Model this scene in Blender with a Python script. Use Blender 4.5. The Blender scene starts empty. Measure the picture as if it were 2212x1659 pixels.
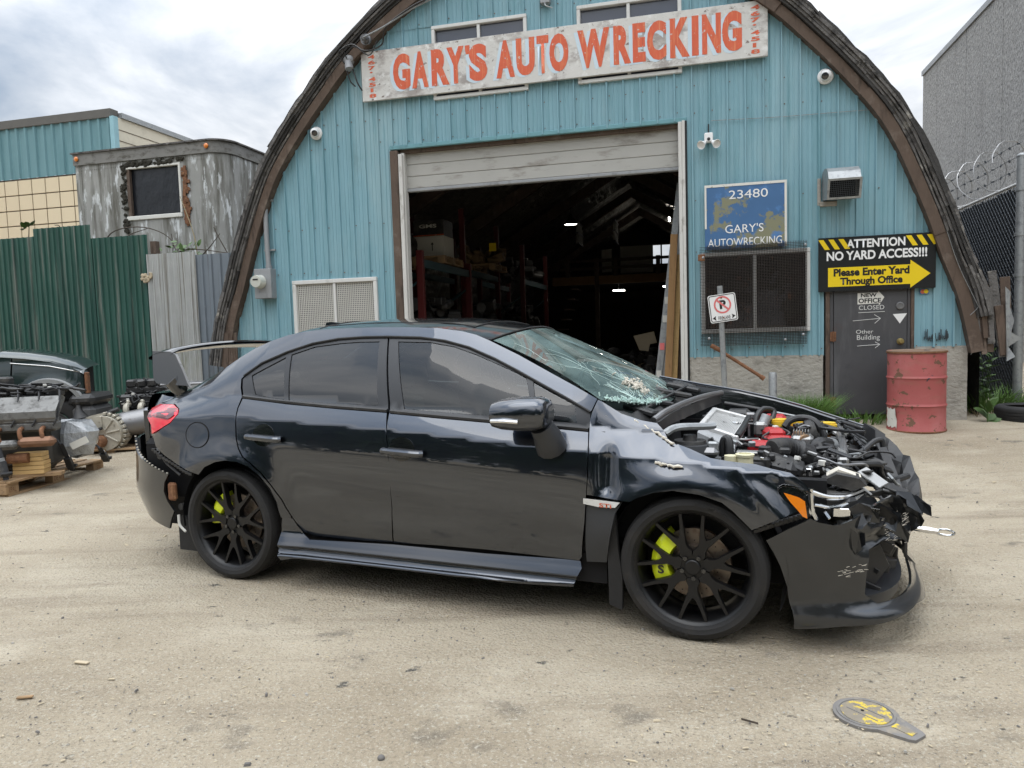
import bpy, bmesh, math, random
import numpy as np
from mathutils import Vector, Matrix
from mathutils.geometry import delaunay_2d_cdt
R = math.radians
SC = bpy.context.scene
COL = SC.collection

# ---------------------------------------------------------------- camera
cam_d = bpy.data.cameras.new('camera'); cam = bpy.data.objects.new('camera', cam_d); COL.objects.link(cam)
CAM_H, PITCH, ROLL = 1.4014, 0.07289, 0.03094
cp, sp, cr, sr = math.cos(PITCH), math.sin(PITCH), math.cos(ROLL), math.sin(ROLL)
upv = Vector((0, sp, cp)); fwd = Vector((0, cp, -sp)); rgt = Vector((1, 0, 0))
cx_ = rgt * cr - upv * sr; cy_ = rgt * sr + upv * cr
M = Matrix.Identity(4)
for i in range(3):
    M[i][0] = cx_[i]; M[i][1] = cy_[i]; M[i][2] = -fwd[i]
M[2][3] = CAM_H
cam.matrix_world = M
cam_d.sensor_width = 36; cam_d.lens = 1567.47 / 2212 * 36; cam_d.clip_start = .05; cam_d.clip_end = 3000
SC.camera = cam

# ---------------------------------------------------------------- sky, sun, exposure
SUN_EL, SUN_AZ = R(70), R(205)      # azimuth clockwise from +Y
w = bpy.data.worlds.new('World'); SC.world = w; w.use_nodes = True
nt = w.node_tree; nt.nodes.clear()
def _n(nt, t, **k):
    n = nt.nodes.new(t)
    for a, b in k.items(): setattr(n, a, b)
    return n
out = _n(nt, 'ShaderNodeOutputWorld'); bg = _n(nt, 'ShaderNodeBackground'); bg.inputs[1].default_value = 1.0
sky = _n(nt, 'ShaderNodeTexSky', sky_type='NISHITA'); sky.sun_disc = False
sky.sun_elevation = SUN_EL; sky.sun_rotation = SUN_AZ; sky.air_density = 1.2; sky.dust_density = 2.0
skys = _n(nt, 'ShaderNodeMix', data_type='RGBA', blend_type='MULTIPLY'); skys.inputs[0].default_value = 1
skys.inputs[7].default_value = (.10, .10, .10, 1)
nt.links.new(sky.outputs[0], skys.inputs[6])
tc = _n(nt, 'ShaderNodeTexCoord'); sep = _n(nt, 'ShaderNodeSeparateXYZ'); nt.links.new(tc.outputs['Generated'], sep.inputs[0])
zz = _n(nt, 'ShaderNodeMath', operation='MAXIMUM'); zz.inputs[1].default_value = 0.0; nt.links.new(sep.outputs[2], zz.inputs[0])
za = _n(nt, 'ShaderNodeMath', operation='ADD'); za.inputs[1].default_value = .22; nt.links.new(zz.outputs[0], za.inputs[0])
dx = _n(nt, 'ShaderNodeMath', operation='DIVIDE'); nt.links.new(sep.outputs[0], dx.inputs[0]); nt.links.new(za.outputs[0], dx.inputs[1])
dy = _n(nt, 'ShaderNodeMath', operation='DIVIDE'); nt.links.new(sep.outputs[1], dy.inputs[0]); nt.links.new(za.outputs[0], dy.inputs[1])
cmb = _n(nt, 'ShaderNodeCombineXYZ'); nt.links.new(dx.outputs[0], cmb.inputs[0]); nt.links.new(dy.outputs[0], cmb.inputs[1])
n1 = _n(nt, 'ShaderNodeTexNoise'); n1.inputs['Scale'].default_value = 1.75; n1.inputs['Detail'].default_value = 7; n1.inputs['Roughness'].default_value = .55; n1.inputs['Distortion'].default_value = .35
n2 = _n(nt, 'ShaderNodeTexNoise'); n2.inputs['Scale'].default_value = .55; n2.inputs['Detail'].default_value = 4
mp2 = _n(nt, 'ShaderNodeMapping'); mp2.inputs['Location'].default_value = (4.1, 9.3, 0); nt.links.new(cmb.outputs[0], mp2.inputs[0])
mp1 = _n(nt, 'ShaderNodeMapping'); mp1.inputs['Location'].default_value = (1.7, -2.45, 0); nt.links.new(cmb.outputs[0], mp1.inputs[0])
nt.links.new(mp1.outputs[0], n1.inputs['Vector']); nt.links.new(mp2.outputs[0], n2.inputs['Vector'])
cr1 = _n(nt, 'ShaderNodeValToRGB'); e = cr1.color_ramp.elements
e[0].position = .36; e[0].color = (.46, .55, .68, 1); e[1].position = .63; e[1].color = (1.22, 1.24, 1.27, 1)
m_ = cr1.color_ramp.elements.new(.5); m_.color = (.83, .88, .95, 1)
nt.links.new(n1.outputs[0], cr1.inputs[0])
cr2 = _n(nt, 'ShaderNodeValToRGB'); e = cr2.color_ramp.elements
e[0].position = .36; e[0].color = (.72, .72, .72, 1); e[1].position = .5; e[1].color = (.97, .97, .97, 1)
nt.links.new(n2.outputs[0], cr2.inputs[0])
mixs = _n(nt, 'ShaderNodeMix', data_type='RGBA')
ov = _n(nt, 'ShaderNodeMath', operation='MULTIPLY_ADD'); ov.inputs[1].default_value = 2.3; ov.inputs[2].default_value = .56; zp = _n(nt, 'ShaderNodeMath', operation='POWER'); zp.inputs[1].default_value = 1.6; nt.links.new(zz.outputs[0], zp.inputs[0]); nt.links.new(zp.outputs[0], ov.inputs[0])   # overcast: brighter overhead
cl = _n(nt, 'ShaderNodeVectorMath', operation='SCALE'); nt.links.new(cr1.outputs[0], cl.inputs[0]); nt.links.new(ov.outputs[0], cl.inputs[3])
nt.links.new(cr2.outputs[0], mixs.inputs[0]); nt.links.new(skys.outputs[2], mixs.inputs[6]); nt.links.new(cl.outputs[0], mixs.inputs[7])
nt.links.new(mixs.outputs[2], bg.inputs[0]); nt.links.new(bg.outputs[0], out.inputs[0])

sd = bpy.data.lights.new('sun', 'SUN'); sd.energy = 1.1; sd.angle = R(50); sd.color = (1, .965, .91)
so = bpy.data.objects.new('sun', sd); COL.objects.link(so)
sdir = Vector((math.sin(SUN_AZ) * math.cos(SUN_EL), math.cos(SUN_AZ) * math.cos(SUN_EL), math.sin(SUN_EL)))
so.rotation_euler = sdir.to_track_quat('Z', 'Y').to_euler(); so.location = (0, 0, 30)
vs = SC.view_settings; vs.view_transform = 'Standard'; vs.look = 'None'; vs.exposure = 0.23; vs.gamma = 1; vs.use_curve_mapping = False
SC.cycles.use_adaptive_sampling = True; SC.cycles.adaptive_threshold = .025; SC.cycles.max_bounces = 5; SC.cycles.diffuse_bounces = 2; SC.cycles.glossy_bounces = 3; SC.cycles.transparent_max_bounces = 10; SC.cycles.caustics_reflective = False; SC.cycles.caustics_refractive = False

# ---------------------------------------------------------------- materials
def principled(name):
    m = bpy.data.materials.new(name); m.use_nodes = True
    return m, m.node_tree, m.node_tree.nodes['Principled BSDF']
def C4(c): return (c[0], c[1], c[2], 1)
def lay(name, base, layers=(), rough=.6, metal=0., bump=0., bscale=(30, 30, 30), bdetail=4, coat=0., coatr=.03, spec=.5, var=.15, vscale=3., coord='Object', bvor=False, bdist=.004):
    """base colour with soft variation; each layer (colour, scale xyz, lo, hi[, rough[, detail]]) is a stain, streak or wear patch"""
    m, t, b = principled(name)
    L = t.links.new
    tcn = _n(t, 'ShaderNodeTexCoord')
    def noise(sc, detail=5, rgh=.6):
        mp = _n(t, 'ShaderNodeMapping'); mp.inputs['Scale'].default_value = sc; L(tcn.outputs[coord], mp.inputs[0])
        n = _n(t, 'ShaderNodeTexNoise'); n.inputs['Scale'].default_value = 1; n.inputs['Detail'].default_value = detail; n.inputs['Roughness'].default_value = rgh
        L(mp.outputs[0], n.inputs['Vector']); return n
    n0 = noise((vscale,) * 3, 4)
    mx = _n(t, 'ShaderNodeMix', data_type='RGBA'); L(n0.outputs[0], mx.inputs[0])
    mx.inputs[6].default_value = C4([c * (1 - var) for c in base]); mx.inputs[7].default_value = C4([min(1, c * (1 + var)) for c in base])
    cur = mx.outputs[2]; rcur = None
    for ly in layers:
        c, sc, lo, hi = ly[:4]
        rg = ly[4] if len(ly) > 4 else None; dt = ly[5] if len(ly) > 5 else 6
        n = noise(sc, dt, .65)
        mr = _n(t, 'ShaderNodeMapRange'); mr.inputs[1].default_value = lo; mr.inputs[2].default_value = hi; L(n.outputs[0], mr.inputs[0])
        mm = _n(t, 'ShaderNodeMix', data_type='RGBA'); L(mr.outputs[0], mm.inputs[0]); L(cur, mm.inputs[6]); mm.inputs[7].default_value = C4(c)
        cur = mm.outputs[2]
        if rg is not None:
            mr2 = _n(t, 'ShaderNodeMix', data_type='FLOAT'); L(mr.outputs[0], mr2.inputs[0]); mr2.inputs[3].default_value = rg
            if rcur is None: mr2.inputs[2].default_value = rough
            else: L(rcur, mr2.inputs[2])
            rcur = mr2.outputs[0]
    L(cur, b.inputs['Base Color']); b.inputs['Roughness'].default_value = rough; b.inputs['Metallic'].default_value = metal
    if rcur is not None: L(rcur, b.inputs['Roughness'])
    b.inputs['Coat Weight'].default_value = coat; b.inputs['Coat Roughness'].default_value = coatr; b.inputs['Specular IOR Level'].default_value = spec
    if bump > 0:
        n = noise(bscale, bdetail, .6)
        bp = _n(t, 'ShaderNodeBump'); bp.inputs['Strength'].default_value = bump; bp.inputs['Distance'].default_value = bdist
        L(n.outputs[0], bp.inputs['Height']); L(bp.outputs[0], b.inputs['Normal'])
    return m
def glass(name, tint, ior=1.5, rough=0.0):
    m = bpy.data.materials.new(name); m.use_nodes = True; t = m.node_tree; t.nodes.clear(); L = t.links.new
    o = _n(t, 'ShaderNodeOutputMaterial'); mix = _n(t, 'ShaderNodeMixShader'); fr = _n(t, 'ShaderNodeFresnel'); fr.inputs[0].default_value = ior
    tr = _n(t, 'ShaderNodeBsdfTransparent'); tr.inputs[0].default_value = C4(tint); gl = _n(t, 'ShaderNodeBsdfGlossy'); gl.inputs['Roughness'].default_value = rough
    L(fr.outputs[0], mix.inputs[0]); L(tr.outputs[0], mix.inputs[1]); L(gl.outputs[0], mix.inputs[2]); L(mix.outputs[0], o.inputs[0])
    return m
def dust_haze_glass(name, tint, ior, dust, amount):
    m = glass(name, tint, ior); t = m.node_tree; L = t.links.new
    o = [n for n in t.nodes if n.type == 'OUTPUT_MATERIAL'][0]; src = o.inputs[0].links[0].from_socket
    df = _n(t, 'ShaderNodeBsdfDiffuse'); df.inputs[0].default_value = C4(dust); mx = _n(t, 'ShaderNodeMixShader')  # diffuse film: dust, plus pale sky reflection put into the colour
    tcn = _n(t, 'ShaderNodeTexCoord'); n = _n(t, 'ShaderNodeTexNoise'); n.inputs['Scale'].default_value = 5; n.inputs['Detail'].default_value = 8; L(tcn.outputs['Object'], n.inputs['Vector'])
    r = _n(t, 'ShaderNodeMapRange'); r.inputs[1].default_value = .35; r.inputs[2].default_value = .75; r.inputs[3].default_value = amount * .4; r.inputs[4].default_value = amount * 1.8; L(n.outputs[0], r.inputs[0]); L(r.outputs[0], mx.inputs[0])
    L(src, mx.inputs[1]); L(df.outputs[0], mx.inputs[2]); L(mx.outputs[0], o.inputs[0]); return m
def emit(name, col, st):
    m, t, b = principled(name); b.inputs['Emission Color'].default_value = C4(col); b.inputs['Emission Strength'].default_value = st
    b.inputs['Base Color'].default_value = C4(col); return m
MT = {}
MT['paint'] = lay('car_paint', (.028, .035, .049), rough=.28, metal=1., coat=1., coatr=.012, var=.05, vscale=2, layers=[((.036, .041, .050), (2, 2, 5), .62, .85)])
_p = MT['paint'].node_tree; _b = _p.nodes['Principled BSDF']; _b.inputs['Coat IOR'].default_value = 1.8
_t = _n(_p, 'ShaderNodeTexCoord'); _k = _n(_p, 'ShaderNodeTexNoise'); _k.inputs['Scale'].default_value = 7; _k.inputs['Detail'].default_value = 8; _r = _n(_p, 'ShaderNodeMapRange')      # thin film of dust dulls the clear coat in patches
_r.inputs[1].default_value = .45; _r.inputs[2].default_value = .8; _r.inputs[3].default_value = .012; _r.inputs[4].default_value = .13; _p.links.new(_t.outputs['Object'], _k.inputs['Vector']); _p.links.new(_k.outputs[0], _r.inputs[0]); _p.links.new(_r.outputs[0], _b.inputs['Coat Roughness'])
MT['paint_dirty'] = lay('bumper_paint', (.044, .047, .052), rough=.36, metal=.9, coat=1., coatr=.05, var=.1, layers=[((.055, .052, .047), (3, 3, 7), .55, .8, .6), ((.30, .29, .27), (14, 14, 60), .735, .76, .8)])
MT['blackgloss'] = lay('gloss_black', (.008, .009, .010), rough=.08, coat=1, var=0)
MT['blackplastic'] = lay('black_plastic', (.020, .020, .021), rough=.45, var=.3, vscale=9, layers=[((.085, .08, .072), (7, 7, 7), .52, .74, .75)], bump=.12, bscale=(120, 120, 120))
MT['trim'] = lay('matte_trim', (.030, .032, .036), rough=.42, var=.08)
MT['rubber'] = lay('tyre_rubber', (.013, .0125, .0125), rough=.75, var=.2, vscale=12, layers=[((.038, .033, .028), (5, 5, 5), .55, .8, .92)], bump=.25, bscale=(60, 60, 60))
MT['rim'] = lay('satin_black_rim', (.006, .006, .0065), rough=.34, var=.1, layers=[((.022, .02, .018), (12, 12, 12), .6, .85, .6)], spec=.4)
MT['disc'] = lay('brake_disc', (.20, .165, .135), rough=.42, metal=.75, layers=[((.14, .075, .04), (18, 18, 18), .52, .7, .7)], var=.25)
MT['caliper'] = lay('caliper_yellow', (.70, .80, .02), rough=.3, coat=.5, var=.06)
MT['glass_dark'] = glass('privacy_glass', (.05, .055, .06), ior=1.9)
MT['glass_front'] = glass('tinted_glass', (.36, .43, .42), ior=1.75)
MT['glass_ws'] = dust_haze_glass('windshield_glass', (.55, .74, .69), 1.9, (.46, .61, .57), .17)  # greenish film paints in reflected-sky haze along with the dust
MT['glass_win'] = glass('window_glass', (.25, .27, .30))
MT['pane_dark'] = lay('sky_tinted_pane', (.055, .062, .085), rough=.12, coat=1, coatr=.05, var=.15, vscale=2)  # bluish base colour stands in for sky reflected in the panes
MT['guard'] = lay('dark_guard_wire', (.032, .025, .021), rough=.7, metal=.2, var=.4, vscale=6, layers=[((.10, .05, .03), (9, 9, 9), .6, .75)])
MT['crack'] = lay('crack_edges', (.52, .68, .63), rough=.3, var=.1)
MT['red_lens'] = lay('red_lens', (.80, .016, .035), rough=.06, coat=1, var=.12, vscale=18, layers=[((.16, .004, .008), (3, 3, 16), .56, .60)])
MT['red_dark'] = lay('dark_red_lens', (.10, .006, .010), rough=.06, coat=1, var=.1)
MT['amber'] = lay('amber_lens', (.72, .20, .012), rough=.10, coat=1, var=.15, vscale=25)
MT['silver_badge'] = lay('silver_badge', (.55, .54, .51), rough=.45, var=.1, vscale=60)
MT['chrome'] = lay('chrome', (.72, .73, .74), rough=.12, metal=1, var=.05)
MT['clear'] = glass('clear_lens', (.85, .87, .88), ior=1.5)
MT['alu'] = lay('bare_aluminium', (.30, .30, .295), rough=.48, metal=.85, var=.15, vscale=15, layers=[((.16, .14, .12), (14, 14, 14), .55, .78, .7)], bump=.15, bscale=(90, 90, 90))
MT['engine_alu'] = lay('dull_cast_cover', (.185, .185, .18), rough=.55, metal=.7, var=.25, vscale=9, layers=[((.08, .075, .07), (11, 11, 11), .50, .70, .75), ((.28, .28, .275), (16, 16, 16), .60, .75)], bump=.3, bscale=(50, 50, 50))
MT['alu_core'] = lay('core_fins', (.52, .52, .51), rough=.55, metal=.0, var=.2, vscale=160, bump=.5, bscale=(260, 60, 260))
MT['alu_frame'] = lay('bright_alloy', (.66, .66, .65), rough=.5, metal=.25, var=.12, vscale=14, layers=[((.26, .25, .24), (12, 12, 12), .58, .75)])
MT['steel'] = lay('dull_steel', (.22, .22, .225), rough=.45, metal=.8, var=.2, vscale=10, layers=[((.13, .09, .06), (20, 20, 20), .6, .8, .8)])
MT['rust'] = lay('rusty_steel', (.17, .075, .035), rough=.85, var=.35, vscale=14, layers=[((.30, .16, .08), (25, 25, 25), .52, .7), ((.06, .035, .025), (9, 9, 9), .55, .75)], bump=.5, bscale=(60, 60, 60))
MT['hose'] = lay('rubber_hose', (.016, .016, .017), rough=.42, var=.2, layers=[((.08, .075, .07), (15, 15, 15), .62, .85, .7)])
MT['engine_red'] = lay('red_crackle', (.42, .018, .022), rough=.45, var=.15, vscale=20, bump=.4, bscale=(200, 200, 200))
MT['cream'] = lay('cream_plastic', (.66, .62, .42), rough=.45, var=.1)
MT['yellow_cap'] = lay('yellow_cap', (.72, .48, .04), rough=.4, var=.1)
MT['brown_res'] = lay('amber_reservoir', (.34, .17, .05), rough=.35, var=.2)
MT['white_primer'] = lay('torn_filler', (.62, .58, .50), rough=.9, var=.2, vscale=20, bump=.5, bscale=(70, 70, 70))
MT['dark'] = lay('dark_inner', (.010, .010, .011), rough=.7, var=.3, spec=.2)
MT['cabin'] = lay('cabin_cloth', (.035, .035, .037), rough=.8, var=.15)
MT['cabin_l'] = lay('cabin_light', (.20, .205, .205), rough=.75, var=.1)

MT['siding'] = lay('teal_siding', (.205, .372, .432), rough=.55, var=.12, vscale=1.2, layers=[((.30, .44, .475), (.9, .9, .35), .50, .75), ((.125, .215, .225), (1.6, 1.6, .5), .57, .76), ((.135, .29, .335), (9, 9, .45), .50, .72), ((.28, .48, .54), (5, 5, .35), .60, .85), ((.10, .12, .10), (3.5, 3.5, 1.1), .66, .82), ((.20, .13, .08), (30, 30, 12), .73, .78)], bump=.10, bscale=(10, 10, 2))
MT['siding_patch'] = lay('teal_siding_flat', (.14, .31, .35), rough=.55, var=.12, layers=[((.09, .2, .22), (4, 4, .6), .5, .75)])
MT['oldwood'] = lay('brown_weathered_wood', (.100, .070, .052), rough=.85, var=.35, vscale=4, layers=[((.19, .15, .12), (5, 5, 5), .55, .75), ((.045, .03, .022), (16, 16, 3), .55, .7)], bump=.6, bscale=(30, 30, 6), bdist=.01)
MT['greywood'] = lay('grey_roof_edge', (.125, .118, .112), rough=.9, var=.5, vscale=7, layers=[((.36, .34, .30), (6, 6, 6), .58, .72), ((.030, .028, .026), (9, 9, 9), .50, .66)], bump=.8, bscale=(24, 24, 24), bdist=.02)
MT['roofing'] = lay('black_roofing', (.040, .038, .036), rough=.9, var=.4, vscale=5, layers=[((.14, .13, .12), (12, 12, 12), .58, .75)], bump=.7, bscale=(30, 30, 30), bdist=.015)
MT['concrete'] = lay('old_concrete', (.36, .34, .30), rough=.92, var=.22, vscale=2.5, layers=[((.22, .205, .18), (4, 4, 4), .52, .72), ((.12, .11, .10), (7, 7, 16), .63, .78), ((.46, .44, .40), (11, 11, 11), .60, .75)], bump=.9, bscale=(16, 16, 24), bdist=.02)
MT['whiteframe'] = lay('white_aluminium', (.62, .62, .60), rough=.45, var=.1, layers=[((.36, .35, .32), (9, 9, 3), .58, .8)])
MT['whitejamb'] = lay('white_track', (.58, .57, .54), rough=.55, var=.12, layers=[((.30, .28, .25), (14, 14, 5), .56, .75)])
MT['curtain'] = lay('roller_curtain', (.39, .385, .36), rough=.6, var=.08, layers=[((.19, .17, .145), (2, 2, 7), .55, .75)])
MT['galv'] = lay('galvanised', (.34, .355, .36), rough=.5, metal=.55, var=.22, vscale=9, layers=[((.24, .25, .26), (20, 20, 20), .5, .65)])
MT['doorgrey'] = lay('dark_steel_door', (.060, .060, .064), rough=.55, var=.3, vscale=2.2, layers=[((.13, .13, .135), (6, 6, .8), .55, .8), ((.085, .040, .036), (1.6, 1.6, 1.6), .60, .75), ((.025, .026, .034), (2.4, 2.4, 2.4), .58, .8)], bump=.1, bscale=(40, 40, 40))
MT['drum'] = lay('red_drum', (.37, .092, .088), rough=.6, var=.12, vscale=3, layers=[((.44, .155, .15), (2.5, 2.5, 2.5), .48, .75), ((.30, .12, .09), (3, 3, 9), .55, .75), ((.15, .08, .05), (7, 7, 9), .595, .615, .85), ((.05, .045, .06), (9, 9, 7), .68, .69, .7)], bump=.15, bscale=(20, 20, 20))
MT['drumtop'] = lay('drum_top', (.24, .17, .12), rough=.8, var=.3, layers=[((.42, .11, .09), (9, 9, 9), .56, .62)])
MT['white'] = lay('white_paint', (.80, .80, .79), rough=.45, var=.03)
MT['whitepaper'] = lay('peeling_white', (.68, .67, .62), rough=.8, var=.1, layers=[((.30, .28, .24), (25, 25, 25), .64, .68)])
MT['black'] = lay('black_print', (.010, .010, .011), rough=.4, var=0)
MT['sign_black'] = lay('black_sign_panel', (.012, .013, .014), rough=.3, var=.1)
MT['yellow'] = lay('yellow_print', (.80, .58, .012), rough=.35, var=.03)
MT['signwhite'] = lay('weathered_white_sign', (.60, .59, .56), rough=.6, var=.1, layers=[((.33, .30, .28), (2.2, 2.2, 4), .50, .62), ((.72, .72, .70), (9, 9, 9), .55, .66), ((.17, .13, .11), (11, 11, 14), .62, .66), ((.12, .09, .075), (30, 30, 30), .66, .70)])
MT['signred'] = lay('faded_orange_red', (.62, .11, .045), rough=.6, var=.15, vscale=9, layers=[((.70, .25, .11), (45, 45, 3), .52, .72), ((.44, .07, .035), (30, 30, 2), .60, .75), ((.56, .50, .45), (26, 26, 26), .63, .67)])
MT['signblue'] = lay('pale_blue_shadow', (.55, .66, .74), rough=.6, var=.1)
MT['bluesign'] = lay('blue_sign', (.05, .135, .29), rough=.55, var=.15, layers=[((.21, .21, .13), (2.3, 2.3, 2.3), .52, .55), ((.07, .19, .42), (4, 4, 4), .58, .66), ((.55, .56, .54), (16, 16, 16), .735, .75)])
MT['chalk'] = lay('chalk', (.62, .62, .60), rough=.9, var=.15)
MT['signpink'] = lay('faded_red_print', (.70, .17, .17), rough=.45, var=.08)
MT['meterglass'] = lay('meter_face', (.55, .56, .50), rough=.15, coat=1, var=.1)
MT['fence_green'] = lay('green_corrugated', (.022, .082, .062), rough=.5, var=.25, vscale=2, layers=[((.17, .185, .16), (9, 9, .35), .52, .66), ((.010, .042, .034), (7, 7, .4), .50, .7), ((.24, .24, .15), (5, 5, .5), .70, .8)])
MT['fence_silver'] = lay('silver_corrugated', (.44, .45, .44), rough=.5, metal=.25, var=.2, layers=[((.19, .175, .145), (26, 26, .4), .52, .64), ((.28, .29, .20), (4, 4, .7), .56, .74), ((.50, .51, .50), (30, 30, .5), .58, .68)])
MT['fence_blue'] = lay('bluegrey_corrugated', (.19, .22, .25), rough=.5, metal=.3, var=.2, layers=[((.10, .11, .12), (18, 18, .5), .54, .74), ((.34, .36, .38), (26, 26, 9), .64, .74)])
MT['trailer'] = lay('weathered_trailer', (.32, .32, .30), rough=.7, metal=.1, var=.3, vscale=1.5, layers=[((.12, .115, .095), (6, 6, .6), .44, .62), ((.62, .64, .64), (8, 8, 1.8), .55, .63), ((.10, .09, .065), (2.4, 2.4, .6), .60, .80), ((.26, .27, .16), (3, 3, .7), .68, .8)])
MT['moss'] = lay('dark_moss', (.030, .027, .018), rough=.95, var=.5, vscale=25, bump=1, bscale=(60, 60, 60), bdist=.02)
MT['blackfilm'] = lay('black_plastic_sheet', (.012, .014, .018), rough=.28, var=.2, bump=.6, bscale=(5, 5, 3), bdist=.03)
MT['farteal'] = lay('far_teal_siding', (.125, .245, .27), rough=.5, var=.08, layers=[((.07, .17, .19), (3, 3, .2), .5, .75)])
MT['fartile'] = lay('beige_tile', (.60, .50, .345), rough=.6, var=.06, vscale=.5, layers=[((.50, .40, .26), (2, 2, 2), .6, .8)])
MT['farcream'] = lay('cream_wall', (.60, .555, .45), rough=.8, var=.08, vscale=.5, layers=[((.44, .40, .32), (.8, .8, .5), .58, .75)])
MT['grout'] = lay('brown_grout', (.10, .07, .05), rough=.9, var=.1)
MT['concwall'] = lay('rough_concrete_wall', (.33, .325, .315), rough=.95, var=.3, vscale=3, layers=[((.15, .148, .145), (22, 22, 11), .50, .60), ((.48, .475, .46), (24, 24, 12), .55, .64), ((.20, .195, .19), (.9, .9, .12), .56, .75)], bump=1, bscale=(14, 14, 8), bdist=.05)
MT['slat'] = lay('black_privacy_slat', (.014, .018, .025), rough=.5, var=.2)
MT['wire'] = lay('fence_wire', (.075, .085, .095), rough=.45, metal=.4, var=.2)
MT['razor'] = lay('razor_wire', (.45, .45, .45), rough=.4, metal=.7, var=.15)
MT['palletwood'] = lay('pallet_wood', (.33, .215, .115), rough=.85, var=.25, vscale=5, layers=[((.21, .155, .105), (3, 3, 3), .52, .72), ((.13, .085, .05), (4, 40, 40), .57, .72)], bump=.4, bscale=(5, 50, 50))
MT['newwood'] = lay('yellow_board', (.56, .37, .16), rough=.8, var=.15, vscale=6, layers=[((.40, .24, .09), (6, 60, 60), .55, .75)])
MT['brown_ply'] = lay('brown_board', (.27, .155, .065), rough=.8, var=.2, layers=[((.16, .09, .04), (30, 30, 3), .55, .75)])
MT['truckpaint'] = lay('dark_green_paint', (.010, .022, .022), rough=.3, metal=.3, coat=1, coatr=.06, var=.1, layers=[((.045, .05, .045), (2, 2, 4), .58, .85)])
MT['flare'] = lay('silver_flare', (.24, .245, .245), rough=.5, metal=.5, var=.08)
MT['film'] = lay('plastic_wrap', (.36, .375, .39), rough=.16, coat=.6, var=.25, vscale=8, bump=1, bscale=(14, 14, 9), bdist=.03)
MT['oldalu'] = lay('cast_aluminium', (.46, .43, .36), rough=.55, metal=.4, var=.2, vscale=9, layers=[((.20, .17, .13), (12, 12, 12), .55, .72)], bump=.3, bscale=(60, 60, 60))
MT['copper'] = lay('burnt_shield', (.22, .12, .075), rough=.55, metal=.5, var=.3, vscale=20, bump=.6, bscale=(50, 50, 50))
MT['strap'] = lay('black_strap', (.022, .023, .027), rough=.7, var=.2)
MT['greencover'] = lay('cover_cast', (.205, .195, .185), rough=.7, metal=.2, var=.25, vscale=14, layers=[((.30, .265, .21), (9, 9, 9), .50, .66)])
MT['coverlid'] = lay('painted_lid', (.235, .205, .16), rough=.85, var=.2, vscale=20, layers=[((.60, .45, .06), (13, 13, 13), .52, .56), ((.20, .17, .13), (60, 60, 60), .58, .66)], bump=.3, bscale=(80, 80, 80))
MT['coveryellow'] = lay('worn_yellow', (.56, .43, .09), rough=.8, var=.2, vscale=15)
MT['leaf'] = lay('green_leaf', (.065, .125, .030), rough=.55, var=.35, vscale=6)
MT['leaf_d'] = lay('dark_leaf', (.035, .075, .022), rough=.6, var=.4, vscale=.8)
MT['grass'] = lay('grass_blade', (.095, .19, .035), rough=.6, var=.35, vscale=12)
MT['drygrass'] = lay('dry_stem', (.30, .25, .15), rough=.8, var=.3)
MT['bark'] = lay('bark', (.07, .055, .042), rough=.9, var=.4)
MT['chip'] = lay('wood_chip', (.48, .40, .28), rough=.9, var=.3, vscale=3)
MT['pebble'] = lay('pebble', (.16, .15, .14), rough=.8, var=.6, vscale=4)
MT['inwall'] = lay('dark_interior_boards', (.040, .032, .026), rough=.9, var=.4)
MT['foil'] = lay('crinkled_foil', (.30, .29, .27), rough=.32, metal=.8, var=.5, vscale=6, bump=1, bscale=(6, 2.2, 6), bdist=.12)
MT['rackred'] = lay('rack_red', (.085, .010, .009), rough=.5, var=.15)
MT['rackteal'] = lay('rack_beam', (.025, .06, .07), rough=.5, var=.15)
MT['cardwhite'] = lay('white_carton', (.55, .54, .50), rough=.8, var=.06)
MT['cardbrown'] = lay('brown_carton', (.24, .16, .09), rough=.85, var=.15)
MT['clutter'] = lay('dark_metal_parts', (.06, .058, .055), rough=.5, metal=.5, var=.5, vscale=7)
MT['limegreen'] = lay('lime_tag', (.12, .75, .03), rough=.5, var=.02)
MT['lit'] = emit('lit_lamp', (1, .95, .85), 22)
MT['ped'] = lay('grey_paint', (.30, .31, .32), rough=.5, metal=.2, var=.15, layers=[((.16, .16, .16), (9, 9, 4), .56, .75)])

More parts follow.
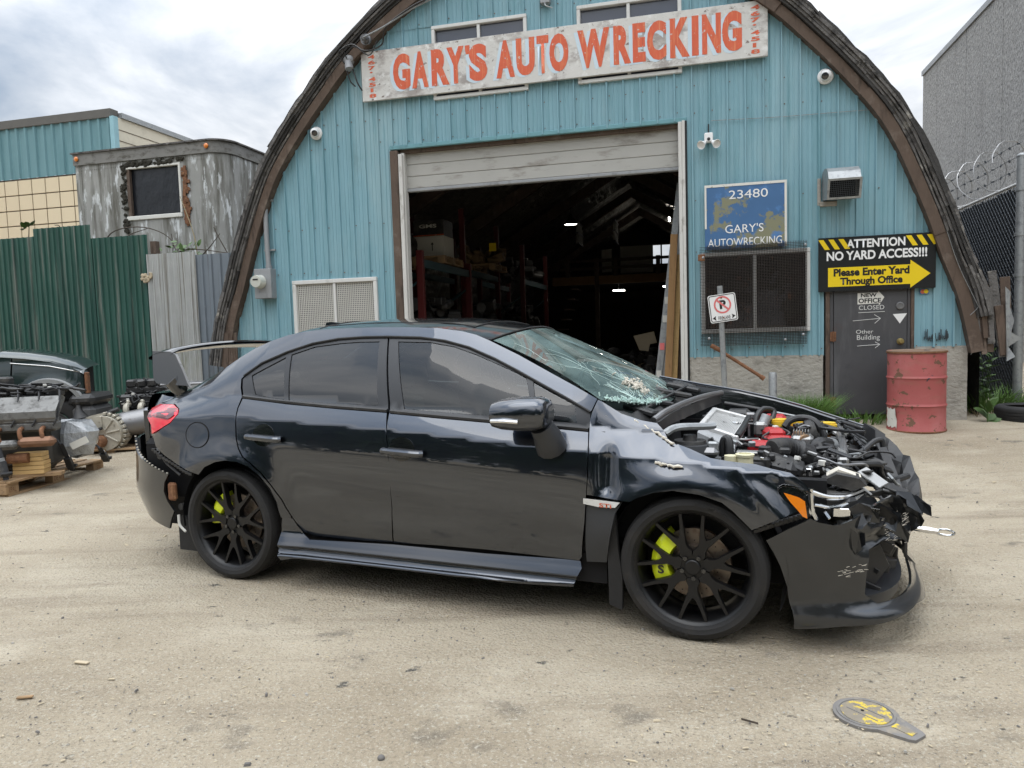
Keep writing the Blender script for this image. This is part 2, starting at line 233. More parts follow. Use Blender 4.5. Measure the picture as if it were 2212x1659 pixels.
# ground: worn, dusty asphalt yard
def ground_mat():
    m, t, b = principled('dusty_yard_ground'); L = t.links.new
    tcn = _n(t, 'ShaderNodeTexCoord')
    def noise(sc, det, loc=(0, 0, 0), rg=.6, rot=0):
        mp = _n(t, 'ShaderNodeMapping'); mp.inputs['Scale'].default_value = sc; mp.inputs['Location'].default_value = loc; mp.inputs['Rotation'].default_value = (0, 0, rot); L(tcn.outputs['Object'], mp.inputs[0])
        n = _n(t, 'ShaderNodeTexNoise'); n.inputs['Scale'].default_value = 1; n.inputs['Detail'].default_value = det; n.inputs['Roughness'].default_value = rg; L(mp.outputs[0], n.inputs['Vector']); return n.outputs[0]
    def rng(s, lo, hi):
        r = _n(t, 'ShaderNodeMapRange'); r.inputs[1].default_value = lo; r.inputs[2].default_value = hi; L(s, r.inputs[0]); return r.outputs[0]
    def mix(f, a, c):
        x = _n(t, 'ShaderNodeMix', data_type='RGBA'); L(f, x.inputs[0])
        for i, v in ((6, a), (7, c)):
            if isinstance(v, tuple): x.inputs[i].default_value = C4(v)
            else: L(v, x.inputs[i])
        return x.outputs[2]
    c = mix(rng(noise((.32, .5, 1), 6, (0, 3, 0)), .36, .64), (.315, .262, .188), (.45, .388, .292))
    c = mix(rng(noise((.9, 1.3, 1), 7, (1, 8, 0), .65), .50, .70), c, (.49, .43, .332))            # pale dust drifts
    c = mix(rng(noise((.5, 3.4, 1), 6, (3, 1, 0), .62, .35), .53, .68), c, (.305, .255, .187))       # drag and tyre streaks
    c = mix(rng(noise((.35, 2.4, 1), 6, (13, 4, 0), .62, -.25), .57, .70), c, (.29, .242, .178))
    c = mix(rng(noise((1.7, 2.2, 1), 6, (7, 7, 0)), .62, .74), c, (.130, .116, .096))                # oil patches
    c = mix(rng(noise((6, 9, 1), 4, (2, 5, 0)), .66, .71), c, (.085, .078, .067))                    # drips
    c = mix(rng(noise((62, 62, 62), 4, (1, 1, 0)), .55, .72), c, (.48, .44, .36))                  # pale aggregate
    c = mix(rng(noise((85, 85, 85), 3, (9, 2, 0)), .58, .74), c, (.16, .14, .11))                 # dark aggregate
    c = mix(rng(noise((170, 170, 170), 2, (5, 2, 0)), .60, .74), c, (.56, .52, .43))
    L(c, b.inputs['Base Color']); b.inputs['Roughness'].default_value = .9; b.inputs['Specular IOR Level'].default_value = .25
    vo = _n(t, 'ShaderNodeTexVoronoi'); vo.inputs['Scale'].default_value = 70; L(tcn.outputs['Object'], vo.inputs['Vector'])
    bp = _n(t, 'ShaderNodeBump'); bp.inputs['Strength'].default_value = .9; bp.inputs['Distance'].default_value = .008; L(vo.outputs['Distance'], bp.inputs['Height'])
    bp2 = _n(t, 'ShaderNodeBump'); bp2.inputs['Strength'].default_value = .8; bp2.inputs['Distance'].default_value = .03; L(noise((14, 14, 14), 7, rg=.7), bp2.inputs['Height']); L(bp.outputs[0], bp2.inputs['Normal'])
    L(bp2.outputs[0], b.inputs['Normal'])
    return m
MT['ground'] = ground_mat()

# ---------------------------------------------------------------- mesh helpers
class MB:
    def __init__(s): s.v = []; s.f = []
    def add(s, v, f):
        o = len(s.v); s.v += [tuple(p) for p in v]; s.f += [tuple(i + o for i in q) for q in f]; return s
    def box(s, c, d, b=0., rot=None):
        hx, hy, hz = d[0] / 2, d[1] / 2, d[2] / 2; V = []; F = []
        if b <= 0:
            V = [(x, y, z) for z in (-hz, hz) for y in (-hy, hy) for x in (-hx, hx)]
            F = [(0, 2, 3, 1), (4, 5, 7, 6), (0, 1, 5, 4), (2, 6, 7, 3), (0, 4, 6, 2), (1, 3, 7, 5)]
        else:
            b = min(b, hx * .9, hy * .9, hz * .9); idx = {}
            for sx in (-1, 1):
                for sy in (-1, 1):
                    for sz in (-1, 1):
                        for a in range(3):
                            p = [sx * (hx - b), sy * (hy - b), sz * (hz - b)]; p[a] = (sx * hx, sy * hy, sz * hz)[a]
                            idx[sx, sy, sz, a] = len(V); V.append(tuple(p))
            for a in range(3):
                for sg in (-1, 1):
                    o = [i for i in range(3) if i != a]; q = []
                    for s1, s2 in ((-1, -1), (1, -1), (1, 1), (-1, 1)):
                        k = [0, 0, 0]; k[a] = sg; k[o[0]] = s1; k[o[1]] = s2; q.append(idx[k[0], k[1], k[2], a])
                    F.append(tuple(q))
            for a in range(3):
                o = [i for i in range(3) if i != a]
                for s1 in (-1, 1):
                    for s2 in (-1, 1):
                        q = []
                        for sa, ax in ((-1, o[0]), (1, o[0]), (1, o[1]), (-1, o[1])):
                            k = [0, 0, 0]; k[a] = sa; k[o[0]] = s1; k[o[1]] = s2; q.append(idx[k[0], k[1], k[2], ax])
                        F.append(tuple(q))
            for sx in (-1, 1):
                for sy in (-1, 1):
                    for sz in (-1, 1): F.append(tuple(idx[sx, sy, sz, a] for a in range(3)))
        if rot is not None: V = [tuple(rot @ Vector(p)) for p in V]
        return s.add([(p[0] + c[0], p[1] + c[1], p[2] + c[2]) for p in V], F)
    def bx(s, x0, x1, y0, y1, z0, z1, b=0.): return s.box(((x0 + x1) / 2, (y0 + y1) / 2, (z0 + z1) / 2), (abs(x1 - x0), abs(y1 - y0), abs(z1 - z0)), b)
    def tube(s, pts, r, n=8, cap=True):
        P = [Vector(p) for p in pts]; rr = r if isinstance(r, (list, tuple)) else [r] * len(P)
        V = []; F = []; up = None
        for i, p in enumerate(P):
            t = (P[min(i + 1, len(P) - 1)] - P[max(i - 1, 0)])
            t = t.normalized() if t.length > 1e-9 else Vector((0, 0, 1))
            if up is None:
                up = Vector((0, 0, 1)) if abs(t.z) < .9 else Vector((1, 0, 0))
            a = (up - t * up.dot(t))
            a = a.normalized() if a.length > 1e-6 else t.orthogonal().normalized()
            up = a; b = t.cross(a)
            for k in range(n):
                an = 2 * math.pi * k / n; V.append(tuple(p + (a * math.cos(an) + b * math.sin(an)) * rr[i]))
        for i in range(len(P) - 1):
            for k in range(n):
                k2 = (k + 1) % n; F.append((i * n + k, i * n + k2, (i + 1) * n + k2, (i + 1) * n + k))
        if cap: F.append(tuple(range(n - 1, -1, -1))); F.append(tuple((len(P) - 1) * n + k for k in range(n)))
        return s.add(V, F)
    def cyl(s, a, b, r, n=16, r2=None): return s.tube([a, b], [r, r if r2 is None else r2], n)
    def lathe(s, prof, n=32, M=None, close=False):
        """prof: (radius, axial) pairs about local Z, then matrix M"""
        V = []; F = []; m = len(prof)
        for k in range(n):
            an = 2 * math.pi * k / n
            for r_, z_ in prof: V.append((r_ * math.cos(an), r_ * math.sin(an), z_))
        for k in range(n):
            k2 = (k + 1) % n
            for i in range(m if close else m - 1):
                j = (i + 1) % m; F.append((k * m + i, k2 * m + i, k2 * m + j, k * m + j))
        if M is not None: V = [tuple(M @ Vector(p)) for p in V]
        return s.add(V, F)
    def prism(s, poly, h0, h1, fn):
        """2-D outline extruded between h0 and h1; fn(a, b, h) -> xyz"""
        n = len(poly); V = [fn(a, b, h0) for a, b in poly] + [fn(a, b, h1) for a, b in poly]
        F = [tuple(range(n - 1, -1, -1)), tuple(range(n, 2 * n))] + [(i, (i + 1) % n, n + (i + 1) % n, n + i) for i in range(n)]
        return s.add(V, F)
    def sph(s, c, r, n=12, m=8, sc=(1, 1, 1)):
        prof = [(r * math.sin(math.pi * i / m), -r * math.cos(math.pi * i / m)) for i in range(m + 1)]
        return s.lathe(prof, n, Matrix.Translation(c) @ Matrix.Diagonal((sc[0], sc[1], sc[2], 1)))
    def build(s, name, mat, parent=None, smooth=35, sub=0):
        me = bpy.data.meshes.new(name); me.from_pydata(s.v, [], s.f)
        bm = bmesh.new(); bm.from_mesh(me); bmesh.ops.remove_doubles(bm, verts=bm.verts, dist=1e-6); bmesh.ops.recalc_face_normals(bm, faces=bm.faces); bm.to_mesh(me); bm.free()
        return link(name, me, mat, parent, smooth)
def link(name, me, mat, parent=None, smooth=35):
    if mat is not None: me.materials.append(MT[mat] if isinstance(mat, str) else mat)
    if smooth:
        me.shade_smooth(); me.set_sharp_from_angle(angle=R(smooth))
    o = bpy.data.objects.new(name, me); COL.objects.link(o)
    if parent is not None: o.parent = parent
    if name in SMALL: o['kind'] = 'stuff'
    return o
SMALL = {'crack_lines', 'torn_filler', 'glass_crumbs', 'torn_patch', 'scrape_fibres', 'grille_shards', 'bumper_clips', 'bumper_bracket', 'parts_heap', 'moss_clumps', 'rust_patch', 'splintered_wood', 'tread_lugs', 'tread_blocks', 'disc_holes', 'leaves', 'scrawled_line', 'black_paint_smear'}      # crumbs too small to pick apart
def empty(name, loc=(0, 0, 0), rz=0, parent=None):
    o = bpy.data.objects.new(name, None); COL.objects.link(o); o.location = loc; o.rotation_euler = (0, 0, rz); o.empty_display_size = .1
    if parent is not None: o.parent = parent
    return o
def tag(o, label, cat, group=None, kind=None):
    o['label'] = label; o['category'] = cat
    if group: o['group'] = group
    if kind: o['kind'] = kind
    return o
def thing(name, label, cat, loc=(0, 0, 0), rz=0, group=None): return tag(empty(name, loc, rz), label, cat, group)
def dup(o, parent=None):
    c = o.copy(); COL.objects.link(c)
    if parent is not None: c.parent = parent
    for ch in list(o.children): dup(ch, c)
    return c
def spline(pts, n=8):
    P = [Vector(p) for p in pts]; Q = [P[0] * 2 - P[1]] + P + [P[-1] * 2 - P[-2]]; o = []
    for i in range(1, len(Q) - 2):
        for k in range(n):
            t = k / n; a, b, c, d = Q[i - 1:i + 3]
            o.append(.5 * ((2 * b) + (c - a) * t + (2 * a - 5 * b + 4 * c - d) * t * t + (3 * b - a - 3 * c + d) * t ** 3))
    o.append(P[-1]); return o
def txt(s, parent, mat, box, dpt, name='lettering', bold=.0, fn=None, ext=.002, spacing=1.):
    """flat lettering fitted into box (x0, x1, z0, z1); faces -Y at depth dpt"""
    cu = bpy.data.curves.new(name, 'FONT'); cu.body = s; cu.size = 1; cu.offset = bold; cu.resolution_u = 4; cu.space_character = spacing; cu.align_x = 'LEFT'
    ob = bpy.data.objects.new(name, cu); me = bpy.data.meshes.new_from_object(ob)
    bpy.data.objects.remove(ob); n = len(me.vertices); co = np.empty(n * 3); me.vertices.foreach_get('co', co); co = co.reshape(-1, 3)
    a = co[:, :2].min(0); b = co[:, :2].max(0); d = np.maximum(b - a, 1e-6)
    u = box[0] + (co[:, 0] - a[0]) / d[0] * (box[1] - box[0]); v = box[2] + (co[:, 1] - a[1]) / d[1] * (box[3] - box[2])
    q = np.c_[u, np.full(n, dpt), v]
    if fn is not None: q = np.array([fn(*p) for p in q])
    me.vertices.foreach_set('co', q.ravel()); me.materials.clear()
    return link(name, me, mat, parent, 0)
def inpoly(x, y, P):
    c = False; j = len(P) - 1
    for i in range(len(P)):
        if (P[i][1] > y) != (P[j][1] > y) and x < (P[j][0] - P[i][0]) * (y - P[i][1]) / (P[j][1] - P[i][1]) + P[i][0]: c = not c
        j = i
    return c
def smoothpoly(P, res):
    out = []
    for i in range(len(P)):
        a, b = P[i], P[(i + 1) % len(P)]; L = math.hypot(b[0] - a[0], b[1] - a[1]); k = max(1, int(L / res))
        for t in range(k): out.append((a[0] + (b[0] - a[0]) * t / k, a[1] + (b[1] - a[1]) * t / k))
    return out
def panel(name, poly, fn, mat, parent, holes=(), res=.035, lip=.014, mirror=False, gres=None, smoothn=True):
    """sheet cut to a 2-D outline, laid on the surface fn(s, t) -> xyz, with a turned-in edge"""
    gres = gres or res; loops = [smoothpoly(poly, res)] + [smoothpoly(h, res) for h in holes]
    pts = []; edges = []
    for lp in loops:
        o = len(pts); pts += lp; edges += [(o + i, o + (i + 1) % len(lp)) for i in range(len(lp))]
    nb = len(pts); xs = [p[0] for p in poly]; ys = [p[1] for p in poly]
    bl = np.array(pts)
    gx = np.arange(min(xs) + gres / 2, max(xs), gres); gy = np.arange(min(ys) + gres / 2, max(ys), gres)
    for i, y in enumerate(gy):
        for x in gx:
            x2 = x + (gres / 2 if i % 2 else 0)
            if inpoly(x2, y, loops[0]) and not any(inpoly(x2, y, h) for h in loops[1:]) and ((bl[:, 0] - x2) ** 2 + (bl[:, 1] - y) ** 2).min() > (gres * .45) ** 2: pts.append((x2, y))
    r = delaunay_2d_cdt([Vector(p) for p in pts], edges, [], 1, 1e-6)
    vv, tri = r[0], r[2]
    keep = []
    for f in tri:
        x = sum(vv[i].x for i in f) / len(f); y = sum(vv[i].y for i in f) / len(f)
        if inpoly(x, y, loops[0]) and not any(inpoly(x, y, h) for h in loops[1:]): keep.append(tuple(f))
    s = np.array([v.x for v in vv]); t = np.array([v.y for v in vv]); e = 2e-3
    P = np.stack(fn(s, t), 1); Nn = np.cross(np.stack(fn(s + e, t), 1) - np.stack(fn(s - e, t), 1), np.stack(fn(s, t + e), 1) - np.stack(fn(s, t - e), 1))
    Nn /= np.maximum(np.linalg.norm(Nn, axis=1, keepdims=True), 1e-9)
    cen = P.mean(0)
    if (Nn[:, 1] * np.sign(cen[1] if abs(cen[1]) > .05 else 1)).mean() < 0: Nn = -Nn
    cnt = {}
    F = []
    for f in keep:
        a, b, c = P[f[0]], P[f[1]], P[f[2]]
        if np.dot(np.cross(b - a, c - a), Nn[f[0]]) < 0: f = f[::-1]
        F.append(tuple(f))
        for i in range(len(f)):
            k = (f[i], f[(i + 1) % len(f)]); cnt[k] = 1
    bd = [k for k in cnt if (k[1], k[0]) not in cnt]
    n0 = len(P); V = list(map(tuple, P)); ln = []
    for f in F: ln += [tuple(Nn[i]) for i in f]
    if lip > 0:
        m1 = {}; m2 = {}
        for a, b in bd:
            for i in (a, b):
                if i not in m1:
                    m1[i] = len(V); V.append(tuple(P[i])); m2[i] = len(V); V.append(tuple(P[i] - Nn[i] * lip))
            q = (m1[b], m1[a], m2[a], m2[b]); F.append(q)
            A = np.array(V[q[0]]); fnm = np.cross(np.array(V[q[1]]) - A, np.array(V[q[2]]) - A); fnm = fnm / max(np.linalg.norm(fnm), 1e-9); ln += [tuple(fnm)] * 4
    if mirror:
        V = [(x, -y, z) for x, y, z in V]; ln2 = []; F2 = []; k = 0
        for f in F:
            F2.append(f[::-1]); ln2 += [(a, -b, c) for a, b, c in ln[k:k + len(f)]][::-1]; k += len(f)
        F, ln = F2, ln2
    me = bpy.data.meshes.new(name); me.from_pydata([(x, -y, z) for x, y, z in V] if True else V, [], [f[::-1] for f in F])
    ln3 = []; k = 0
    for f in F: ln3 += [(a, -b, c) for a, b, c in ln[k:k + len(f)]][::-1]; k += len(f)
    me.shade_smooth()
    if smoothn: me.normals_split_custom_set([Vector(q) for q in ln3])
    me.materials.append(MT[mat]); o = bpy.data.objects.new(name, me); COL.objects.link(o); o.parent = parent
    return o
# ================================================================ ground
FA = 0.241244; F0 = Vector((4.24384, 8.45121, 0)); FU = Vector((math.cos(FA), -math.sin(FA), 0)); FN = Vector((-math.sin(FA), -math.cos(FA), 0))
def fw(u, d, z): return F0 + FU * u - FN * d + Vector((0, 0, z))     # facade frame (along, into building, up) -> world
def gz(x, y):
    q = (Vector((x, y, 0)) - F0).dot(FN)
    t = min(max(1 - q / 3.4, 0), 1); return .235 * (t * t * (3 - 2 * t) * .35 + t * .65)
def axis(lim, fine, step):
    a = list(np.arange(fine[0], fine[1], step)); lo = fine[0]; s = step
    while lo > lim[0]: s *= 1.5; lo -= s; a.insert(0, lo)
    hi = a[-1]; s = step
    while hi < lim[1]: s *= 1.5; hi += s; a.append(hi)
    return a
gx_ = axis((-400, 400), (-9, 9), .25); gy_ = axis((-400, 400), (1, 13), .25)
V = [(x, y, gz(x, y) + .006 * math.sin(x * 2.3 + 1.1 * math.sin(y * 1.7)) * math.sin(y * 1.9)) for y in gy_ for x in gx_]; nx = len(gx_)
F = [(j * nx + i, j * nx + i + 1, (j + 1) * nx + i + 1, (j + 1) * nx + i) for j in range(len(gy_) - 1) for i in range(nx - 1)]
g = MB().add(V, F).build('ground', 'ground', None, 180); g['kind'] = 'structure'

# ================================================================ arched shed
UC = -3.77
HW = [(4.74, .15), (4.74, 1.0), (4.61, 1.6), (4.43, 2.1), (4.22, 2.7), (3.88, 3.5), (3.50, 4.05), (3.02, 4.6), (2.55, 5.06), (1.75, 5.63), (0.9, 5.98), (0, 6.12)]
def hw_at(z): return np.interp(z, [p[1] for p in HW], [p[0] for p in HW])
def arch(u): return float(np.interp(abs(u - UC), [p[0] for p in HW[::-1]][:-1], [p[1] for p in HW[::-1]][:-1]))
barn = thing('arched_shed', 'teal corrugated arched workshop with open garage doorway and brown timber arch', 'building', F0, -FA)
# siding sheets: profile of ribs, cut round the openings
HOLES = [(-5.93, -2.13, 0, 3.86), (-5.27, -4.05, 4.44, 5.33), (-3.38, -2.17, 4.44, 5.33), (-7.45, -6.23, 1.22, 2.17), (-1.93, -.74, 1.31, 2.25), (-.56, .40, 0, 2.33)]
def bottom(u): return 1.07 if u > .38 else (1.0 if u > -2.2 else .98)
def sheet(u0, u1, z0, z1, off):
    prof = []; u = math.floor(u0 / .2032) * .2032 - .02
    while u < u1:
        prof += [(u, 0), (u + .006, .027), (u + .022, .027), (u + .028, 0), (u + .085, 0), (u + .090, .006), (u + .098, .006), (u + .103, 0), (u + .135, 0), (u + .140, .006), (u + .148, .006), (u + .153, 0)]
        u += .2032
    def dep(x):
        return float(np.interp(x, [p[0] for p in prof], [p[1] for p in prof]))
    xs = {round(u0, 4), round(u1, 4)} | {round(p[0], 4) for p in prof if u0 < p[0] < u1}
    for h in HOLES:
        for q in h[:2]:
            if u0 < q < u1: xs.add(round(q, 4))
    xs = sorted(xs); m = MB()
    for a, b in zip(xs, xs[1:]):
        mid = (a + b) / 2; iv = [(max(z0, bottom(mid)), z1)]
        for h in HOLES:
            if h[0] < mid < h[1]:
                nv = []
                for lo, hi in iv:
                    if h[3] <= lo or h[2] >= hi: nv.append((lo, hi))
                    else:
                        if h[2] > lo: nv.append((lo, h[2]))
                        if h[3] < hi: nv.append((h[3], hi))
                iv = nv
        for lo, hi in iv:
            ha, hb = min(hi, arch(a) + .03), min(hi, arch(b) + .03)
            if ha <= lo and hb <= lo: continue
            ha = max(ha, lo + .001); hb = max(hb, lo + .001)
            m.add([(a, -dep(a) - off, lo), (b, -dep(b) - off, lo), (b, -dep(b) - off, hb), (a, -dep(a) - off, ha)], [(0, 1, 2, 3)])
    if m.v: m.build('siding_sheet', 'siding', barn, 20)
random.seed(3)
us = np.arange(-8.54, 1.0, .8128)
for i, u in enumerate(us):
    u1 = min(u + .8128 + .012, .965)
    if u1 - u < .1: continue
    lvl = [0, 2.225, 5.36, 7] if u < -5.9 else ([0, 5.40, 7] if u > -2.9 else [0, 5.38, 7])
    for k, (a, b) in enumerate(zip(lvl, lvl[1:])): sheet(u, u1, a, b + (.03 if k < len(lvl) - 2 else 0) - (.03 if k else 0) * 0, .003 * (i % 2) + (.007 if k % 2 == 0 else .0))
# screws along the girts
m = MB()
for zrow in (1.1, 2.27, 2.9, 3.95, 4.25, 5.42):
    for k in range(48):
        u = -8.55 + .2032 * k + .04
        if u > .95 or zrow > arch(u) - .1 or zrow < bottom(u) or any(h[0] < u < h[1] and h[2] < zrow < h[3] for h in HOLES) or random.random() < .12: continue
        zz_ = zrow + random.uniform(-.02, .02); m.cyl((u, -.004, zz_), (u, -.016, zz_), .0065, 6)
o = m.build('siding_screws', 'rust', barn); o['kind'] = 'stuff'
# dark holes / backing wall behind siding (inner skin), with openings
def inner_wall():
    m = MB(); xs = sorted({-8.5, .95} | {h[i] for h in HOLES for i in (0, 1)} | set(np.arange(-8.4, .95, .3)))
    for a, b in zip(xs, xs[1:]):
        mid = (a + b) / 2; iv = [(.2, 9)]
        for h in HOLES:
            if h[0] < mid < h[1]:
                nv = []
                for lo, hi in iv:
                    if h[3] <= lo or h[2] >= hi: nv.append((lo, hi)); continue
                    if h[2] > lo: nv.append((lo, h[2]))
                    if h[3] < hi: nv.append((h[3], hi))
                iv = nv
        for lo, hi in iv:
            ha, hb = min(hi, arch(a)), min(hi, arch(b))
            if min(ha, hb) <= lo: continue
            m.add([(a, .05, lo), (b, .05, lo), (b, .05, hb), (a, .05, ha), (a, .14, lo), (b, .14, lo), (b, .14, hb), (a, .14, ha)], [(0, 1, 2, 3), (7, 6, 5, 4), (0, 4, 5, 1), (3, 2, 6, 7), (0, 3, 7, 4), (1, 5, 6, 2)])
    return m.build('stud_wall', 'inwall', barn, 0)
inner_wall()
# concrete footing
def footing(u0, u1, z1):
    m = MB(); n = max(2, int((u1 - u0) / .12)); rows = 7; V = []; F = []
    for j in range(rows + 1):
        for i in range(n + 1):
            V.append((u0 + (u1 - u0) * i / n, -.015 + random.uniform(-.008, .008) - .02 * (j < 2), .05 + (z1 - .05) * j / rows))
    for j in range(rows):
        for i in range(n): F.append((j * (n + 1) + i, j * (n + 1) + i + 1, (j + 1) * (n + 1) + i + 1, (j + 1) * (n + 1) + i))
    m.add(V, F); m.bx(u0, u1, 0, .2, .05, z1 - .005)
    return m.build('concrete_footing', 'concrete', barn, 40)
footing(-2.12, -.57, 1.01); footing(.40, .955, 1.08); footing(-8.5, -5.95, .99)
# timber arch and roof edge, in pieces along the curve
CRV = []
pp = spline([(p[0], 0, p[1]) for p in HW[1:-1]] + [(0, 0, 6.12)], 5)
CRV = [(p.x, p.z) for p in pp]
def offs(i, r, sg):
    a = CRV[max(i - 1, 0)]; b = CRV[min(i + 1, len(CRV) - 1)]
    tx, tz = b[0] - a[0], b[1] - a[1]; L = math.hypot(tx, tz) or 1
    nx_, nz_ = tz / L, -tx / L
    if i == len(CRV) - 1: nx_, nz_ = 0, 1
    return UC + sg * (CRV[i][0] + nx_ * r), CRV[i][1] + nz_ * r
def band(name, mat, sg, i0, i1, r0, r1, d0, d1, jit=0., parent=barn):
    V = []; F = []
    for i in range(i0, i1 + 1):
        j = random.uniform(-jit, jit)
        for r_, d_ in ((r0, d0), (r1 + j, d0 + j * .5), (r1 + j, d1), (r0, d1)):
            a, b = offs(i, r_, sg); V.append((a, d_, b))
    n = i1 - i0
    for i in range(n):
        for k in range(4): F.append((i * 4 + k, i * 4 + (k + 1) % 4, (i + 1) * 4 + (k + 1) % 4, (i + 1) * 4 + k))
    F += [(0, 1, 2, 3), (n * 4 + 3, n * 4 + 2, n * 4 + 1, n * 4)]
    return MB().add(V, F).build(name, mat, parent, 30)
nC = len(CRV) - 1
random.seed(11)
for sg in (-1, 1):
    cuts = [0, 9, 20, 31, nC] if sg < 0 else [0, 12, 24, 34, nC]
    for a, b in zip(cuts, cuts[1:]):
        band('arch_board', 'oldwood', sg, a, b, -.015, .105 + random.uniform(-.01, .01), -.135 + random.uniform(-.01, .01), .0)
    for lay_, (r0, r1, dd) in enumerate(((.108, .138, -.155), (.140, .168, -.175), (.170, .200, -.195), (.202, .232, -.215), (.234, .262, -.20))):
        i = 0
        while i < nC:
            k = min(nC, i + random.randint(4, 9)); lo = i if not (sg > 0 and i == 0) else 3
            if lo < k: band('roof_edge_board', random.choice(['greywood', 'greywood', 'greywood', 'roofing']) if lay_ in (0, 1, 2) else random.choice(['roofing', 'greywood']), sg, lo, k, r0, r1, dd + random.uniform(-.012, .012), .4, .017)
            i = k
# roof skin running back, and inner lining
V = []; F = []
prof = [offs(i, .262, 1) for i in range(nC + 1)] + [offs(i, .262, -1) for i in range(nC, -1, -1)]
prof = [(prof[0][0], .1)] + prof + [(prof[-1][0], .1)]
for d in (.42, 22): V += [(a, d, b) for a, b in prof]
n = len(prof); F = [(i, i + 1, n + i + 1, n + i) for i in range(n - 1)]
MB().add(V, F).build('roof_skin', 'roofing', barn, 40)
V = []; prof = [(UC + 4.6, .1), (UC + 4.5, 1.8), (UC + 3.6, 3.6), (UC, 5.75), (UC - 3.6, 3.6), (UC - 4.5, 1.8), (UC - 4.6, .1)]
random.seed(5)
ds = np.arange(.3, 21.5, .35)
for d in ds:
    for a, b in prof: V.append((a + random.uniform(-.06, .06), d, b + random.uniform(-.09, .05)))
n = len(prof); F = [(j * n + i, j * n + i + 1, (j + 1) * n + i + 1, (j + 1) * n + i) for j in range(len(ds) - 1) for i in range(n - 1)]
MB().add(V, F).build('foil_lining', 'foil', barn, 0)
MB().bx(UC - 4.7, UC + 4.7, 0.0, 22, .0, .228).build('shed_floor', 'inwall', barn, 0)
# back wall with a real window opening
m = MB(); W = (-3.68, -2.67, 3.92, 4.72)
m.bx(UC - 4.7, W[0], 21.2, 21.4, 0, 6); m.bx(W[1], UC + 4.7, 21.2, 21.4, 0, 6); m.bx(W[0], W[1], 21.2, 21.4, 0, W[2]); m.bx(W[0], W[1], 21.2, 21.4, W[3], 6)
m.build('back_wall', 'inwall', barn, 0)
MB().bx(-3.2, -3.14, 21.15, 21.25, W[2], W[3]).build('window_mullion', 'inwall', barn, 0)
# rafters
for d in (3.2, 6.6, 10., 13.6, 17.4):
    for sg in (-1, 1):
        a = Vector((UC, d, 5.5)); b = Vector((UC + sg * 3.5, d, 3.45)); v = (b - a).normalized()
        m = MB(); q = Matrix((v, Vector((0, 1, 0)), v.cross(Vector((0, 1, 0))))).transposed()
        m.box((a + b) / 2, ((b - a).length + .1, .14, .24), 0, q); m.bx(b.x - .09, b.x + .09, d - .07, d + .07, .2, 3.5)
        m.build('rafter', 'oldwood', barn, 0)
# doorway trim
m = MB(); m.bx(-5.935, -5.825, -.05, .16, .2, 3.83, .008); m.build('door_jamb', 'oldwood', barn)
m = MB(); m.bx(-5.82, -5.765, -.045, .04, .2, 3.78, .006); m.bx(-5.795, -5.75, .0, .12, .2, 3.8, .004); m.build('door_track', 'whitejamb', barn)
m = MB(); m.bx(-2.205, -2.16, -.045, .05, .2, 3.85, .006); m.bx(-2.16, -2.125, -.05, .02, .2, 3.86, .004); m.build('door_track', 'whitejamb', barn)
m = MB(); m.bx(-2.125, -2.10, -.035, .1, .2, 3.86, .004); m.build('door_jamb', 'black', barn)
m = MB(); m.bx(-5.94, -2.1, -.03, .02, 3.845, 3.90, .006); m.build('door_header', 'siding_patch', barn)
m = MB(); m.bx(-5.82, -2.16, .03, .18, 3.80, 3.85); m.build('door_lintel', 'oldwood', barn)
for k, (a, b) in enumerate(((3.345, 3.50), (3.503, 3.655), (3.658, 3.82))):
    m = MB(); V = []; F = []
    for i, (dd, z) in enumerate(((.092, a), (.085, a + .006), (.085, b - .006), (.092, b))):
        V += [(-5.76, dd, z), (-2.20, dd, z)]
    F = [(i * 2, i * 2 + 1, i * 2 + 3, i * 2 + 2) for i in range(3)]
    m.add(V, F); m.bx(-5.76, -2.20, .102, .14, a, b)
    m.build('roller_slat', 'curtain', barn, 20)
MB().bx(-5.76, -2.20, .075, .15, 3.30, 3.343, .008).build('roller_bottom_bar', 'ped', barn)
# windows
def window(u0, u1, z0, z1, name, gm, mid=None, fr=.045, dep=.05, sash=False):
    f = MB(); f.bx(u0, u1, -dep, .05, z1 - fr, z1, .006); f.bx(u0, u1, -dep, .05, z0, z0 + fr, .006); f.bx(u0, u0 + fr, -dep + .002, .05, z0 + fr, z1 - fr, .006); f.bx(u1 - fr, u1, -dep + .002, .05, z0 + fr, z1 - fr, .006)
    w_ = f.build(name, 'whiteframe', barn)
    mid = mid or (u0 + u1) / 2
    MB().bx(mid - .02, mid + .02, -dep + .01, .04, z0 + fr, z1 - fr, .004).build('mullion', 'whiteframe', w_)
    for a, b, dd in ((u0 + fr, mid - .02, .012), (mid + .02, u1 - fr, .0)):
        MB().bx(a, b, dd, dd + .006, z0 + fr, z1 - fr).build('pane', gm, w_, 0)
    return w_
window(-5.29, -4.03, 4.42, 5.35, 'upper_window', 'pane_dark'); window(-3.40, -2.145, 4.42, 5.355, 'upper_window', 'pane_dark')
wl = window(-7.47, -6.20, 1.20, 2.19, 'window', 'clear', fr=.055)
m = MB(); 
for k in range(44):
    u = -7.41 + k * .0268; m.bx(u - .0055, u + .0055, -.022, -.016, 1.26, 2.135)
for k in range(33):
    z = 1.265 + k * .0268; m.bx(-7.415, -6.255, -.0155, -.0095, z - .0055, z + .0055)
m.build('wire_screen', 'cardwhite', wl, 0)
m = MB(); random.seed(4)
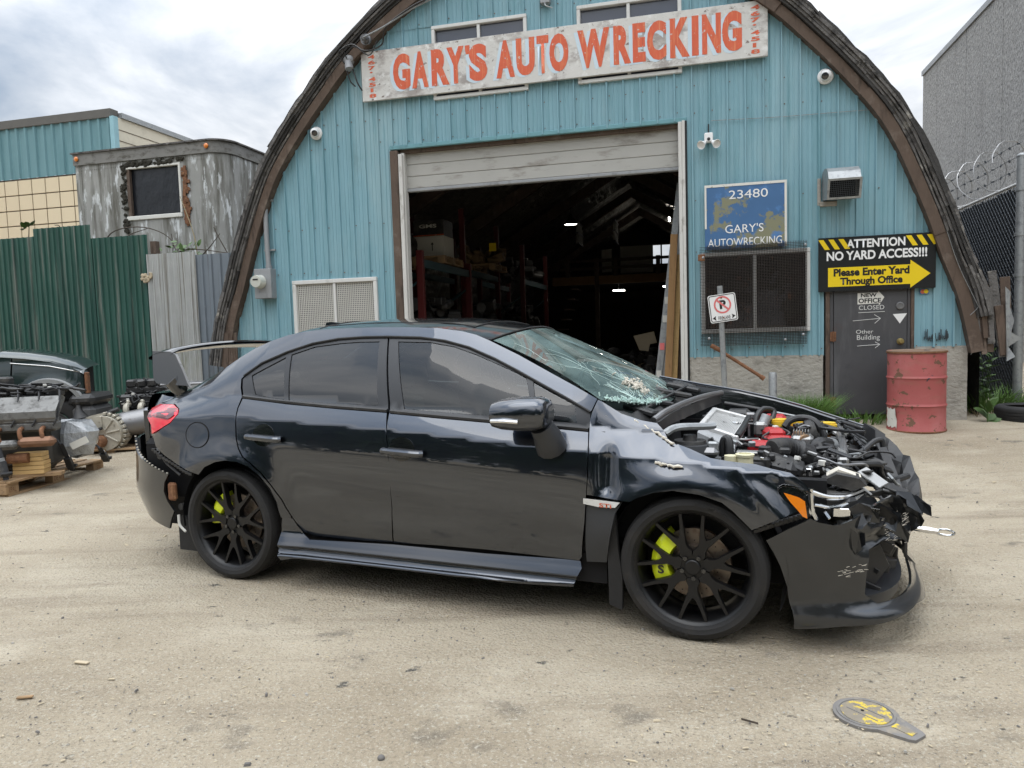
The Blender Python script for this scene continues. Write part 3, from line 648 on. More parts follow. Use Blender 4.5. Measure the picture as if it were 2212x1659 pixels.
for k in range(9):
    x, z = random.uniform(-7.3, -6.4), random.uniform(1.4, 2.0); P = [(x, .02, z)]
    for j in range(6): x += random.uniform(-.12, .14); z += random.uniform(-.07, .07); P.append((min(max(x, -7.38), -6.29), .018, min(max(z, 1.3), 2.1)))
    m.tube(spline(P, 4), .006, 5)
m.build('scrawled_line', 'black', wl)
MB().bx(-7.44, -6.23, .30, .32, 1.2, 2.18).build('window_backing', 'cabin_l', wl, 0)
wr = window(-1.955, -.715, 1.295, 2.27, 'window', 'glass_win', fr=.05)
MB().bx(-1.92, -1.35, .5, .52, 1.3, 2.25).build('notice_board', 'cabin', wr, 0)
m = MB(); m.bx(-.93, -.80, .015, .02, 1.45, 1.63); m.build('paper_notice', 'cardwhite', wr, 0)
m = MB(); m.bx(-.93, -.80, .015, .02, 1.88, 1.97); m.build('paper_notice', 'signpink', wr, 0)
m = MB(); m.bx(-.92, -.81, .015, .02, 2.05, 2.15); m.build('paper_notice', 'bluesign', wr, 0)
m = MB(); m.bx(-1.78, -1.62, .2, .4, 1.7, 2.0, .02); m.build('desk_monitor', 'cardwhite', wr)
# steel door
dr = MB().bx(-.455, .325, -.028, .02, .30, 2.27, .004).build('steel_door', 'doorgrey', barn)
m = MB(); m.bx(-.545, -.50, -.035, .06, .2, 2.32, .004); m.bx(.365, .405, -.03, .06, .2, 2.32, .004); m.bx(-.5, .365, -.03, .06, 2.28, 2.33, .004); m.build('door_frame', 'oldwood', barn)
m = MB(); m.bx(-.498, -.46, -.02, .05, .2, 2.28, .003); m.bx(.33, .363, -.02, .05, .2, 2.28, .003); m.build('door_stop', 'doorgrey', barn)
for z in (1.22, .45):
    m = MB(); m.cyl((-.462, -.035, z - .06), (-.462, -.035, z + .06), .011, 8); m.bx(-.495, -.43, -.033, -.029, z - .055, z + .055); m.build('hinge', 'rust', dr)
m = MB(); Mx = Matrix.Translation((.255, -.028, 1.145)) @ Matrix.Rotation(R(90), 4, 'X'); m.lathe([(0, .07), (.022, .068), (.031, .055), (.030, .042), (.014, .03), (.014, .012), (.036, .008), (.038, 0)], 20, Mx); m.build('door_knob', lay('brass', (.42, .33, .14), rough=.35, metal=.8, var=.2), dr)
m = MB(); Mx = Matrix.Translation((.25, -.028, 1.555)) @ Matrix.Rotation(R(90), 4, 'X'); m.lathe([(0, .010), (.026, .010), (.030, .016), (.042, .014), (.044, 0)], 24, Mx); m.build('lock_ring', 'steel', dr)
MB().prism([(.175, 1.46), (.325, 1.465), (.25, 1.35)], -.0305, -.029, lambda a, b, h: (a, h, b)).build('white_triangle', 'white', dr, 0)
MB().prism([(-.20, 1.585), (-.20, 1.715), (.02, 1.715), (.02, 1.735), (.085, 1.66), (.03, 1.565), (.025, 1.59)], -.031, -.029, lambda a, b, h: (a, h, b)).build('arrow_notice', 'whitepaper', dr, 0)
txt('NEW', dr, 'black', (-.165, .005, 1.665, 1.71), -.0325, bold=.03); txt('OFFICE', dr, 'black', (-.19, .05, 1.597, 1.652), -.0325, bold=.03)
txt('CLOSED', dr, 'chalk', (-.185, .085, 1.52, 1.57), -.0300, 'chalk_writing'); txt('Other', dr, 'chalk', (-.215, -.03, 1.245, 1.29), -.0300, 'chalk_writing'); txt('Building', dr, 'chalk', (-.205, .04, 1.155, 1.23), -.0300, 'chalk_writing')
m = MB()
for a, b in (((-.19, 1.488), (.09, 1.493)), ((-.25, 1.395), (.045, 1.415)), ((.045, 1.415), (-.02, 1.462)), ((.045, 1.415), (-.015, 1.36)), ((-.20, 1.10), (.04, 1.115)), ((.04, 1.115), (-.01, 1.145)), ((.04, 1.115), (-.01, 1.075))):
    MB().tube([(a[0], -.0295, a[1]), (b[0], -.0295, b[1])], .0035, 5).build('chalk_stroke', 'chalk', dr)

for o_ in (0,): pass
m = MB(); m.bx(.455, .55, -.026, -.021, 1.675, 1.735); st = m.build('card_sticker', 'bluesign', barn, 0)
for k, (x, cm) in enumerate(((.485, 'signred'), (.52, 'yellow'))):
    MB().cyl((x, -.027 - .0006 * k, 1.705), (x, -.0275 - .0006 * k, 1.705), .024, 20).build('sticker_disc', cm, st, 0)
# grey patch of old black paint low on the right
m = MB(); random.seed(9)
for k in range(30): a = .50 + k * .0085; z_ = random.uniform(1.13, 1.17); m.bx(a, a + random.uniform(.003, .0085), -.0365, -.029, z_, z_ + abs(math.sin(k * .37 + .6)) * .14 * random.uniform(.3, 1.1) + .01)
m.build('black_paint_smear', 'trim', barn, 0)
# broken planks and torn flashing at the right foot of the arch
random.seed(21)
for k in range(9):
    u = 1.02 + .045 * k % .3 + random.uniform(-.02, .02); z0 = .92 + random.uniform(0, .25); z1 = 1.75 + random.uniform(-.25, .25); t = random.uniform(-.05, .02)
    m = MB(); q = Matrix.Rotation(R(random.uniform(-9, -2)), 3, 'Y')
    m.box((u, -.10 - .02 * (k % 3), (z0 + z1) / 2), (random.uniform(.05, .10), .022, z1 - z0), .003, q); m.build('broken_plank', random.choice(['oldwood', 'greywood']), barn)
m = MB(); V = []; P = [(1.27, 1.72), (1.33, 1.66), (1.32, 1.5), (1.36, 1.35), (1.35, 1.22), (1.40, 1.15), (1.33, 1.06), (1.36, .95), (1.31, .90), (1.27, 1.0), (1.26, 1.3)]
m.prism(P, -.17, -.165, lambda a, b, h: (a + .02 * math.sin(b * 40), h + .02 * math.sin(b * 31), b)); m.build('torn_flashing', 'galv', barn, 0)
m = MB(); m.tube(spline([(.62, -.14, 2.6), (.80, -.15, 2.0), (.99, -.16, 1.55), (1.0, -.16, 1.5), (.93, -.15, 1.42)], 6), .0035, 6); m.tube(spline([(.97, -.1, 1.36), (.99, -.1, 1.2), (1.02, -.1, 1.12), (.96, -.1, .98)], 6), .004, 5); m.build('loose_cable', 'galv', barn)
for k in range(5):
    a = UC - 4.62 - .03 * k; z0 = .85 + random.uniform(0, .15)
    m = MB(); m.box((a, -.10 - .01 * k, (z0 + 1.5) / 2), (.07, .02, 1.5 - z0), .003, Matrix.Rotation(R(random.uniform(-4, 4)), 3, 'Y')); m.build('broken_plank', 'oldwood', barn)
# conduit and meter
et = thing('electric_meter', 'grey electric meter box with round dial and conduit climbing the arch', 'meter', F0, -FA)
m = MB(); m.bx(-7.98, -7.72, -.17, -.02, 1.96, 2.37, .006); m.build('meter_box', 'ped', et)
Mx = Matrix.Translation((-7.885, -.17, 2.19)) @ Matrix.Rotation(R(90), 4, 'X')
m = MB(); m.lathe([(.095, 0), (.098, .01), (.092, .02), (.088, .10), (.080, .115), (0, .118)], 28, Mx); m.build('dial_cover', 'meterglass', et)
MB().bx(-7.925, -7.845, -.2905, -.289, 2.205, 2.225).build('dial_window', 'black', et, 0)
m = MB(); m.tube(spline([(-7.80, -.07, 2.37), (-7.81, -.07, 2.75), (-7.80, -.07, 3.45), (-7.76, -.07, 3.63), (-7.60, -.07, 3.82), (-7.14, -.07, 4.31), (-6.70, -.07, 4.79), (-6.47, -.07, 5.0)], 6), .034, 12); m.tube([(-7.80, -.07, 2.37), (-7.80, -.07, 2.42)], .045, 12); m.build('conduit', 'ped', et)
for z in (2.62, 3.3): m = MB(); m.bx(-7.87, -7.70, -.06, -.02, z, z + .025, .002); m.build('conduit_strap', 'galv', et)
m = MB(); m.sph((-6.42, -.12, 5.03), .075, 14, 8, (1, .9, .9)); m.cyl((-6.42, -.14, 5.0), (-6.40, -.16, 4.90), .055, 12); m.build('weatherhead', 'ped', et)
m = MB(); m.cyl((-6.13, -.14, 5.24), (-6.13, -.27, 5.22), .05, 14); m.cyl((-6.13, -.19, 5.23), (-6.13, -.21, 5.23), .07, 14); m.cyl((-6.13, -.27, 5.22), (-6.10, -.33, 5.21), .03, 10); m.build('insulator', 'steel', et)
cb = thing('service_cable', 'twisted overhead service cables looping from the weatherhead across the gable', 'cable', F0, -FA)
m = MB(); m.tube(spline([(-6.10, -.33, 5.21), (-5.75, -.5, 5.23), (-5.3, -.7, 5.30), (-4.6, -1.05, 5.36), (-3.4, -2.2, 5.45), (-1.9, -4.4, 5.75), (1.2, -9, 6.6)], 10), .011, 6); m.build('cable', 'galv', cb)
m = MB(); m.tube(spline([(-6.42, -.15, 4.92), (-6.50, -.25, 5.08), (-6.30, -.28, 5.16), (-6.1, -.3, 5.05), (-5.85, -.35, 5.08), (-5.72, -.5, 5.22), (-5.3, -.72, 5.315), (-4.6, -1.08, 5.37), (-3.4, -2.2, 5.47), (-1.9, -4.4, 5.77), (1.2, -9, 6.62)], 10), .009, 6); m.build('cable', 'hose', cb)
m = MB(); m.tube(spline([(-6.38, -.15, 4.92), (-6.44, -.22, 5.14), (-6.24, -.28, 5.12), (-6.05, -.3, 4.99), (-5.92, -.33, 5.14)], 8), .008, 6); m.tube(spline([(-6.45, -.14, 4.9), (-6.40, -.15, 4.75), (-6.34, -.13, 4.68)], 6), .009, 6); m.tube(spline([(-6.36, -.14, 4.9), (-6.30, -.15, 4.72), (-6.25, -.12, 4.62)], 6), .010, 6); m.build('cable', 'hose', cb)
wc = tag(MB().tube(spline([(-1.82, -.03, 3.83), (-1.1, -.03, 3.80), (-.5, -.03, 3.79), (.05, -.03, 3.78)], 6), .004, 5).build('wall_wire', 'galv', None), 'thin wire running along siding right of the twin floodlight', 'wire'); wc.location = F0; wc.rotation_euler = (0, 0, -FA)
# cameras
def seccam(u, z, lab, yaw):
    c = thing('security_camera', lab, 'camera', fw(u, -.02, z), -FA, 'white dome cameras on the gable')
    Mx = Matrix.Rotation(R(90), 4, 'X'); m = MB(); m.lathe([(0, .0), (.085, 0), (.088, .018), (.078, .034), (0, .036)], 28, Mx); m.build('mount_ring', 'white', c)
    m = MB(); m.sph((0, -.055, 0), .062, 20, 12); m.build('ball_housing', 'white', c)
    d = Vector((math.sin(yaw) * .8, -.9, -.35)).normalized(); p = Vector((0, -.055, 0)) + d * .046
    m = MB(); m.lathe([(.040, 0), (.040, .018), (.034, .022), (0, .019)], 20, Matrix.Translation(p) @ d.to_track_quat('Z', 'Y').to_matrix().to_4x4()); m.build('lens', 'blackgloss', c)
seccam(-6.99, 4.16, 'white dome camera on siding left of the garage doorway', .5)
seccam(-.55, 4.20, 'white dome camera on siding right of the long sign', -.4)
# twin floodlight
fl = thing('floodlight', 'twin round white motion floodlights beside the garage doorway top', 'light', fw(-1.85, -.02, 3.62), -FA)
m = MB(); m.bx(-.05, .05, -.07, 0, -.05, .06, .01); m.build('junction_box', 'white', fl)
for sx in (-1, 1):
    d = Vector((sx * .5, -.75, -.45)).normalized(); p = Vector((sx * .055, -.07, -.06)); Mx = Matrix.Translation(p) @ d.to_track_quat('Z', 'Y').to_matrix().to_4x4()
    m = MB(); m.lathe([(0, -.02), (.022, -.02), (.03, .02), (.052, .07), (.050, .075), (.04, .06), (0, .055)], 20, Mx); m.build('lamp_head', 'white', fl)
m = MB(); m.sph((0, -.07, -.015), .02, 10, 6); m.build('sensor', 'black', fl)
m = MB(); m.cyl((0, -.02, .06), (0, -.02, .17), .008, 8); m.build('stem', 'hose', fl)
# gable lamp bracket near the top
lb = thing('gable_lamp', 'grey bracket lamp high on the gable between the upper windows', 'lamp', fw(-3.78, -.02, 5.42), -FA)
MB().bx(-.06, .06, -.08, 0, 0, .16, .01).build('lamp_box', 'ped', lb); m = MB(); m.tube(spline([(.0, -.08, .0), (.02, -.14, -.06), (.10, -.12, -.09)], 6), .008, 6); m.build('lead', 'galv', lb)
# exhaust hood
vh = thing('vent_hood', 'grey sheet metal exhaust hood with mesh front on the wall', 'vent', fw(0, 0, 0), -FA)
sect = [(-.02, 2.80), (-.02, 3.11), (-.15, 3.135), (-.28, 3.115), (-.37, 3.06), (-.42, 2.97), (-.34, 2.76)]
m = MB(); V = [(-.58, a, b) for a, b in sect] + [(-.245, a, b) for a, b in sect]; n = len(sect)
m.add(V, [tuple(range(n)), tuple(range(2 * n - 1, n - 1, -1))] + [(i, i + 1, n + i + 1, n + i) for i in range(n - 2)]); m.build('hood', 'galv', vh, 20)
m = MB(); A_v, B_v = (-.425, 2.97), (-.345, 2.755)
for u0, u1, f0, f1 in ((-.59, -.565, 0, 1), (-.26, -.235, 0, 1), (-.565, -.26, 0, .1), (-.565, -.26, .9, 1)):
    q = [(A_v[0] + (B_v[0] - A_v[0]) * f, A_v[1] + (B_v[1] - A_v[1]) * f) for f in (f0, f1)]; m.add([(u, d_ - o_, z_) for o_ in (0, .012) for u in (u0, u1) for d_, z_ in q], [(0, 1, 3, 2), (4, 6, 7, 5), (0, 2, 6, 4), (1, 5, 7, 3), (0, 4, 5, 1), (2, 3, 7, 6)])
m.build('mesh_frame', 'galv', vh)
m = MB()
for k in range(17): u = -.565 + k * .019; m.tube([(u, A_v[0], A_v[1]), (u, B_v[0], B_v[1])], .0025, 4)
for k in range(12): f = k / 11; d_, z_ = A_v[0] + (B_v[0] - A_v[0]) * f, A_v[1] + (B_v[1] - A_v[1]) * f; m.tube([(-.575, d_ + .004, z_), (-.25, d_ + .004, z_)], .0025, 4)
m.build('mesh', 'wire', vh, 0)
MB().bx(-.57, -.24, -.12, -.10, 2.79, 3.0).build('duct_back', 'dark', vh, 0)
m = MB(); m.bx(-.635, -.595, -.04, -.015, 2.74, 3.06, .01); m.bx(-.62, -.42, -.04, -.015, 2.73, 2.79, .01); m.build('foam_seal', 'concrete', vh)
# window guard
gd = thing('window_guard', 'rusty dark steel mesh guard bolted over the office window', 'grille', F0, -FA)
m = MB(); random.seed(8)
for k in range(68): u = -1.965 + k * .0180; m.bx(u - .0024, u + .0024, -.085, -.081, 1.145, 2.355 - .08 * (k < 5))
for k in range(66): z = 1.15 + k * .0182; m.bx(-1.97, -.755, -.0805, -.0765, z - .0024, z + .0024)
m.build('mesh', 'guard', gd, 0)
for u, z in ((-1.93, 2.21), (-.775, 2.30), (-.80, 1.255), (-1.87, 1.235), (-1.0, 1.2)):
    m = MB(); m.sph((u, -.095, z), .018, 10, 6); m.cyl((u, -.09, z), (u, -.02, z), .008, 8); m.build('bolt', 'galv', gd)
m = MB(); m.bx(-1.99, -1.91, -.10, -.088, 2.17, 2.25, .004); m.build('corner_plate', 'rust', gd)

# ================================================================ signs
sg_ = thing('long_sign', 'long weathered white sign with big orange red letters above the doorway', 'sign', fw(-6.265, -.075, 4.488), -FA)
for x0, x1 in ((0, 2.60), (2.602, 5.087)): MB().bx(x0, x1, -.012, .03, 0, .632, .003).build('sign_panel', 'signwhite', sg_)
LET = [('G', 283, 365), ('A', 372, 450), ('R', 465, 550), ('Y', 540, 622), ('S', 645, 730), ('A', 772, 860), ('U', 868, 955), ('T', 965, 1022), ('O', 1025, 1115), ('W', 1158, 1312), ('R', 1330, 1412), ('E', 1420, 1480), ('C', 1487, 1580), ('K', 1597, 1690), ('I', 1700, 1732), ('N', 1748, 1838), ('G', 1843, 1937)]
def sx(c):   # sign-photo strip coordinate -> metres along the sign
    return float(np.interp(c, [140, 285, 470, 730, 955, 1160, 1480, 1735, 1935, 2055], SXT))
SXT = [0.019, 0.452, 0.99, 1.724, 2.338, 2.88, 3.696, 4.321, 4.797, 5.076]
for ch, a, b in LET:
    x0, x1 = sx(a), sx(b); bd = {'T': .035, 'I': .05}.get(ch, .055)
    txt(ch, sg_, 'signblue', (x0 - .045, x1 - .035, .075, .535), -.0135, 'letter_shadow', bd + .015)
    txt(ch, sg_, 'signred', (x0, x1, .095, .552), -.0150, 'letter', bd)
txt("'", sg_, 'signred', (sx(628), sx(650), .44, .55), -.0150, 'letter', .05)
for cx0_ in (.10, 4.90):
    for k, ch in enumerate('467-4518'):
        z = .585 - k * .071
        txt('.' if ch == '-' else ch, sg_, 'signred', (cx0_ + (.02 if ch in '-1' else 0), cx0_ + (.10 if ch not in '-1' else .06), z - (.05 if ch != '-' else .02), z), -.0142, 'digit', .035)
bs = thing('blue_sign', 'faded blue board hand lettered in white above the caged office window', 'sign', fw(-1.905, -.06, 2.30), -FA)
MB().bx(0, .93, -.01, .015, 0, .765, .002).build('board', 'bluesign', bs)
m = MB(); m.bx(0, .93, -.014, -.0105, .735, .765); m.bx(0, .022, -.0135, -.0105, .25, .735); m.bx(.905, .93, -.0135, -.0105, .0, .735); m.build('white_border', 'whitepaper', bs, 0)
txt('23480', bs, 'white', (.28, .72, .585, .685), -.0135); txt("GARY'S", bs, 'white', (.235, .67, .185, .285), -.0135); txt('AUTOWRECKING', bs, 'white', (.035, .875, .03, .125), -.0135)
at_ = thing('attention_sign', 'black sign with yellow arrow and hazard stripes over the steel door', 'sign', fw(-.632, -.075, 1.742), -FA)
MB().bx(0, 1.236, 0, .012, 0, .622, .002).build('sign_panel', 'sign_black', at_)
for k in range(3):
    m = MB(); a = .0 + k * .108; m.prism([(a, .60), (a + .055, .60), (a + .125, .485), (a + .07, .485)], -.0025, -.0005, lambda a, b, h: (a, h, b))
    m.build('hazard_stripe', 'yellow', at_, 0); m = MB(); a = .925 + k * .108; c = min(1.236, a + .125); m.prism([(a, .60), (a + .055, .60), (c, .485 if c == a + .125 else .492), (min(1.236, a + .07), .485)], -.0025, -.0005, lambda a, b, h: (a, h, b)); m.build('hazard_stripe', 'yellow', at_, 0)
txt('ATTENTION', at_, 'white', (.305, .92, .49, .59), -.0025, bold=.032); txt('NO YARD ACCESS!!!', at_, 'white', (.09, 1.145, .355, .46), -.0025, bold=.032)
MB().prism([(.105, .055), (.105, .275), (.975, .275), (.975, .325), (1.18, .165), (.975, .01), (.975, .055)], -.0025, -.0005, lambda a, b, h: (a, h, b)).build('arrow', 'yellow', at_, 0)
txt('Please Enter Yard', at_, 'black', (.165, .965, .172, .262), -.004, bold=.042); txt('Through Office', at_, 'black', (.235, .895, .048, .158), -.004, bold=.042)
# ================================================================ corrugated fence left of the shed
def corr(u0, u1, z0, z1, pitch, depth, rib=False):
    xs = []; u = u0
    if rib:
        while u < u1: xs += [(u, 0), (u + pitch * .60, 0), (u + pitch * .70, depth), (u + pitch * .90, depth)]; u += pitch
    else:
        st = pitch / 6
        while u <= u1: xs.append((u, depth * (.5 + .5 * math.cos(2 * math.pi * u / pitch)))); u += st
    xs = [p for p in xs if p[0] <= u1] + [(u1, 0)]
    V = []; F = []
    for a, d in xs: V += [(a, -d, z0), (a, -d, z1)]
    F = [(2 * i, 2 * i + 2, 2 * i + 3, 2 * i + 1) for i in range(len(xs) - 1)]
    return MB().add(V, F)
fn_ = thing('corrugated_fence', 'patchwork fence of green and silver corrugated sheets left of the shed', 'fence', fw(0, .12, 0), -FA)
for u0, u1, z1, mt, pt, dp, rb, off in ((-17.0, -15.95, 3.05, 'fence_green', .10, .022, True, .01), (-16.0, -14.9, 3.12, 'fence_green', .10, .022, True, .0), (-14.95, -13.85, 3.0, 'fence_green', .10, .022, True, .012), (-13.9, -12.9, 3.08, 'fence_green', .10, .022, True, .0), (-12.95, -11.93, 3.09, 'fence_green', .10, .022, True, .01), (-11.96, -10.90, 3.205, 'fence_green', .10, .022, True, .022), (-10.95, -9.92, 3.00, 'fence_green', .10, .022, True, 0), (-9.94, -9.10, 2.70, 'fence_silver', .09, .04, False, .02), (-9.13, -8.40, 2.655, 'fence_blue', .15, .02, True, 0)):
    o = corr(u0, u1, .05, z1, pt, dp, rb).build('corrugated_sheet', mt, fn_, 40); o.location = (0, -off, 0)
for u in (-12.9, -10.9, -9.9): m = MB(); m.bx(u, u + .09, .03, .12, 0, 2.9); m.build('post', 'oldwood', fn_)
m = MB(); random.seed(2)
for k in range(12): a = random.uniform(0, 1); m.box((-10.0 + a * .15, -.06, 2.35 + random.uniform(-.06, .06)), (.05, .03, .06), .01, Matrix.Rotation(random.uniform(0, 3), 3, 'Y'))
m.build('splintered_wood', 'chip', fn_)

# ================================================================ box trailer behind the fence
def fwo(o, u, d, z): return fw(u, d, z)
tl = thing('box_trailer', 'derelict mossy box trailer with a blacked out window behind the fence', 'trailer', fw(0, 3.12, 0), -FA)
WN = (-12.80, -11.62, 3.88, 4.82)
def wallrect(m, u0, u1, z0, z1, hole):
    m.bx(u0, hole[0], 0, .05, z0, z1); m.bx(hole[1], u1, 0, .05, z0, z1); m.bx(hole[0], hole[1], 0, .05, z0, hole[2]); m.bx(hole[0], hole[1], 0, .05, hole[3], z1)
m = MB(); wallrect(m, -14.0, -10.98, .5, 5.0, WN); m.build('front_wall', 'trailer', tl, 0)
m = MB(); V = []; F = []
for i in range(9):
    t = R(90) * i / 8; x, y = -10.98 + .38 * math.sin(t), .38 - .38 * math.cos(t); V += [(x, y, .5), (x, y, 5.0)]
F = [(2 * i, 2 * i + 2, 2 * i + 3, 2 * i + 1) for i in range(8)]; m.add(V, F); m.build('corner_skin', 'trailer', tl, 50)
m = MB(); m.bx(-10.65, -10.60, .38, 8, .5, 5.0); m.bx(-14.0, -13.95, .05, 8, .5, 5.0); m.bx(-13.95, -10.65, 7.95, 8, .5, 5.); m.build('side_wall', 'trailer', tl, 0)
m = MB(); V = []
pr = [(-14.02, -.03)] + [(-10.98, -.03)] + [(-10.98 + .41 * math.sin(R(90) * i / 8), .38 - .41 * math.cos(R(90) * i / 8)) for i in range(1, 9)] + [(-10.57, 8.02), (-14.02, 8.02)]
m.prism(pr, 4.96, 5.18, lambda a, b, h: (a, b, h)); m.build('top_rail', lay('rail_grey', (.20, .195, .18), rough=.7, var=.3, layers=[((.075, .07, .055), (5, 5, 9), .5, .66)]), tl, 30)
m = MB(); m.prism([(a * 1.0, b) for a, b in pr], 5.18, 5.21, lambda a, b, h: (a + (.03 if a > -12 else -.03), b - .03 if b < 1 else b, h)); m.build('roof', 'greywood', tl, 0)
for u in (-13.95, -10.98): m = MB(); m.sph((u + .03, -.05, 5.08), .05, 12, 8, (1, .5, 1)); m.build('marker_lamp', 'amber', tl)
m = MB(); m.bx(WN[0], WN[1], .06, .08, WN[2], WN[3]); m.build('window_sheet', 'blackfilm', tl, 0)
m = MB(); m.bx(WN[0] - .04, WN[1] + .04, -.03, .05, WN[2] - .08, WN[2], .01); m.bx(WN[1], WN[1] + .05, -.025, .05, WN[2], WN[3] + .02, .01); m.bx(WN[0], WN[1] + .03, -.02, .05, WN[3] - .03, WN[3] + .01, .006); m.build('window_frame', 'whitepaper', tl)
m = MB(); m.bx(WN[0], WN[0] + .07, -.015, .05, WN[2], WN[3] - .03); m.build('window_frame', 'oldwood', tl)
m = MB(); random.seed(6)
for k in range(150):
    if k < 80: x, z = random.uniform(WN[0] - .1, WN[1] + .12), WN[3] + random.gauss(.06, .025)
    else: x, z = WN[0] - .07 + random.gauss(0, .03), random.uniform(WN[2] - .3, WN[3])
    m.sph((x, -.02, z), random.uniform(.015, .045), 6, 4, (1.2, .6, .9))
m.build('moss_clumps', 'moss', tl)
m = MB()
for k in range(60): z = random.uniform(WN[2] - .25, WN[3] - .1); m.box((WN[1] + .15 + random.gauss(0, .03), -.01 - random.random() * .03, z), (random.uniform(.04, .09), .02, random.uniform(.05, .14)), .004, Matrix.Rotation(random.uniform(-.3, .3), 3, 'Y'))
m.build('rust_patch', 'rust', tl)
m = MB()
for z in (4.93, 4.86):
    for k in range(60): m.cyl((-13.95 + k * .05, 0, z), (-13.95 + k * .05, -.008, z), .009, 6)
for x in (-13.86, -11.05):
    for k in range(50): m.cyl((x, 0, 2.6 + k * .05), (x, -.008, 2.6 + k * .05), .009, 6)
o = m.build('rivets', 'trailer', tl); o['kind'] = 'stuff'
# brambles over the fence
def leafquad(m, c, d, up, L, W):
    d = d.normalized(); s = d.cross(up).normalized(); n = s.cross(d)
    P = [c, c + d * L * .3 + s * W * .45 + n * L * .06, c + d * L * .7 + s * W * .4 + n * L * .03, c + d * L - n * L * .06, c + d * L * .7 - s * W * .4 + n * L * .03, c + d * L * .3 - s * W * .45 + n * L * .06, c + d * L * .5 - n * L * .03]
    m.add([tuple(p) for p in P], [(0, 1, 6), (1, 2, 6), (2, 3, 6), (3, 4, 6), (4, 5, 6), (5, 0, 6)])
br = thing('bramble', 'bare bramble canes with a few green leaves arching over the fence top', 'bramble', fw(0, .5, 0), -FA)
random.seed(31)
canes = [[(-11.1, 0, 2.7), (-10.9, 0, 3.12), (-10.3, 0, 3.18), (-9.8, 0, 2.95), (-9.75, 0, 2.5)], [(-10.75, .1, 2.8), (-10.6, 0, 3.05), (-10.2, 0, 3.16)], [(-9.85, 0, 2.5), (-9.78, 0, 2.85), (-9.8, 0, 3.05)], [(-9.4, 0, 2.6), (-9.15, 0, 2.8), (-8.95, 0, 3.0)], [(-8.75, 0, 2.55), (-8.95, 0, 2.9), (-9.05, 0, 3.1)], [(-9.9, 0, 2.7), (-9.4, -.1, 2.78), (-8.8, 0, 2.7)], [(-9.35, 0, 2.5), (-9.4, 0, 3.0), (-9.6, 0, 3.6)], [(-11.8, 0, 2.9), (-11.75, -.1, 3.25), (-11.85, -.1, 3.3)], [(-12.4, -.1, 2.9), (-12.35, -.1, 3.3)]]
for i, c in enumerate(canes):
    q = spline(c, 6); MB().tube(q, [.011 - .006 * k / len(q) for k in range(len(q))], 6).build('cane', 'bark' if i not in (6,) else 'drygrass', br)
m = MB()
for k in range(34):
    c = Vector((-9.55 + random.gauss(0, .17), -.08 + random.gauss(0, .08), 2.72 + abs(random.gauss(0, .10))))
    leafquad(m, c, Vector((random.uniform(-1, 1), random.uniform(-1, .3), random.uniform(-.4, .8))), Vector((random.uniform(-.3, .3), -.6, 1)), random.uniform(.07, .13), random.uniform(.05, .09))
for k in range(5): leafquad(m, Vector((-12.45 + .06 * k, -.12, 3.25 + .02 * k)), Vector((random.uniform(-1, 1), -.4, random.uniform(0, .5))), Vector((0, -.5, 1)), .15, .10)
m.build('leaves', 'leaf', br)

# ================================================================ far warehouse, left
fb = thing('far_warehouse', 'warehouse with teal ribbed upper wall and beige square tiles beyond the trailer', 'building', fw(0, 14, 0), -FA)
X1 = -22.7
corr(-40, X1, 7.82, 9.72, .42, .06, True).build('ribbed_siding', 'farteal', fb, 30)
MB().bx(-40, X1 + .02, -.10, .3, 9.72, 10.03, .01).build('parapet_cap', lay('cap_grey', (.10, .095, .085), rough=.7), fb)
MB().bx(X1 - .02, X1 + .16, -.12, .1, 7.8, 9.74).build('corner_trim', lay('trim_teal', (.24, .42, .47), rough=.5), fb, 0)
MB().bx(-40, X1, .02, .3, 0, 7.83).build('tile_backing', 'grout', fb, 0)
tb = None
for j in range(5):
    for i in range(12):
        u = X1 - .64 * (i + 1); z = 7.78 - .58 * (j + 1)
        if u < -30: continue
        if tb is None: tb = MB().bx(.02, .62, -.03, .02, .02, .56, .008).build('wall_tile', 'fartile', fb); o = tb
        else: o = tb.copy(); COL.objects.link(o)
        o.location = (u, 0, z)
MB().bx(-40, X1, -.03, .02, 0, 4.9).build('lower_wall', 'fartile', fb, 0); MB().bx(-40, -30.4, -.03, .02, 4.9, 7.8).build('side_field', 'fartile', fb, 0)
m = MB(); m.bx(X1, X1 + .1, .05, 30, 0, 9.75); m.build('side_wall', 'farcream', fb, 0)
m = MB(); m.bx(X1 - .05, X1 + .18, .3, 30, 9.76, 9.95); m.build('side_gutter', 'galv', fb, 0)
for z in (8.9, 9.3): MB().bx(X1 + .1, X1 + .115, .1, 30, z, z + .02).build('board_joint', 'grout', fb, 0)
m = MB(); m.bx(X1 + .1, X1 + .28, 12.2, 12.45, 3, 9.75); m.bx(X1 + .08, X1 + .42, 12.1, 12.55, 9.3, 9.75); m.build('downpipe', 'ped', fb)
lw = thing('low_block_building', 'low white roof edge showing over the fence at far left', 'building', fw(0, 8, 0), -FA)
MB().bx(-26, -17.2, 0, 4, 0, 3.75).build('wall', 'concrete', lw, 0); MB().bx(-26.2, -17.1, -.2, 4.2, 3.75, 3.95, .02).build('roof', 'whitepaper', lw)

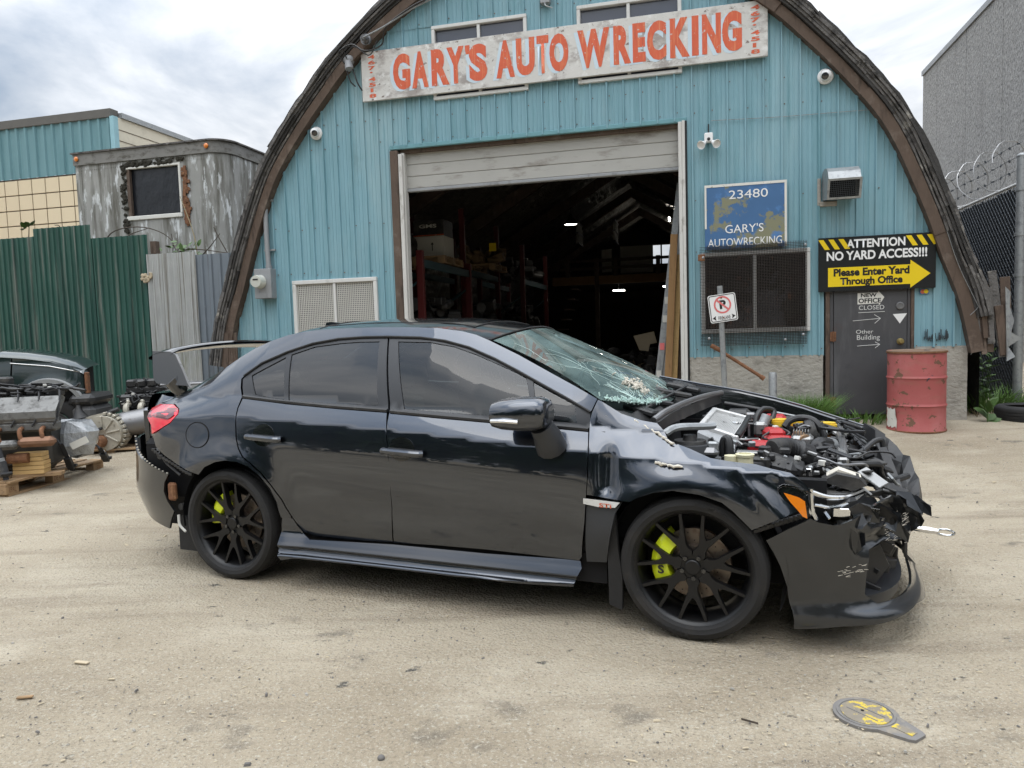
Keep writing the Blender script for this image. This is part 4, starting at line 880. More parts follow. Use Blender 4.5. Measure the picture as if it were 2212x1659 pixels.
# ================================================================ right side: chain link fence and concrete hall
EP = Vector((6.34, 9.07, .2)); ED = Vector((.239, .971, 0))
cf = thing('chain_link_fence', 'chain link fence with black privacy slats and razor wire right of the shed', 'fence', (EP.x, EP.y, 0), math.atan2(ED.y, ED.x))
m = MB(); m.cyl((0, 0, .1), (0, 0, 3.35), .052, 16); m.sph((0, 0, 3.35), .056, 14, 8, (1, 1, .7)); m.build('post', 'galv', cf)
for z in (.45, 1.9, 2.4, 2.95): m = MB(); m.cyl((0, 0, z - .02), (0, 0, z + .02), .06, 16); m.box((.06, .02, z), (.1, .02, .04), .003); m.build('band_clamp', 'galv', cf)
m = MB(); m.cyl((.05, 0, 3.03), (7.5, 0, 3.03), .022, 10); m.build('top_rail', 'whiteframe', cf)
sl = None
for k in range(84):
    if sl is None: sl = MB().bx(0, .072, .004, .012, .28, 2.98).build('slat', 'slat', cf, 0); o = sl
    else: o = sl.copy(); COL.objects.link(o)
    o.location = (.1 + k * .0885, 0, random.uniform(-.02, .02))
m = MB(); s_ = .089
for k in range(-32, 84):
    for dr_ in (1, -1):
        x0 = .1 + k * s_ if dr_ > 0 else .1 + (k + 31) * s_; P = []
        xa, za = x0, .28; xb, zb_ = x0 + dr_ * 2.72, 3.0
        lo = max(min(xa, xb), .08); hi = min(max(xa, xb), 7.4)
        if hi - lo < .05: continue
        f = lambda x: za + (zb_ - za) * (x - xa) / (xb - xa)
        m.tube([(lo, .024 * 1, f(lo)), (hi, .024, f(hi))], .0042, 4, False)
o = m.build('chain_link_mesh', 'wire', cf, 0); o['kind'] = 'stuff'
for z in (3.2, 3.36, 3.52):
    m = MB(); q = [(x * .25, 0, z + .01 * math.sin(x)) for x in range(30)]; m.tube(q, .004, 4)
    for k in range(28): m.box((.1 + k * .26, 0, z), (.012, .035, .02), 0, Matrix.Rotation(k, 3, 'X'))
    m.build('barbed_strand', 'wire', cf)
m = MB(); P = []
for k in range(9 * 26):
    a = 2 * math.pi * k / 26; P.append((.2 + k / 26 * .62, .25 * math.cos(a), 3.33 + .29 * math.sin(a) + .01 * math.sin(k * 1.7)))
m.tube(P, .0065, 5)
for k in range(0, len(P), 3): m.box(P[k], (.006, .045, .012), 0, Matrix.Rotation(k * .5, 3, 'X'))
m.build('razor_coil', 'razor', cf)
ch = thing('concrete_hall', 'tall rough grey concrete hall rising behind the chain link fence', 'building', (EP.x + ED.y * 4, EP.y - ED.x * 4, 0), math.atan2(ED.y, ED.x))
x = -4
for k, wd in enumerate((2.6, 2.6, 2.6, 2.6, 2.6, 2.6, 2.6, 2.6, 1.5)):
    MB().bx(x + .015, x + wd - .015, -.3, 0, 0, 9.78, .012).build('wall_panel', 'concwall', ch); x += wd
XE = x
MB().bx(-4, XE, -.36, .05, 9.78, 9.94).build('roof_flashing', 'ped', ch, 0); MB().bx(-4, XE - .02, -.29, -.02, 0, 9.4).build('wall_core', 'dark', ch, 0)
MB().bx(-4, XE, -12, -.3, 0, 9.4).build('hall_body', 'concwall', ch, 0)

# ================================================================ drum, post, bollard, pipe
dz = .185
dm = thing('oil_drum', 'dented faded red oil drum with rust patches beside the steel door', 'drum', (4.40, 7.87, dz))
pr = [(0, .012), (.270, .012), (.288, 0), (.292, .006), (.292, .02), (.285, .03), (.284, .26), (.287, .275), (.296, .288), (.287, .301), (.284, .316), (.284, .56), (.287, .572), (.296, .585), (.287, .598), (.284, .612), (.284, .85)]
m = MB(); m.lathe(pr, 56); m.v = [(a * (1 - .018 * math.exp(-((c - .45) / .1) ** 2) * max(0, math.cos(math.atan2(b, a) + 1.2))), b, c) for a, b, c in m.v]; m.build('drum_body', 'drum', dm, 50)
m = MB(); m.lathe([(.284, .85), (.292, .858), (.293, .872), (.286, .878), (.276, .872), (.272, .858), (0, .855)], 56); m.build('drum_lid', 'drumtop', dm, 50)
for z0 in (0., .846): MB().lathe([(.285, z0), (.2945, z0 + .002), (.2955, z0 + .016), (.286, z0 + .024)], 56).build('rusty_rim', 'rust', dm, 40)
m = MB(); m.cyl((.17, .1, .855), (.17, .1, .872), .03, 14); m.build('bung', 'steel', dm)
V = []; F = []
for i in range(9):
    t = R(168) + R(34) * i / 8
    for j in range(7):
        z = .05 + .2 * j / 6 + (.012 * math.sin(i * 2.1) if j in (0, 6) else 0); r_ = .290 + .004 * math.sin(i * 1.7 + j * 2.3) + (.02 if i == 8 and j > 3 else 0); V.append((r_ * math.cos(t), r_ * math.sin(t), z))
F = [(i * 7 + j, (i + 1) * 7 + j, (i + 1) * 7 + j + 1, i * 7 + j + 1) for i in range(8) for j in range(6)]
MB().add(V, F).build('torn_label', 'whitepaper', dm, 60)
np_ = thing('no_parking_sign', 'white no parking fire lane sign tilted on a galvanised pipe post', 'sign', (2.33, 7.92, .2))
tilt = Vector((-.05, 0, 1.62))
m = MB(); m.tube([(.02, 0, -.1), (-.045, 0, 1.62)], .03, 14); m.build('pipe_post', 'galv', np_); m = MB(); m.tube([(.022, 0, -.1), (.004, 0, .46)], .037, 14); m.build('post_sleeve', 'galv', np_)
pl = empty('plate', (-.025, -.036, 1.38), 0); pl.parent = np_; pl.rotation_euler = (0, R(-7), 0)
def rrect(w_, h_, r_, n=6):
    o = []
    for cx2, cy2, a0 in ((w_ - r_, h_ - r_, 0), (-w_ + r_, h_ - r_, 90), (-w_ + r_, -h_ + r_, 180), (w_ - r_, -h_ + r_, 270)):
        for k in range(n + 1): a = R(a0 + 90 * k / n); o.append((cx2 + r_ * math.cos(a), cy2 + r_ * math.sin(a)))
    return o
bpy.data.objects.remove(pl)
RT = Matrix.Translation((-.025, -.036, 1.38)) @ Matrix.Rotation(R(-7), 4, 'Y')
def rf(a, b, h): return tuple(RT @ Vector((a, h, b)))
pl = MB().prism(rrect(.150, .150, .025), -.002, .002, rf).build('plate', 'white', np_, 30)
m = MB(); O = rrect(.142, .142, .022); I = rrect(.134, .134, .017); n = len(O)
m.add([rf(a, b, -.0032) for a, b in O] + [rf(a, b, -.0032) for a, b in I], [(i, (i + 1) % n, n + (i + 1) % n, n + i) for i in range(n)]); m.build('border', 'black', pl, 0)
def ring(cx2, cy2, r0, r1, h, n=40): return MB().add([rf(cx2 + r_ * math.cos(2 * math.pi * k / n), cy2 + r_ * math.sin(2 * math.pi * k / n), h) for r_ in (r0, r1) for k in range(n)], [(k, (k + 1) % n, n + (k + 1) % n, n + k) for k in range(n)])
txt('P', pl, 'black', (-.032, .038, -.01, .085), 0, 'letter', .045, fn=lambda x, y, z: rf(x, z, -.0031))
m = ring(0, .035, .076, .094, -.0042); c45 = .054
m.add([rf(-c45 - .007, .035 + c45 - .007, -.0042), rf(-c45 + .007, .035 + c45 + .007, -.0042), rf(c45 + .007, .035 - c45 + .007, -.0042), rf(c45 - .007, .035 - c45 - .007, -.0042)], [(0, 3, 2, 1)]); m.build('prohibition_ring', 'signpink', pl, 0)
txt('FIRE LANE', pl, 'black', (-.062, .070, -.125, -.085), 0, 'lettering', .01, fn=lambda x, y, z: rf(x, z, -.0031))
for s_ in (-1, 1): MB().add([rf(s_ * .125, -.10, -.0031), rf(s_ * .085, -.075, -.0031), rf(s_ * .092, -.10, -.0031), rf(s_ * .085, -.128, -.0031)], [(0, 1, 2, 3)]).build('arrowhead', 'black', pl, 0)
for z in (.11, -.105): m = MB(); m.cyl(rf(-.005, z, -.002), rf(-.005, z, -.008), .009, 10); m.build('bolt', 'rust', np_)
bo = tag(MB().tube([(2.895, 8.02, .1), (2.89, 8.02, .84), (2.89, 8.02, .855)], [.043, .043, .036], 18).build('bollard', 'galv'), 'short galvanised pipe bollard standing in the grass by the footing', 'bollard')
m = MB(); m.tube([(2.24, 8.12, 1.17), (2.33, 8.07, 1.115)], .026, 12); m.tube([(2.30, 8.08, 1.13), (2.75, 7.9, .80)], .019, 12); m.tube([(2.72, 7.91, .82), (2.755, 7.90, .795)], .026, 12)
tag(m.build('rusty_pipe', 'rust'), 'rusty handle pipe leaning diagonally behind the no parking post', 'pipe')

# ================================================================ plants at the wall
def tuft(name, label, cat, c, n, hgt, spread, seed, mat='grass', lean=.4, wid=.006):
    random.seed(seed); m = MB()
    for k in range(n):
        a = random.uniform(0, 6.28); r_ = spread * math.sqrt(random.random()); b = Vector((c[0] + r_ * math.cos(a) * 1.4, c[1] + r_ * math.sin(a) * .7, c[2])); h_ = hgt * random.uniform(.45, 1)
        d = Vector((math.cos(a) * lean * random.random(), math.sin(a) * lean * random.random(), 1)); s = Vector((random.uniform(-1, 1), random.uniform(-1, 1), 0)).normalized() * wid
        p1 = b + d * h_ * .55; p2 = b + d * h_ + Vector((d.x, d.y, -.3)) * h_ * .25
        m.add([b - s, b + s, p1 + s * .7, p1 - s * .7, p2], [(0, 1, 2, 3), (3, 2, 4)])
    o = m.build(name, mat, None, 0); o['kind'] = 'stuff'; tag(o, label, cat); return o
tuft('grass_clump', 'bushy bright green grass clump growing against the concrete footing', 'grass', (3.28, 8.28, .18), 2600, .46, .20, 1, lean=.8, wid=.004)
tuft('grass_tuft', 'thin grass growing at the foot of the steel door', 'grass', (4.02, 8.33, .2), 260, .22, .28, 2, lean=.8)
tuft('weed_grass', 'tangled wild grass at the base of the slatted fence', 'grass', (5.95, 8.95, .2), 700, .42, .38, 3, lean=1.1)
tuft('dry_grass', 'low dry stems scattered by the loose tyre', 'grass', (5.8, 8.6, .2), 160, .16, .4, 4, 'drygrass', 1.2)
def weed(name, label, c, hgt, nst, lf, seed, spread=.12):
    random.seed(seed); t = thing(name, label, 'weed', c)
    for k in range(nst):
        a = random.uniform(0, 6.28); tip = Vector((spread * math.cos(a), spread * math.sin(a), hgt * random.uniform(.75, 1))); q = spline([(0, 0, 0), tuple(tip * .5 + Vector((.01, .01, 0))), tuple(tip)], 6)
        MB().tube(q, [.006 - .004 * i / len(q) for i in range(len(q))], 5).build('stem', 'leaf', t)
        m = MB()
        for j in range(16):
            f = .25 + .75 * j / 15; p = q[min(int(f * (len(q) - 1)), len(q) - 1)]; a2 = j * 2.4; leafquad(m, Vector(p), Vector((math.cos(a2), math.sin(a2), .35 + .5 * (j > 12))), Vector((0, 0, 1)), lf * (1.15 - .6 * f), lf * .42 * (1.15 - .6 * f))
        m.build('leaves', 'leaf', t)
    return t
weed('tall_weed', 'tall leafy weed standing against the black fence slats', (5.86, 8.98, .2), .78, 3, .17, 5)
random.seed(12); bw = thing('broadleaf_weed', 'low broad leaf weed at the foot of the concrete corner', 'weed', (5.28, 8.02, .2))
m = MB()
for k in range(9): a = k * .75; leafquad(m, Vector((0, 0, .02 + .02 * k)), Vector((math.cos(a), math.sin(a) * .6, .3 + .12 * k)), Vector((0, -.5, 1)), .17, .10)
m.build('leaves', 'leaf', bw); m = MB(); m.cyl((0, 0, -.03), (0, 0, .18), .006, 6); m.build('stem', 'leaf', bw)
tag(MB().box((5.85, 8.45, .215), (.34, .16, .055), .012, Matrix.Rotation(R(12), 3, 'Z')).build('concrete_chunk', 'concrete'), 'flat broken concrete slab lying between the weeds and tyre', 'rubble')

# ================================================================ loose tyre at the right edge
def tyre_prof(R0, Ri, w_): return [(Ri, -w_ * .40), (Ri + .012, -w_ * .46), (Ri + (R0 - Ri) * .5, -w_ * .5), (R0 - .03, -w_ * .47), (R0 - .010, -w_ * .40), (R0, -w_ * .33), (R0, -w_ * .18), (R0 - .007, -w_ * .175), (R0 - .007, -w_ * .15), (R0, -w_ * .145), (R0 + .001, -w_ * .02), (R0 - .007, -w_ * .015), (R0 - .007, w_ * .015), (R0 + .001, w_ * .02), (R0, w_ * .145), (R0 - .007, w_ * .15), (R0 - .007, w_ * .175), (R0, w_ * .18), (R0, w_ * .33), (R0 - .010, w_ * .40), (R0 - .03, w_ * .47), (Ri + (R0 - Ri) * .5, w_ * .5), (Ri + .012, w_ * .46), (Ri, w_ * .40)]
lt = thing('loose_tyre', 'black tyre lying flat on the ground at the right edge', 'tyre', (5.80, 8.12, .185))
m = MB(); m.lathe(tyre_prof(.32, .205, .205), 48, Matrix.Translation((0, 0, .105))); m.build('tyre', 'rubber', lt, 40)
hl = thing('loose_headlamp', 'broken clear headlamp leaning against the loose tyre', 'headlamp', (5.74, 7.72, .18), R(-20))
m = MB(); m.bx(-.02, .32, -.08, .06, 0, .2, .03); m.build('housing', 'blackplastic', hl); m = MB(); m.bx(.0, .32, -.1, -.075, .02, .18, .012); m.build('lens', 'clear', hl); m = MB(); m.tube([(-.02, -.1, .02), (-.01, -.1, .19), (.32, -.1, .21)], .012, 8); m.tube([(-.02, -.1, .02), (.32, -.1, -.02)], .012, 8); m.build('lens_rim', 'chrome', hl)

# ================================================================ utility cover in the foreground
uc = thing('utility_cover', 'oval cast metal ground cover with worn yellow paint in the foreground', 'cover', (1.235, 2.475, 0), R(-58)); uc.scale = (.66, .66, 1)
uO = [(.165 * math.cos(q) - .03, .165 * math.sin(q)) for q in np.linspace(R(38), R(322), 30)] + [(.24, -.062), (.265, -.045), (.265, .045), (.24, .062)]
MB().prism(uO, -.02, .006, lambda a, b, h: (a, b, h)).build('frame', 'greencover', uc, 30)
for r0, r1, z in ((.134, .146, .0095),): MB().add([(r_ * math.cos(q) - .03, r_ * math.sin(q), zz2) for r_, zz2 in ((r0 - .002, .006), (r0, z), (r1, z), (r1 + .002, .006)) for q in np.linspace(0, 6.283, 48, endpoint=False)], [(L * 48 + k, L * 48 + (k + 1) % 48, (L + 1) * 48 + (k + 1) % 48, (L + 1) * 48 + k) for L in range(3) for k in range(48)]).build('frame_ring', 'greencover', uc, 30)
MB().prism([(.126 * math.cos(q) - .03, .126 * math.sin(q)) for q in np.linspace(0, 6.283, 40, endpoint=False)], .0062, .0085, lambda a, b, h: (a, b, h)).build('lid', 'coverlid', uc, 30)
MB().bx(.125, .235, -.026, .026, .0062, .0085, .002).build('tail_bar', 'coverlid', uc)
for y in (-.035, .03): MB().bx(-.12, .06, y - .004, y + .004, .0087, .0105, .001).build('lid_rib', 'greencover', uc)
m = MB(); m.cyl((-.05, .0, .007), (-.05, 0, .0098), .009, 10); m.build('lift_hole', 'dark', uc)

# ================================================================ pallets
def pallet_proto(name, label, loc, rz, mat='palletwood'):
    t = thing(name, label, 'pallet', loc, rz, 'wooden pallets in the yard')
    for x in (-.55, 0, .55):
        for y in (-.35, 0, .35):
            MB().box((x, y, .061), (.145 if x else .145, .1, .078), .004).build('block', mat, t)
    for y, w_ in ((-.35, .1), (0, .145), (.35, .1)): MB().box((0, y, .011), (1.2, w_, .021), .002).build('bottom_board', mat, t)
    for x in (-.55, 0, .55): MB().box((x, 0, .111), (.145, .8, .021), .002).build('stringer', mat, t)
    for y, w_ in ((-.35, .145), (-.17, .1), (0, .145), (.17, .1), (.35, .145)): MB().box((0, y, .133), (1.2, w_, .021), .002).build('deck_board', mat, t)
    return t
ang = math.atan2(.98, .18)
def stamp(t, x, s, box): txt(s, t, 'rust', (box[0], box[1], box[2], box[3]), -.4015, 'stamp', .0, fn=None)
p1_ = pallet_proto('pallet', 'wooden pallet under the silver V engine at the left edge', (-5.02, 7.36, 0), ang)
stamp(p1_, 0, 'EPAL', (-.59, -.51, .04, .085)); stamp(p1_, 0, 'EPAL', (.52, .59, .04, .085)); stamp(p1_, 0, 'DE 413', (-.06, .06, .04, .085))
p2_ = pallet_proto('pallet', 'wooden pallet under the beige gearbox casing behind the first pallet', (-4.92, 9.02, 0), R(8))
# boards propping the engine
for k in range(5):
    tag(MB().box((-4.70 + random.uniform(-.01, .01), 7.0, .185 + k * .042), (.28, .14, .038), .003, Matrix.Rotation(R(8), 3, 'Z')).build('wood_board', 'newwood'), 'yellow timber board, %s of the five stacked under the engine' % ('lowest', 'second', 'middle', 'fourth', 'topmost')[k], 'board', 'timber boards under the engine')
tag(MB().box((-4.64, 7.01, .152), (.42, .12, .035), .003, Matrix.Rotation(R(14), 3, 'Z')).build('wood_board', 'palletwood'), 'grey weathered plank lying on pallet below the stacked boards', 'board')

# ---- silver V8 engine
en = thing('v_engine', 'silver V engine with black plug leads strapped on the left pallet', 'engine', (-4.88, 7.24, .155), R(10)); en.scale = (1.12, 1.0, 1.1)
def bent_cover(x0, x1, yb, zb_, w_, h_, sgn):
    sec = [(0, 0), (.02, h_ * .55), (.06, h_), (w_ - .05, h_), (w_ - .01, h_ * .5), (w_, 0)]
    m = MB(); m.prism(sec, x0, x1, lambda a, b, h: (h, yb + sgn * (a * .75 + b * .66), zb_ - a * .66 * 1 + b * .75)); return m
m = MB(); m.bx(-.34, .26, -.20, .10, .05, .50, .03); m.bx(-.30, .20, -.14, .10, .0, .08, .03); m.build('block', 'clutter', en)
m = bent_cover(-.36, .37, -.10, .66, .30, .085, -1); m.build('valve_cover', 'engine_alu', en, 25)
for k in range(4):
    x = -.27 + k * .17; m = MB(); m.box((x, -.25, .60), (.12, .03, .10), .012, Matrix.Rotation(R(-48), 3, 'X')); m.build('cover_boss', 'engine_alu', en)
m = MB()
for k in range(3): m.box((.02, -.175 - k * .028, .665 - k * .025), (.46, .010, .02), .003, Matrix.Rotation(R(-48), 3, 'X'))
m.build('cover_rib', 'engine_alu', en)
m = MB(); m.box((.02, -.205, .655), (.36, .004, .05), .001, Matrix.Rotation(R(-48), 3, 'X')); m.build('nameplate', 'steel', en)
m = MB(); m.bx(-.36, .36, -.33, -.19, .38, .47, .02); m.build('cylinder_head', 'engine_alu', en)
m = MB(); m.bx(-.36, .0, .02, .30, .40, .60, .04); m.build('far_cylinder_bank', 'clutter', en)
for k in range(4):
    x = -.25 + k * .17; m = MB(); m.tube(spline([(x, -.30, .42), (x + .01, -.40, .40), (x + .03, -.43, .33), (x + .05, -.40, .28)], 5), .018, 10); m.build('exhaust_runner', 'rust', en)
m = MB(); m.bx(-.30, .09, -.46, -.36, .245, .325, .03); m.build('heat_shield', 'engine_alu', en)
m = MB(); m.bx(.092, .38, -.465, -.36, .26, .345, .03); m.build('burnt_shield', 'copper', en)
m = MB(); m.tube([(-.30, -.38, .16), (-.05, -.39, .13)], [.06, .05], 10); m.sph((-.30, -.38, .16), .06, 10, 6); m.tube([(-.02, -.36, .16), (.14, -.36, .16)], .045, 10); m.build('exhaust_pipe', 'rust', en)
random.seed(17)
for k in range(4):
    x = -.17 + k * .165; m = MB(); m.tube(spline([(x - .12, -.02, .73), (x - .02, -.09, .76), (x + .03, -.18, .71), (x + .05, -.27, .60), (x + .05, -.33, .50), (x + .02, -.35, .43)], 6), .009, 6); m.build('plug_lead', 'hose', en)
for k in range(34):
    a = Vector((random.uniform(-.36, .35), random.uniform(-.16, .15), .70 + random.uniform(0, .05))); P = [a]
    for j in range(4): a = a + Vector((random.uniform(-.14, .16), random.uniform(-.05, .05), random.uniform(-.03, .04))); a.z = max(a.z, .68); P.append(a)
    m = MB(); m.tube(spline(P, 5), random.uniform(.006, .013), 6); m.build('wiring', 'hose', en)
m = MB(); m.bx(-.30, -.10, -.05, .08, .68, .86, .015); m.build('ignition_module', 'blackplastic', en); m = MB(); m.tube(spline([(-.44, -.08, .66), (-.36, -.12, .74), (-.30, -.14, .84)], 5), .035, 10); m.build('breather_hose', 'hose', en)
m = MB(); m.bx(-.06, .30, -.04, .12, .66, .74, .02); m.build('intake_rail', 'blackplastic', en)
for k in range(7): m = MB(); p = (random.uniform(-.15, .3), random.uniform(-.1, .05), random.uniform(.74, .78)); m.box(p, (.03, .025, .025), .004, Matrix.Rotation(random.random() * 3, 3, 'Z')); m.build('connector', random.choice(['engine_red', 'cardwhite', 'blackplastic']), en)
m = MB()
for k in range(9): m.cyl((-.34 + k * .085, -.105, .742), (-.34 + k * .085, -.115, .752), .009, 6)
o = m.build('cover_bolts', 'steel', en); o['kind'] = 'stuff'
for k in range(5): x = -.33 + k * .165; MB().box((x, -.315, .485), (.10, .03, .05), .012, Matrix.Rotation(R(-48), 3, 'X')).build('head_lug', 'engine_alu', en)
pw = thing('wrapped_part', 'parts box wrapped in crumpled clear plastic behind the silver engine', 'parcel', (-4.53, 7.46, .25), R(12))
random.seed(8); V = []; F = []
def lump(m, c, s, seed, n=10, k=8, amp=.12):
    random.seed(seed); P = []
    for i in range(k + 1):
        for j in range(n):
            t = math.pi * i / k; p = 2 * math.pi * j / n; v = Vector((math.sin(t) * math.cos(p), math.sin(t) * math.sin(p), math.cos(t))); q = 1 / max(abs(v.x), abs(v.y), abs(v.z)); r_ = (.55 + .45 * q * .78) * (1 + random.uniform(-amp, amp)); P.append((c[0] + v.x * r_ * s[0], c[1] + v.y * r_ * s[1], c[2] + v.z * r_ * s[2]))
    m.add(P, [(i * n + j, i * n + (j + 1) % n, (i + 1) * n + (j + 1) % n, (i + 1) * n + j) for i in range(k) for j in range(n)]); return m
lump(MB(), (0, 0, .19), (.25, .17, .21), 3, 7, 5, .16).build('plastic_wrap', 'film', pw, 0)
m = MB(); m.box((.10, -.205, .16), (.17, .004, .07), .0, Matrix.Rotation(R(-24), 3, 'Y')); m.build('paper_label', 'whitepaper', pw, 0)
def strap(label, P):
    t = thing('ratchet_strap', label, 'strap', (0, 0, 0), 0, 'ratchet straps holding the engine')
    m = MB()
    for a, b in zip(P, P[1:]):
        A, B = Vector(a), Vector(b); d = (B - A).normalized(); q = Matrix((Vector((d.y, -d.x, 0)).normalized(), d, Vector((d.y, -d.x, 0)).normalized().cross(d))).transposed(); m.box((A + B) / 2, (.048, (B - A).length + .01, .004), 0, q)
    m.build('webbing', 'strap', t, 0); A, B = Vector(P[-2]), Vector(P[-1]); c = A.lerp(B, .72); d = (B - A).normalized(); q = Matrix((Vector((d.y, -d.x, 0)).normalized(), d, Vector((d.y, -d.x, 0)).normalized().cross(d))).transposed()
    m = MB(); m.box(c, (.065, .15, .045), .006, q); m.cyl(c + q @ Vector((-.05, .05, .02)), c + q @ Vector((.05, .05, .02)), .018, 10); m.build('ratchet', 'blackplastic', t); m = MB(); m.box(c + q @ Vector((0, -.09, .01)), (.05, .04, .012), .003, q); m.build('buckle', 'chrome', t)
strap('black ratchet strap at the left end of the silver engine', [(-5.02, 7.0, .62), (-4.86, 6.78, .50), (-4.76, 6.72, .16)]); strap('black ratchet strap between the engine and the plastic parcel', [(-4.62, 7.12, .60), (-4.50, 7.16, .42), (-4.52, 7.35, .12)]); strap('black ratchet strap at the right end of the left pallet', [(-4.50, 7.6, .42), (-4.38, 7.62, .30), (-4.42, 7.80, .14)])

# ---- beige transfer case and second engine on pallet two
tcx = thing('gearbox_casing', 'beige cast aluminium gearbox casing with round rusty flange behind the engine', 'gearbox', (-4.90, 8.72, .30), R(0))
m = MB(); O = [(.30 * math.cos(t) * (1.25 if math.cos(t) < 0 else .75), .21 * math.sin(t) + .03) for t in np.linspace(0, 6.283, 28, endpoint=False)]
m.prism(O, -.12, .14, lambda a, b, h: (a, h, b)); m.build('case', 'oldalu', tcx, 30)
m = MB(); O2 = [(a * 1.10, (b - .03) * 1.12 + .03) for a, b in O]; m.prism(O2, -.02, .02, lambda a, b, h: (a, h, b)); m.build('flange_rim', 'oldalu', tcx, 30)
for k in range(14):
    t = -1.6 + k * .24; m = MB(); m.box((.235 * math.cos(t), -.02, .235 * math.sin(t) + .03), (.035, .12, .04), .006, Matrix.Rotation(-t, 3, 'Y')); m.build('bolt_boss', 'oldalu', tcx)
for t in (-.5, .2, .9, 1.6, 2.3): m = MB(); m.box((.13 * math.cos(t), -.125, .13 * math.sin(t) + .03), (.16, .02, .018), .003, Matrix.Rotation(-t, 3, 'Y')); m.build('web_rib', 'oldalu', tcx)
m = MB(); m.lathe([(.06, 0), (.075, 0), (.075, .14), (.06, .14), (.058, .02), (0, .02)], 24, Matrix.Translation((-.02, -.26, -.06)) @ Matrix.Rotation(R(-90), 4, 'X')); m.build('output_flange', 'rust', tcx)
m = MB(); m.tube(spline([(-.30, -.1, .12), (-.22, -.18, .20), (-.12, -.18, .16), (-.10, -.17, .06), (-.18, -.16, .05), (.02, -.16, .10)], 6), .018, 8); m.build('wiring', 'hose', tcx)
m = MB(); m.tube([(.05, .05, .10), (.55, .25, .16)], [.14, .17], 16); m.build('tail_housing', 'steel', tcx)
e2 = thing('second_engine', 'dark engine with black top cover and silver manifold behind the grey car', 'engine', (-4.62, 9.22, .14), R(6))
m = MB(); m.bx(-.28, .30, -.22, .22, .05, .42, .03); m.bx(-.24, .26, -.2, .2, -.02, .08, .02); m.build('block', 'clutter', e2)
m = MB(); m.bx(-.30, .32, -.20, .20, .42, .62, .03); m.build('cylinder_head', 'blackplastic', e2)
m = MB()
for k in range(4): m.bx(-.22 + k * .125, -.11 + k * .125, -.16, .14, .70, .80, .02)
m.bx(-.23, .29, -.15, .13, .62, .715, .02); m.build('top_cover', 'blackplastic', e2)
for k in range(3): x = -.17 + k * .17; m = MB(); m.tube(spline([(x, -.22, .50), (x, -.30, .48), (x + .01, -.32, .40), (x + .06, -.30, .32)], 5), .036, 10); m.sph((x, -.24, .53), .03, 8, 6); m.build('manifold_runner', 'oldalu', e2)
m = MB(); m.tube([(-.2, -.29, .32), (.28, -.29, .30)], .045, 12); m.build('manifold_log', 'oldalu', e2)
random.seed(23)
for k in range(12):
    a = Vector((random.uniform(-.3, .25), -.22, random.uniform(.5, .7))); P = [a]
    for j in range(4): a = a + Vector((random.uniform(-.10, .12), random.uniform(-.05, .04), random.uniform(-.10, .07))); P.append(a)
    MB().tube(spline(P, 5), random.uniform(.007, .014), 6).build('wiring', 'hose', e2)
for k in range(6): MB().box((random.uniform(-.32, -.1), -.24, random.uniform(.5, .7)), (.035, .02, .03), .004).build('connector', random.choice(['cardwhite', 'yellow_cap', 'blackplastic']), e2)
m = MB(); m.bx(.20, .75, -.2, .2, .70, .74, .01); m.build('cover_panel', 'steel', e2)
for k in range(3): tag(MB().box((-4.40 + .02 * k, 8.98, .16 + k * .05), (.2, .12, .045), .003).build('wood_block', 'newwood'), 'wood block, %s of three propping the second engine' % ('lowest', 'middle', 'topmost')[k], 'block', 'wood blocks by the second engine')
ms = thing('suspension_parts', 'black greasy suspension arm and joint lying behind the silver engine', 'car parts', (-5.25, 8.75, .15), 0)
m = MB(); m.sph((0, 0, .56), .045, 12, 8); m.tube([(0, 0, .55), (.0, 0, .48), (.02, 0, .36)], [.02, .035, .10], 12); m.bx(-.12, .18, -.1, .1, .24, .36, .03); m.build('steering_knuckle', 'blackplastic', ms)
m = MB(); m.tube(spline([(.05, 0, .28), (.28, -.05, .34), (.40, -.05, .42), (.50, -.03, .46)], 6), .03, 8); m.tube([(-.3, 0, .2), (.5, -.1, .24)], .03, 8); m.build('control_arm', 'blackplastic', ms); m = MB(); m.bx(-.3, .4, -.15, .15, 0, .2, .03); m.build('subframe', 'clutter', ms)

# ================================================================ dark green pickup
tk = thing('pickup_truck', 'dark green pickup with silver wheel arch flare parked against the fence', 'pickup', (-5.16, 8.78, 0), R(6))
TX, TW = 0., .78      # front end of the stripped truck, and the width still standing
ARX, ARZ, ARR = -.43, .56, .40
def tside(s, t):
    s = np.asarray(s, float); t = np.asarray(t, float)
    y = .0 - .05 * np.clip((t - .85) / .35, 0, 1) ** 2 - .04 * np.clip((.7 - t) / .4, 0, 1) + .02 * np.exp(-((np.hypot(s - ARX, t - ARZ) - ARR) / .06) ** 2)
    return s, y - .12 * np.clip((s + .22) / .22, 0, 1) ** 2 + 0 * s, t
arc = [(ARX + ARR * math.cos(a), ARZ + ARR * math.sin(a)) for a in np.linspace(R(172), R(20), 18)]
fender_o = [(-.84, .50)] + arc + [(-.03, .76), (0, .80), (0, .96), (-.02, 1.07), (-.12, 1.13), (-.4, 1.21), (-.84, 1.27)]
panel('fender', fender_o, tside, 'truckpaint', tk, res=.05)
panel('front_door', [(-.86, .45), (-.86, 1.27), (-2.0, 1.32), (-2.0, .42)], tside, 'truckpaint', tk, res=.08)
panel('bed_side', [(-2.05, .42), (-2.05, 1.28), (-3.9, 1.26), (-3.9, .55), (-3.4, .5), (-3.32, .78), (-3.0, .93), (-2.68, .78), (-2.6, .45)], tside, 'truckpaint', tk, res=.1)
MB().bx(-3.88, -2.02, .05, 1.5, .5, .62).build('bed_floor', 'dark', tk, 0); MB().bx(-3.88, -2.02, 1.45, 1.52, .5, 1.26).build('far_bed_side', 'truckpaint', tk, 0)
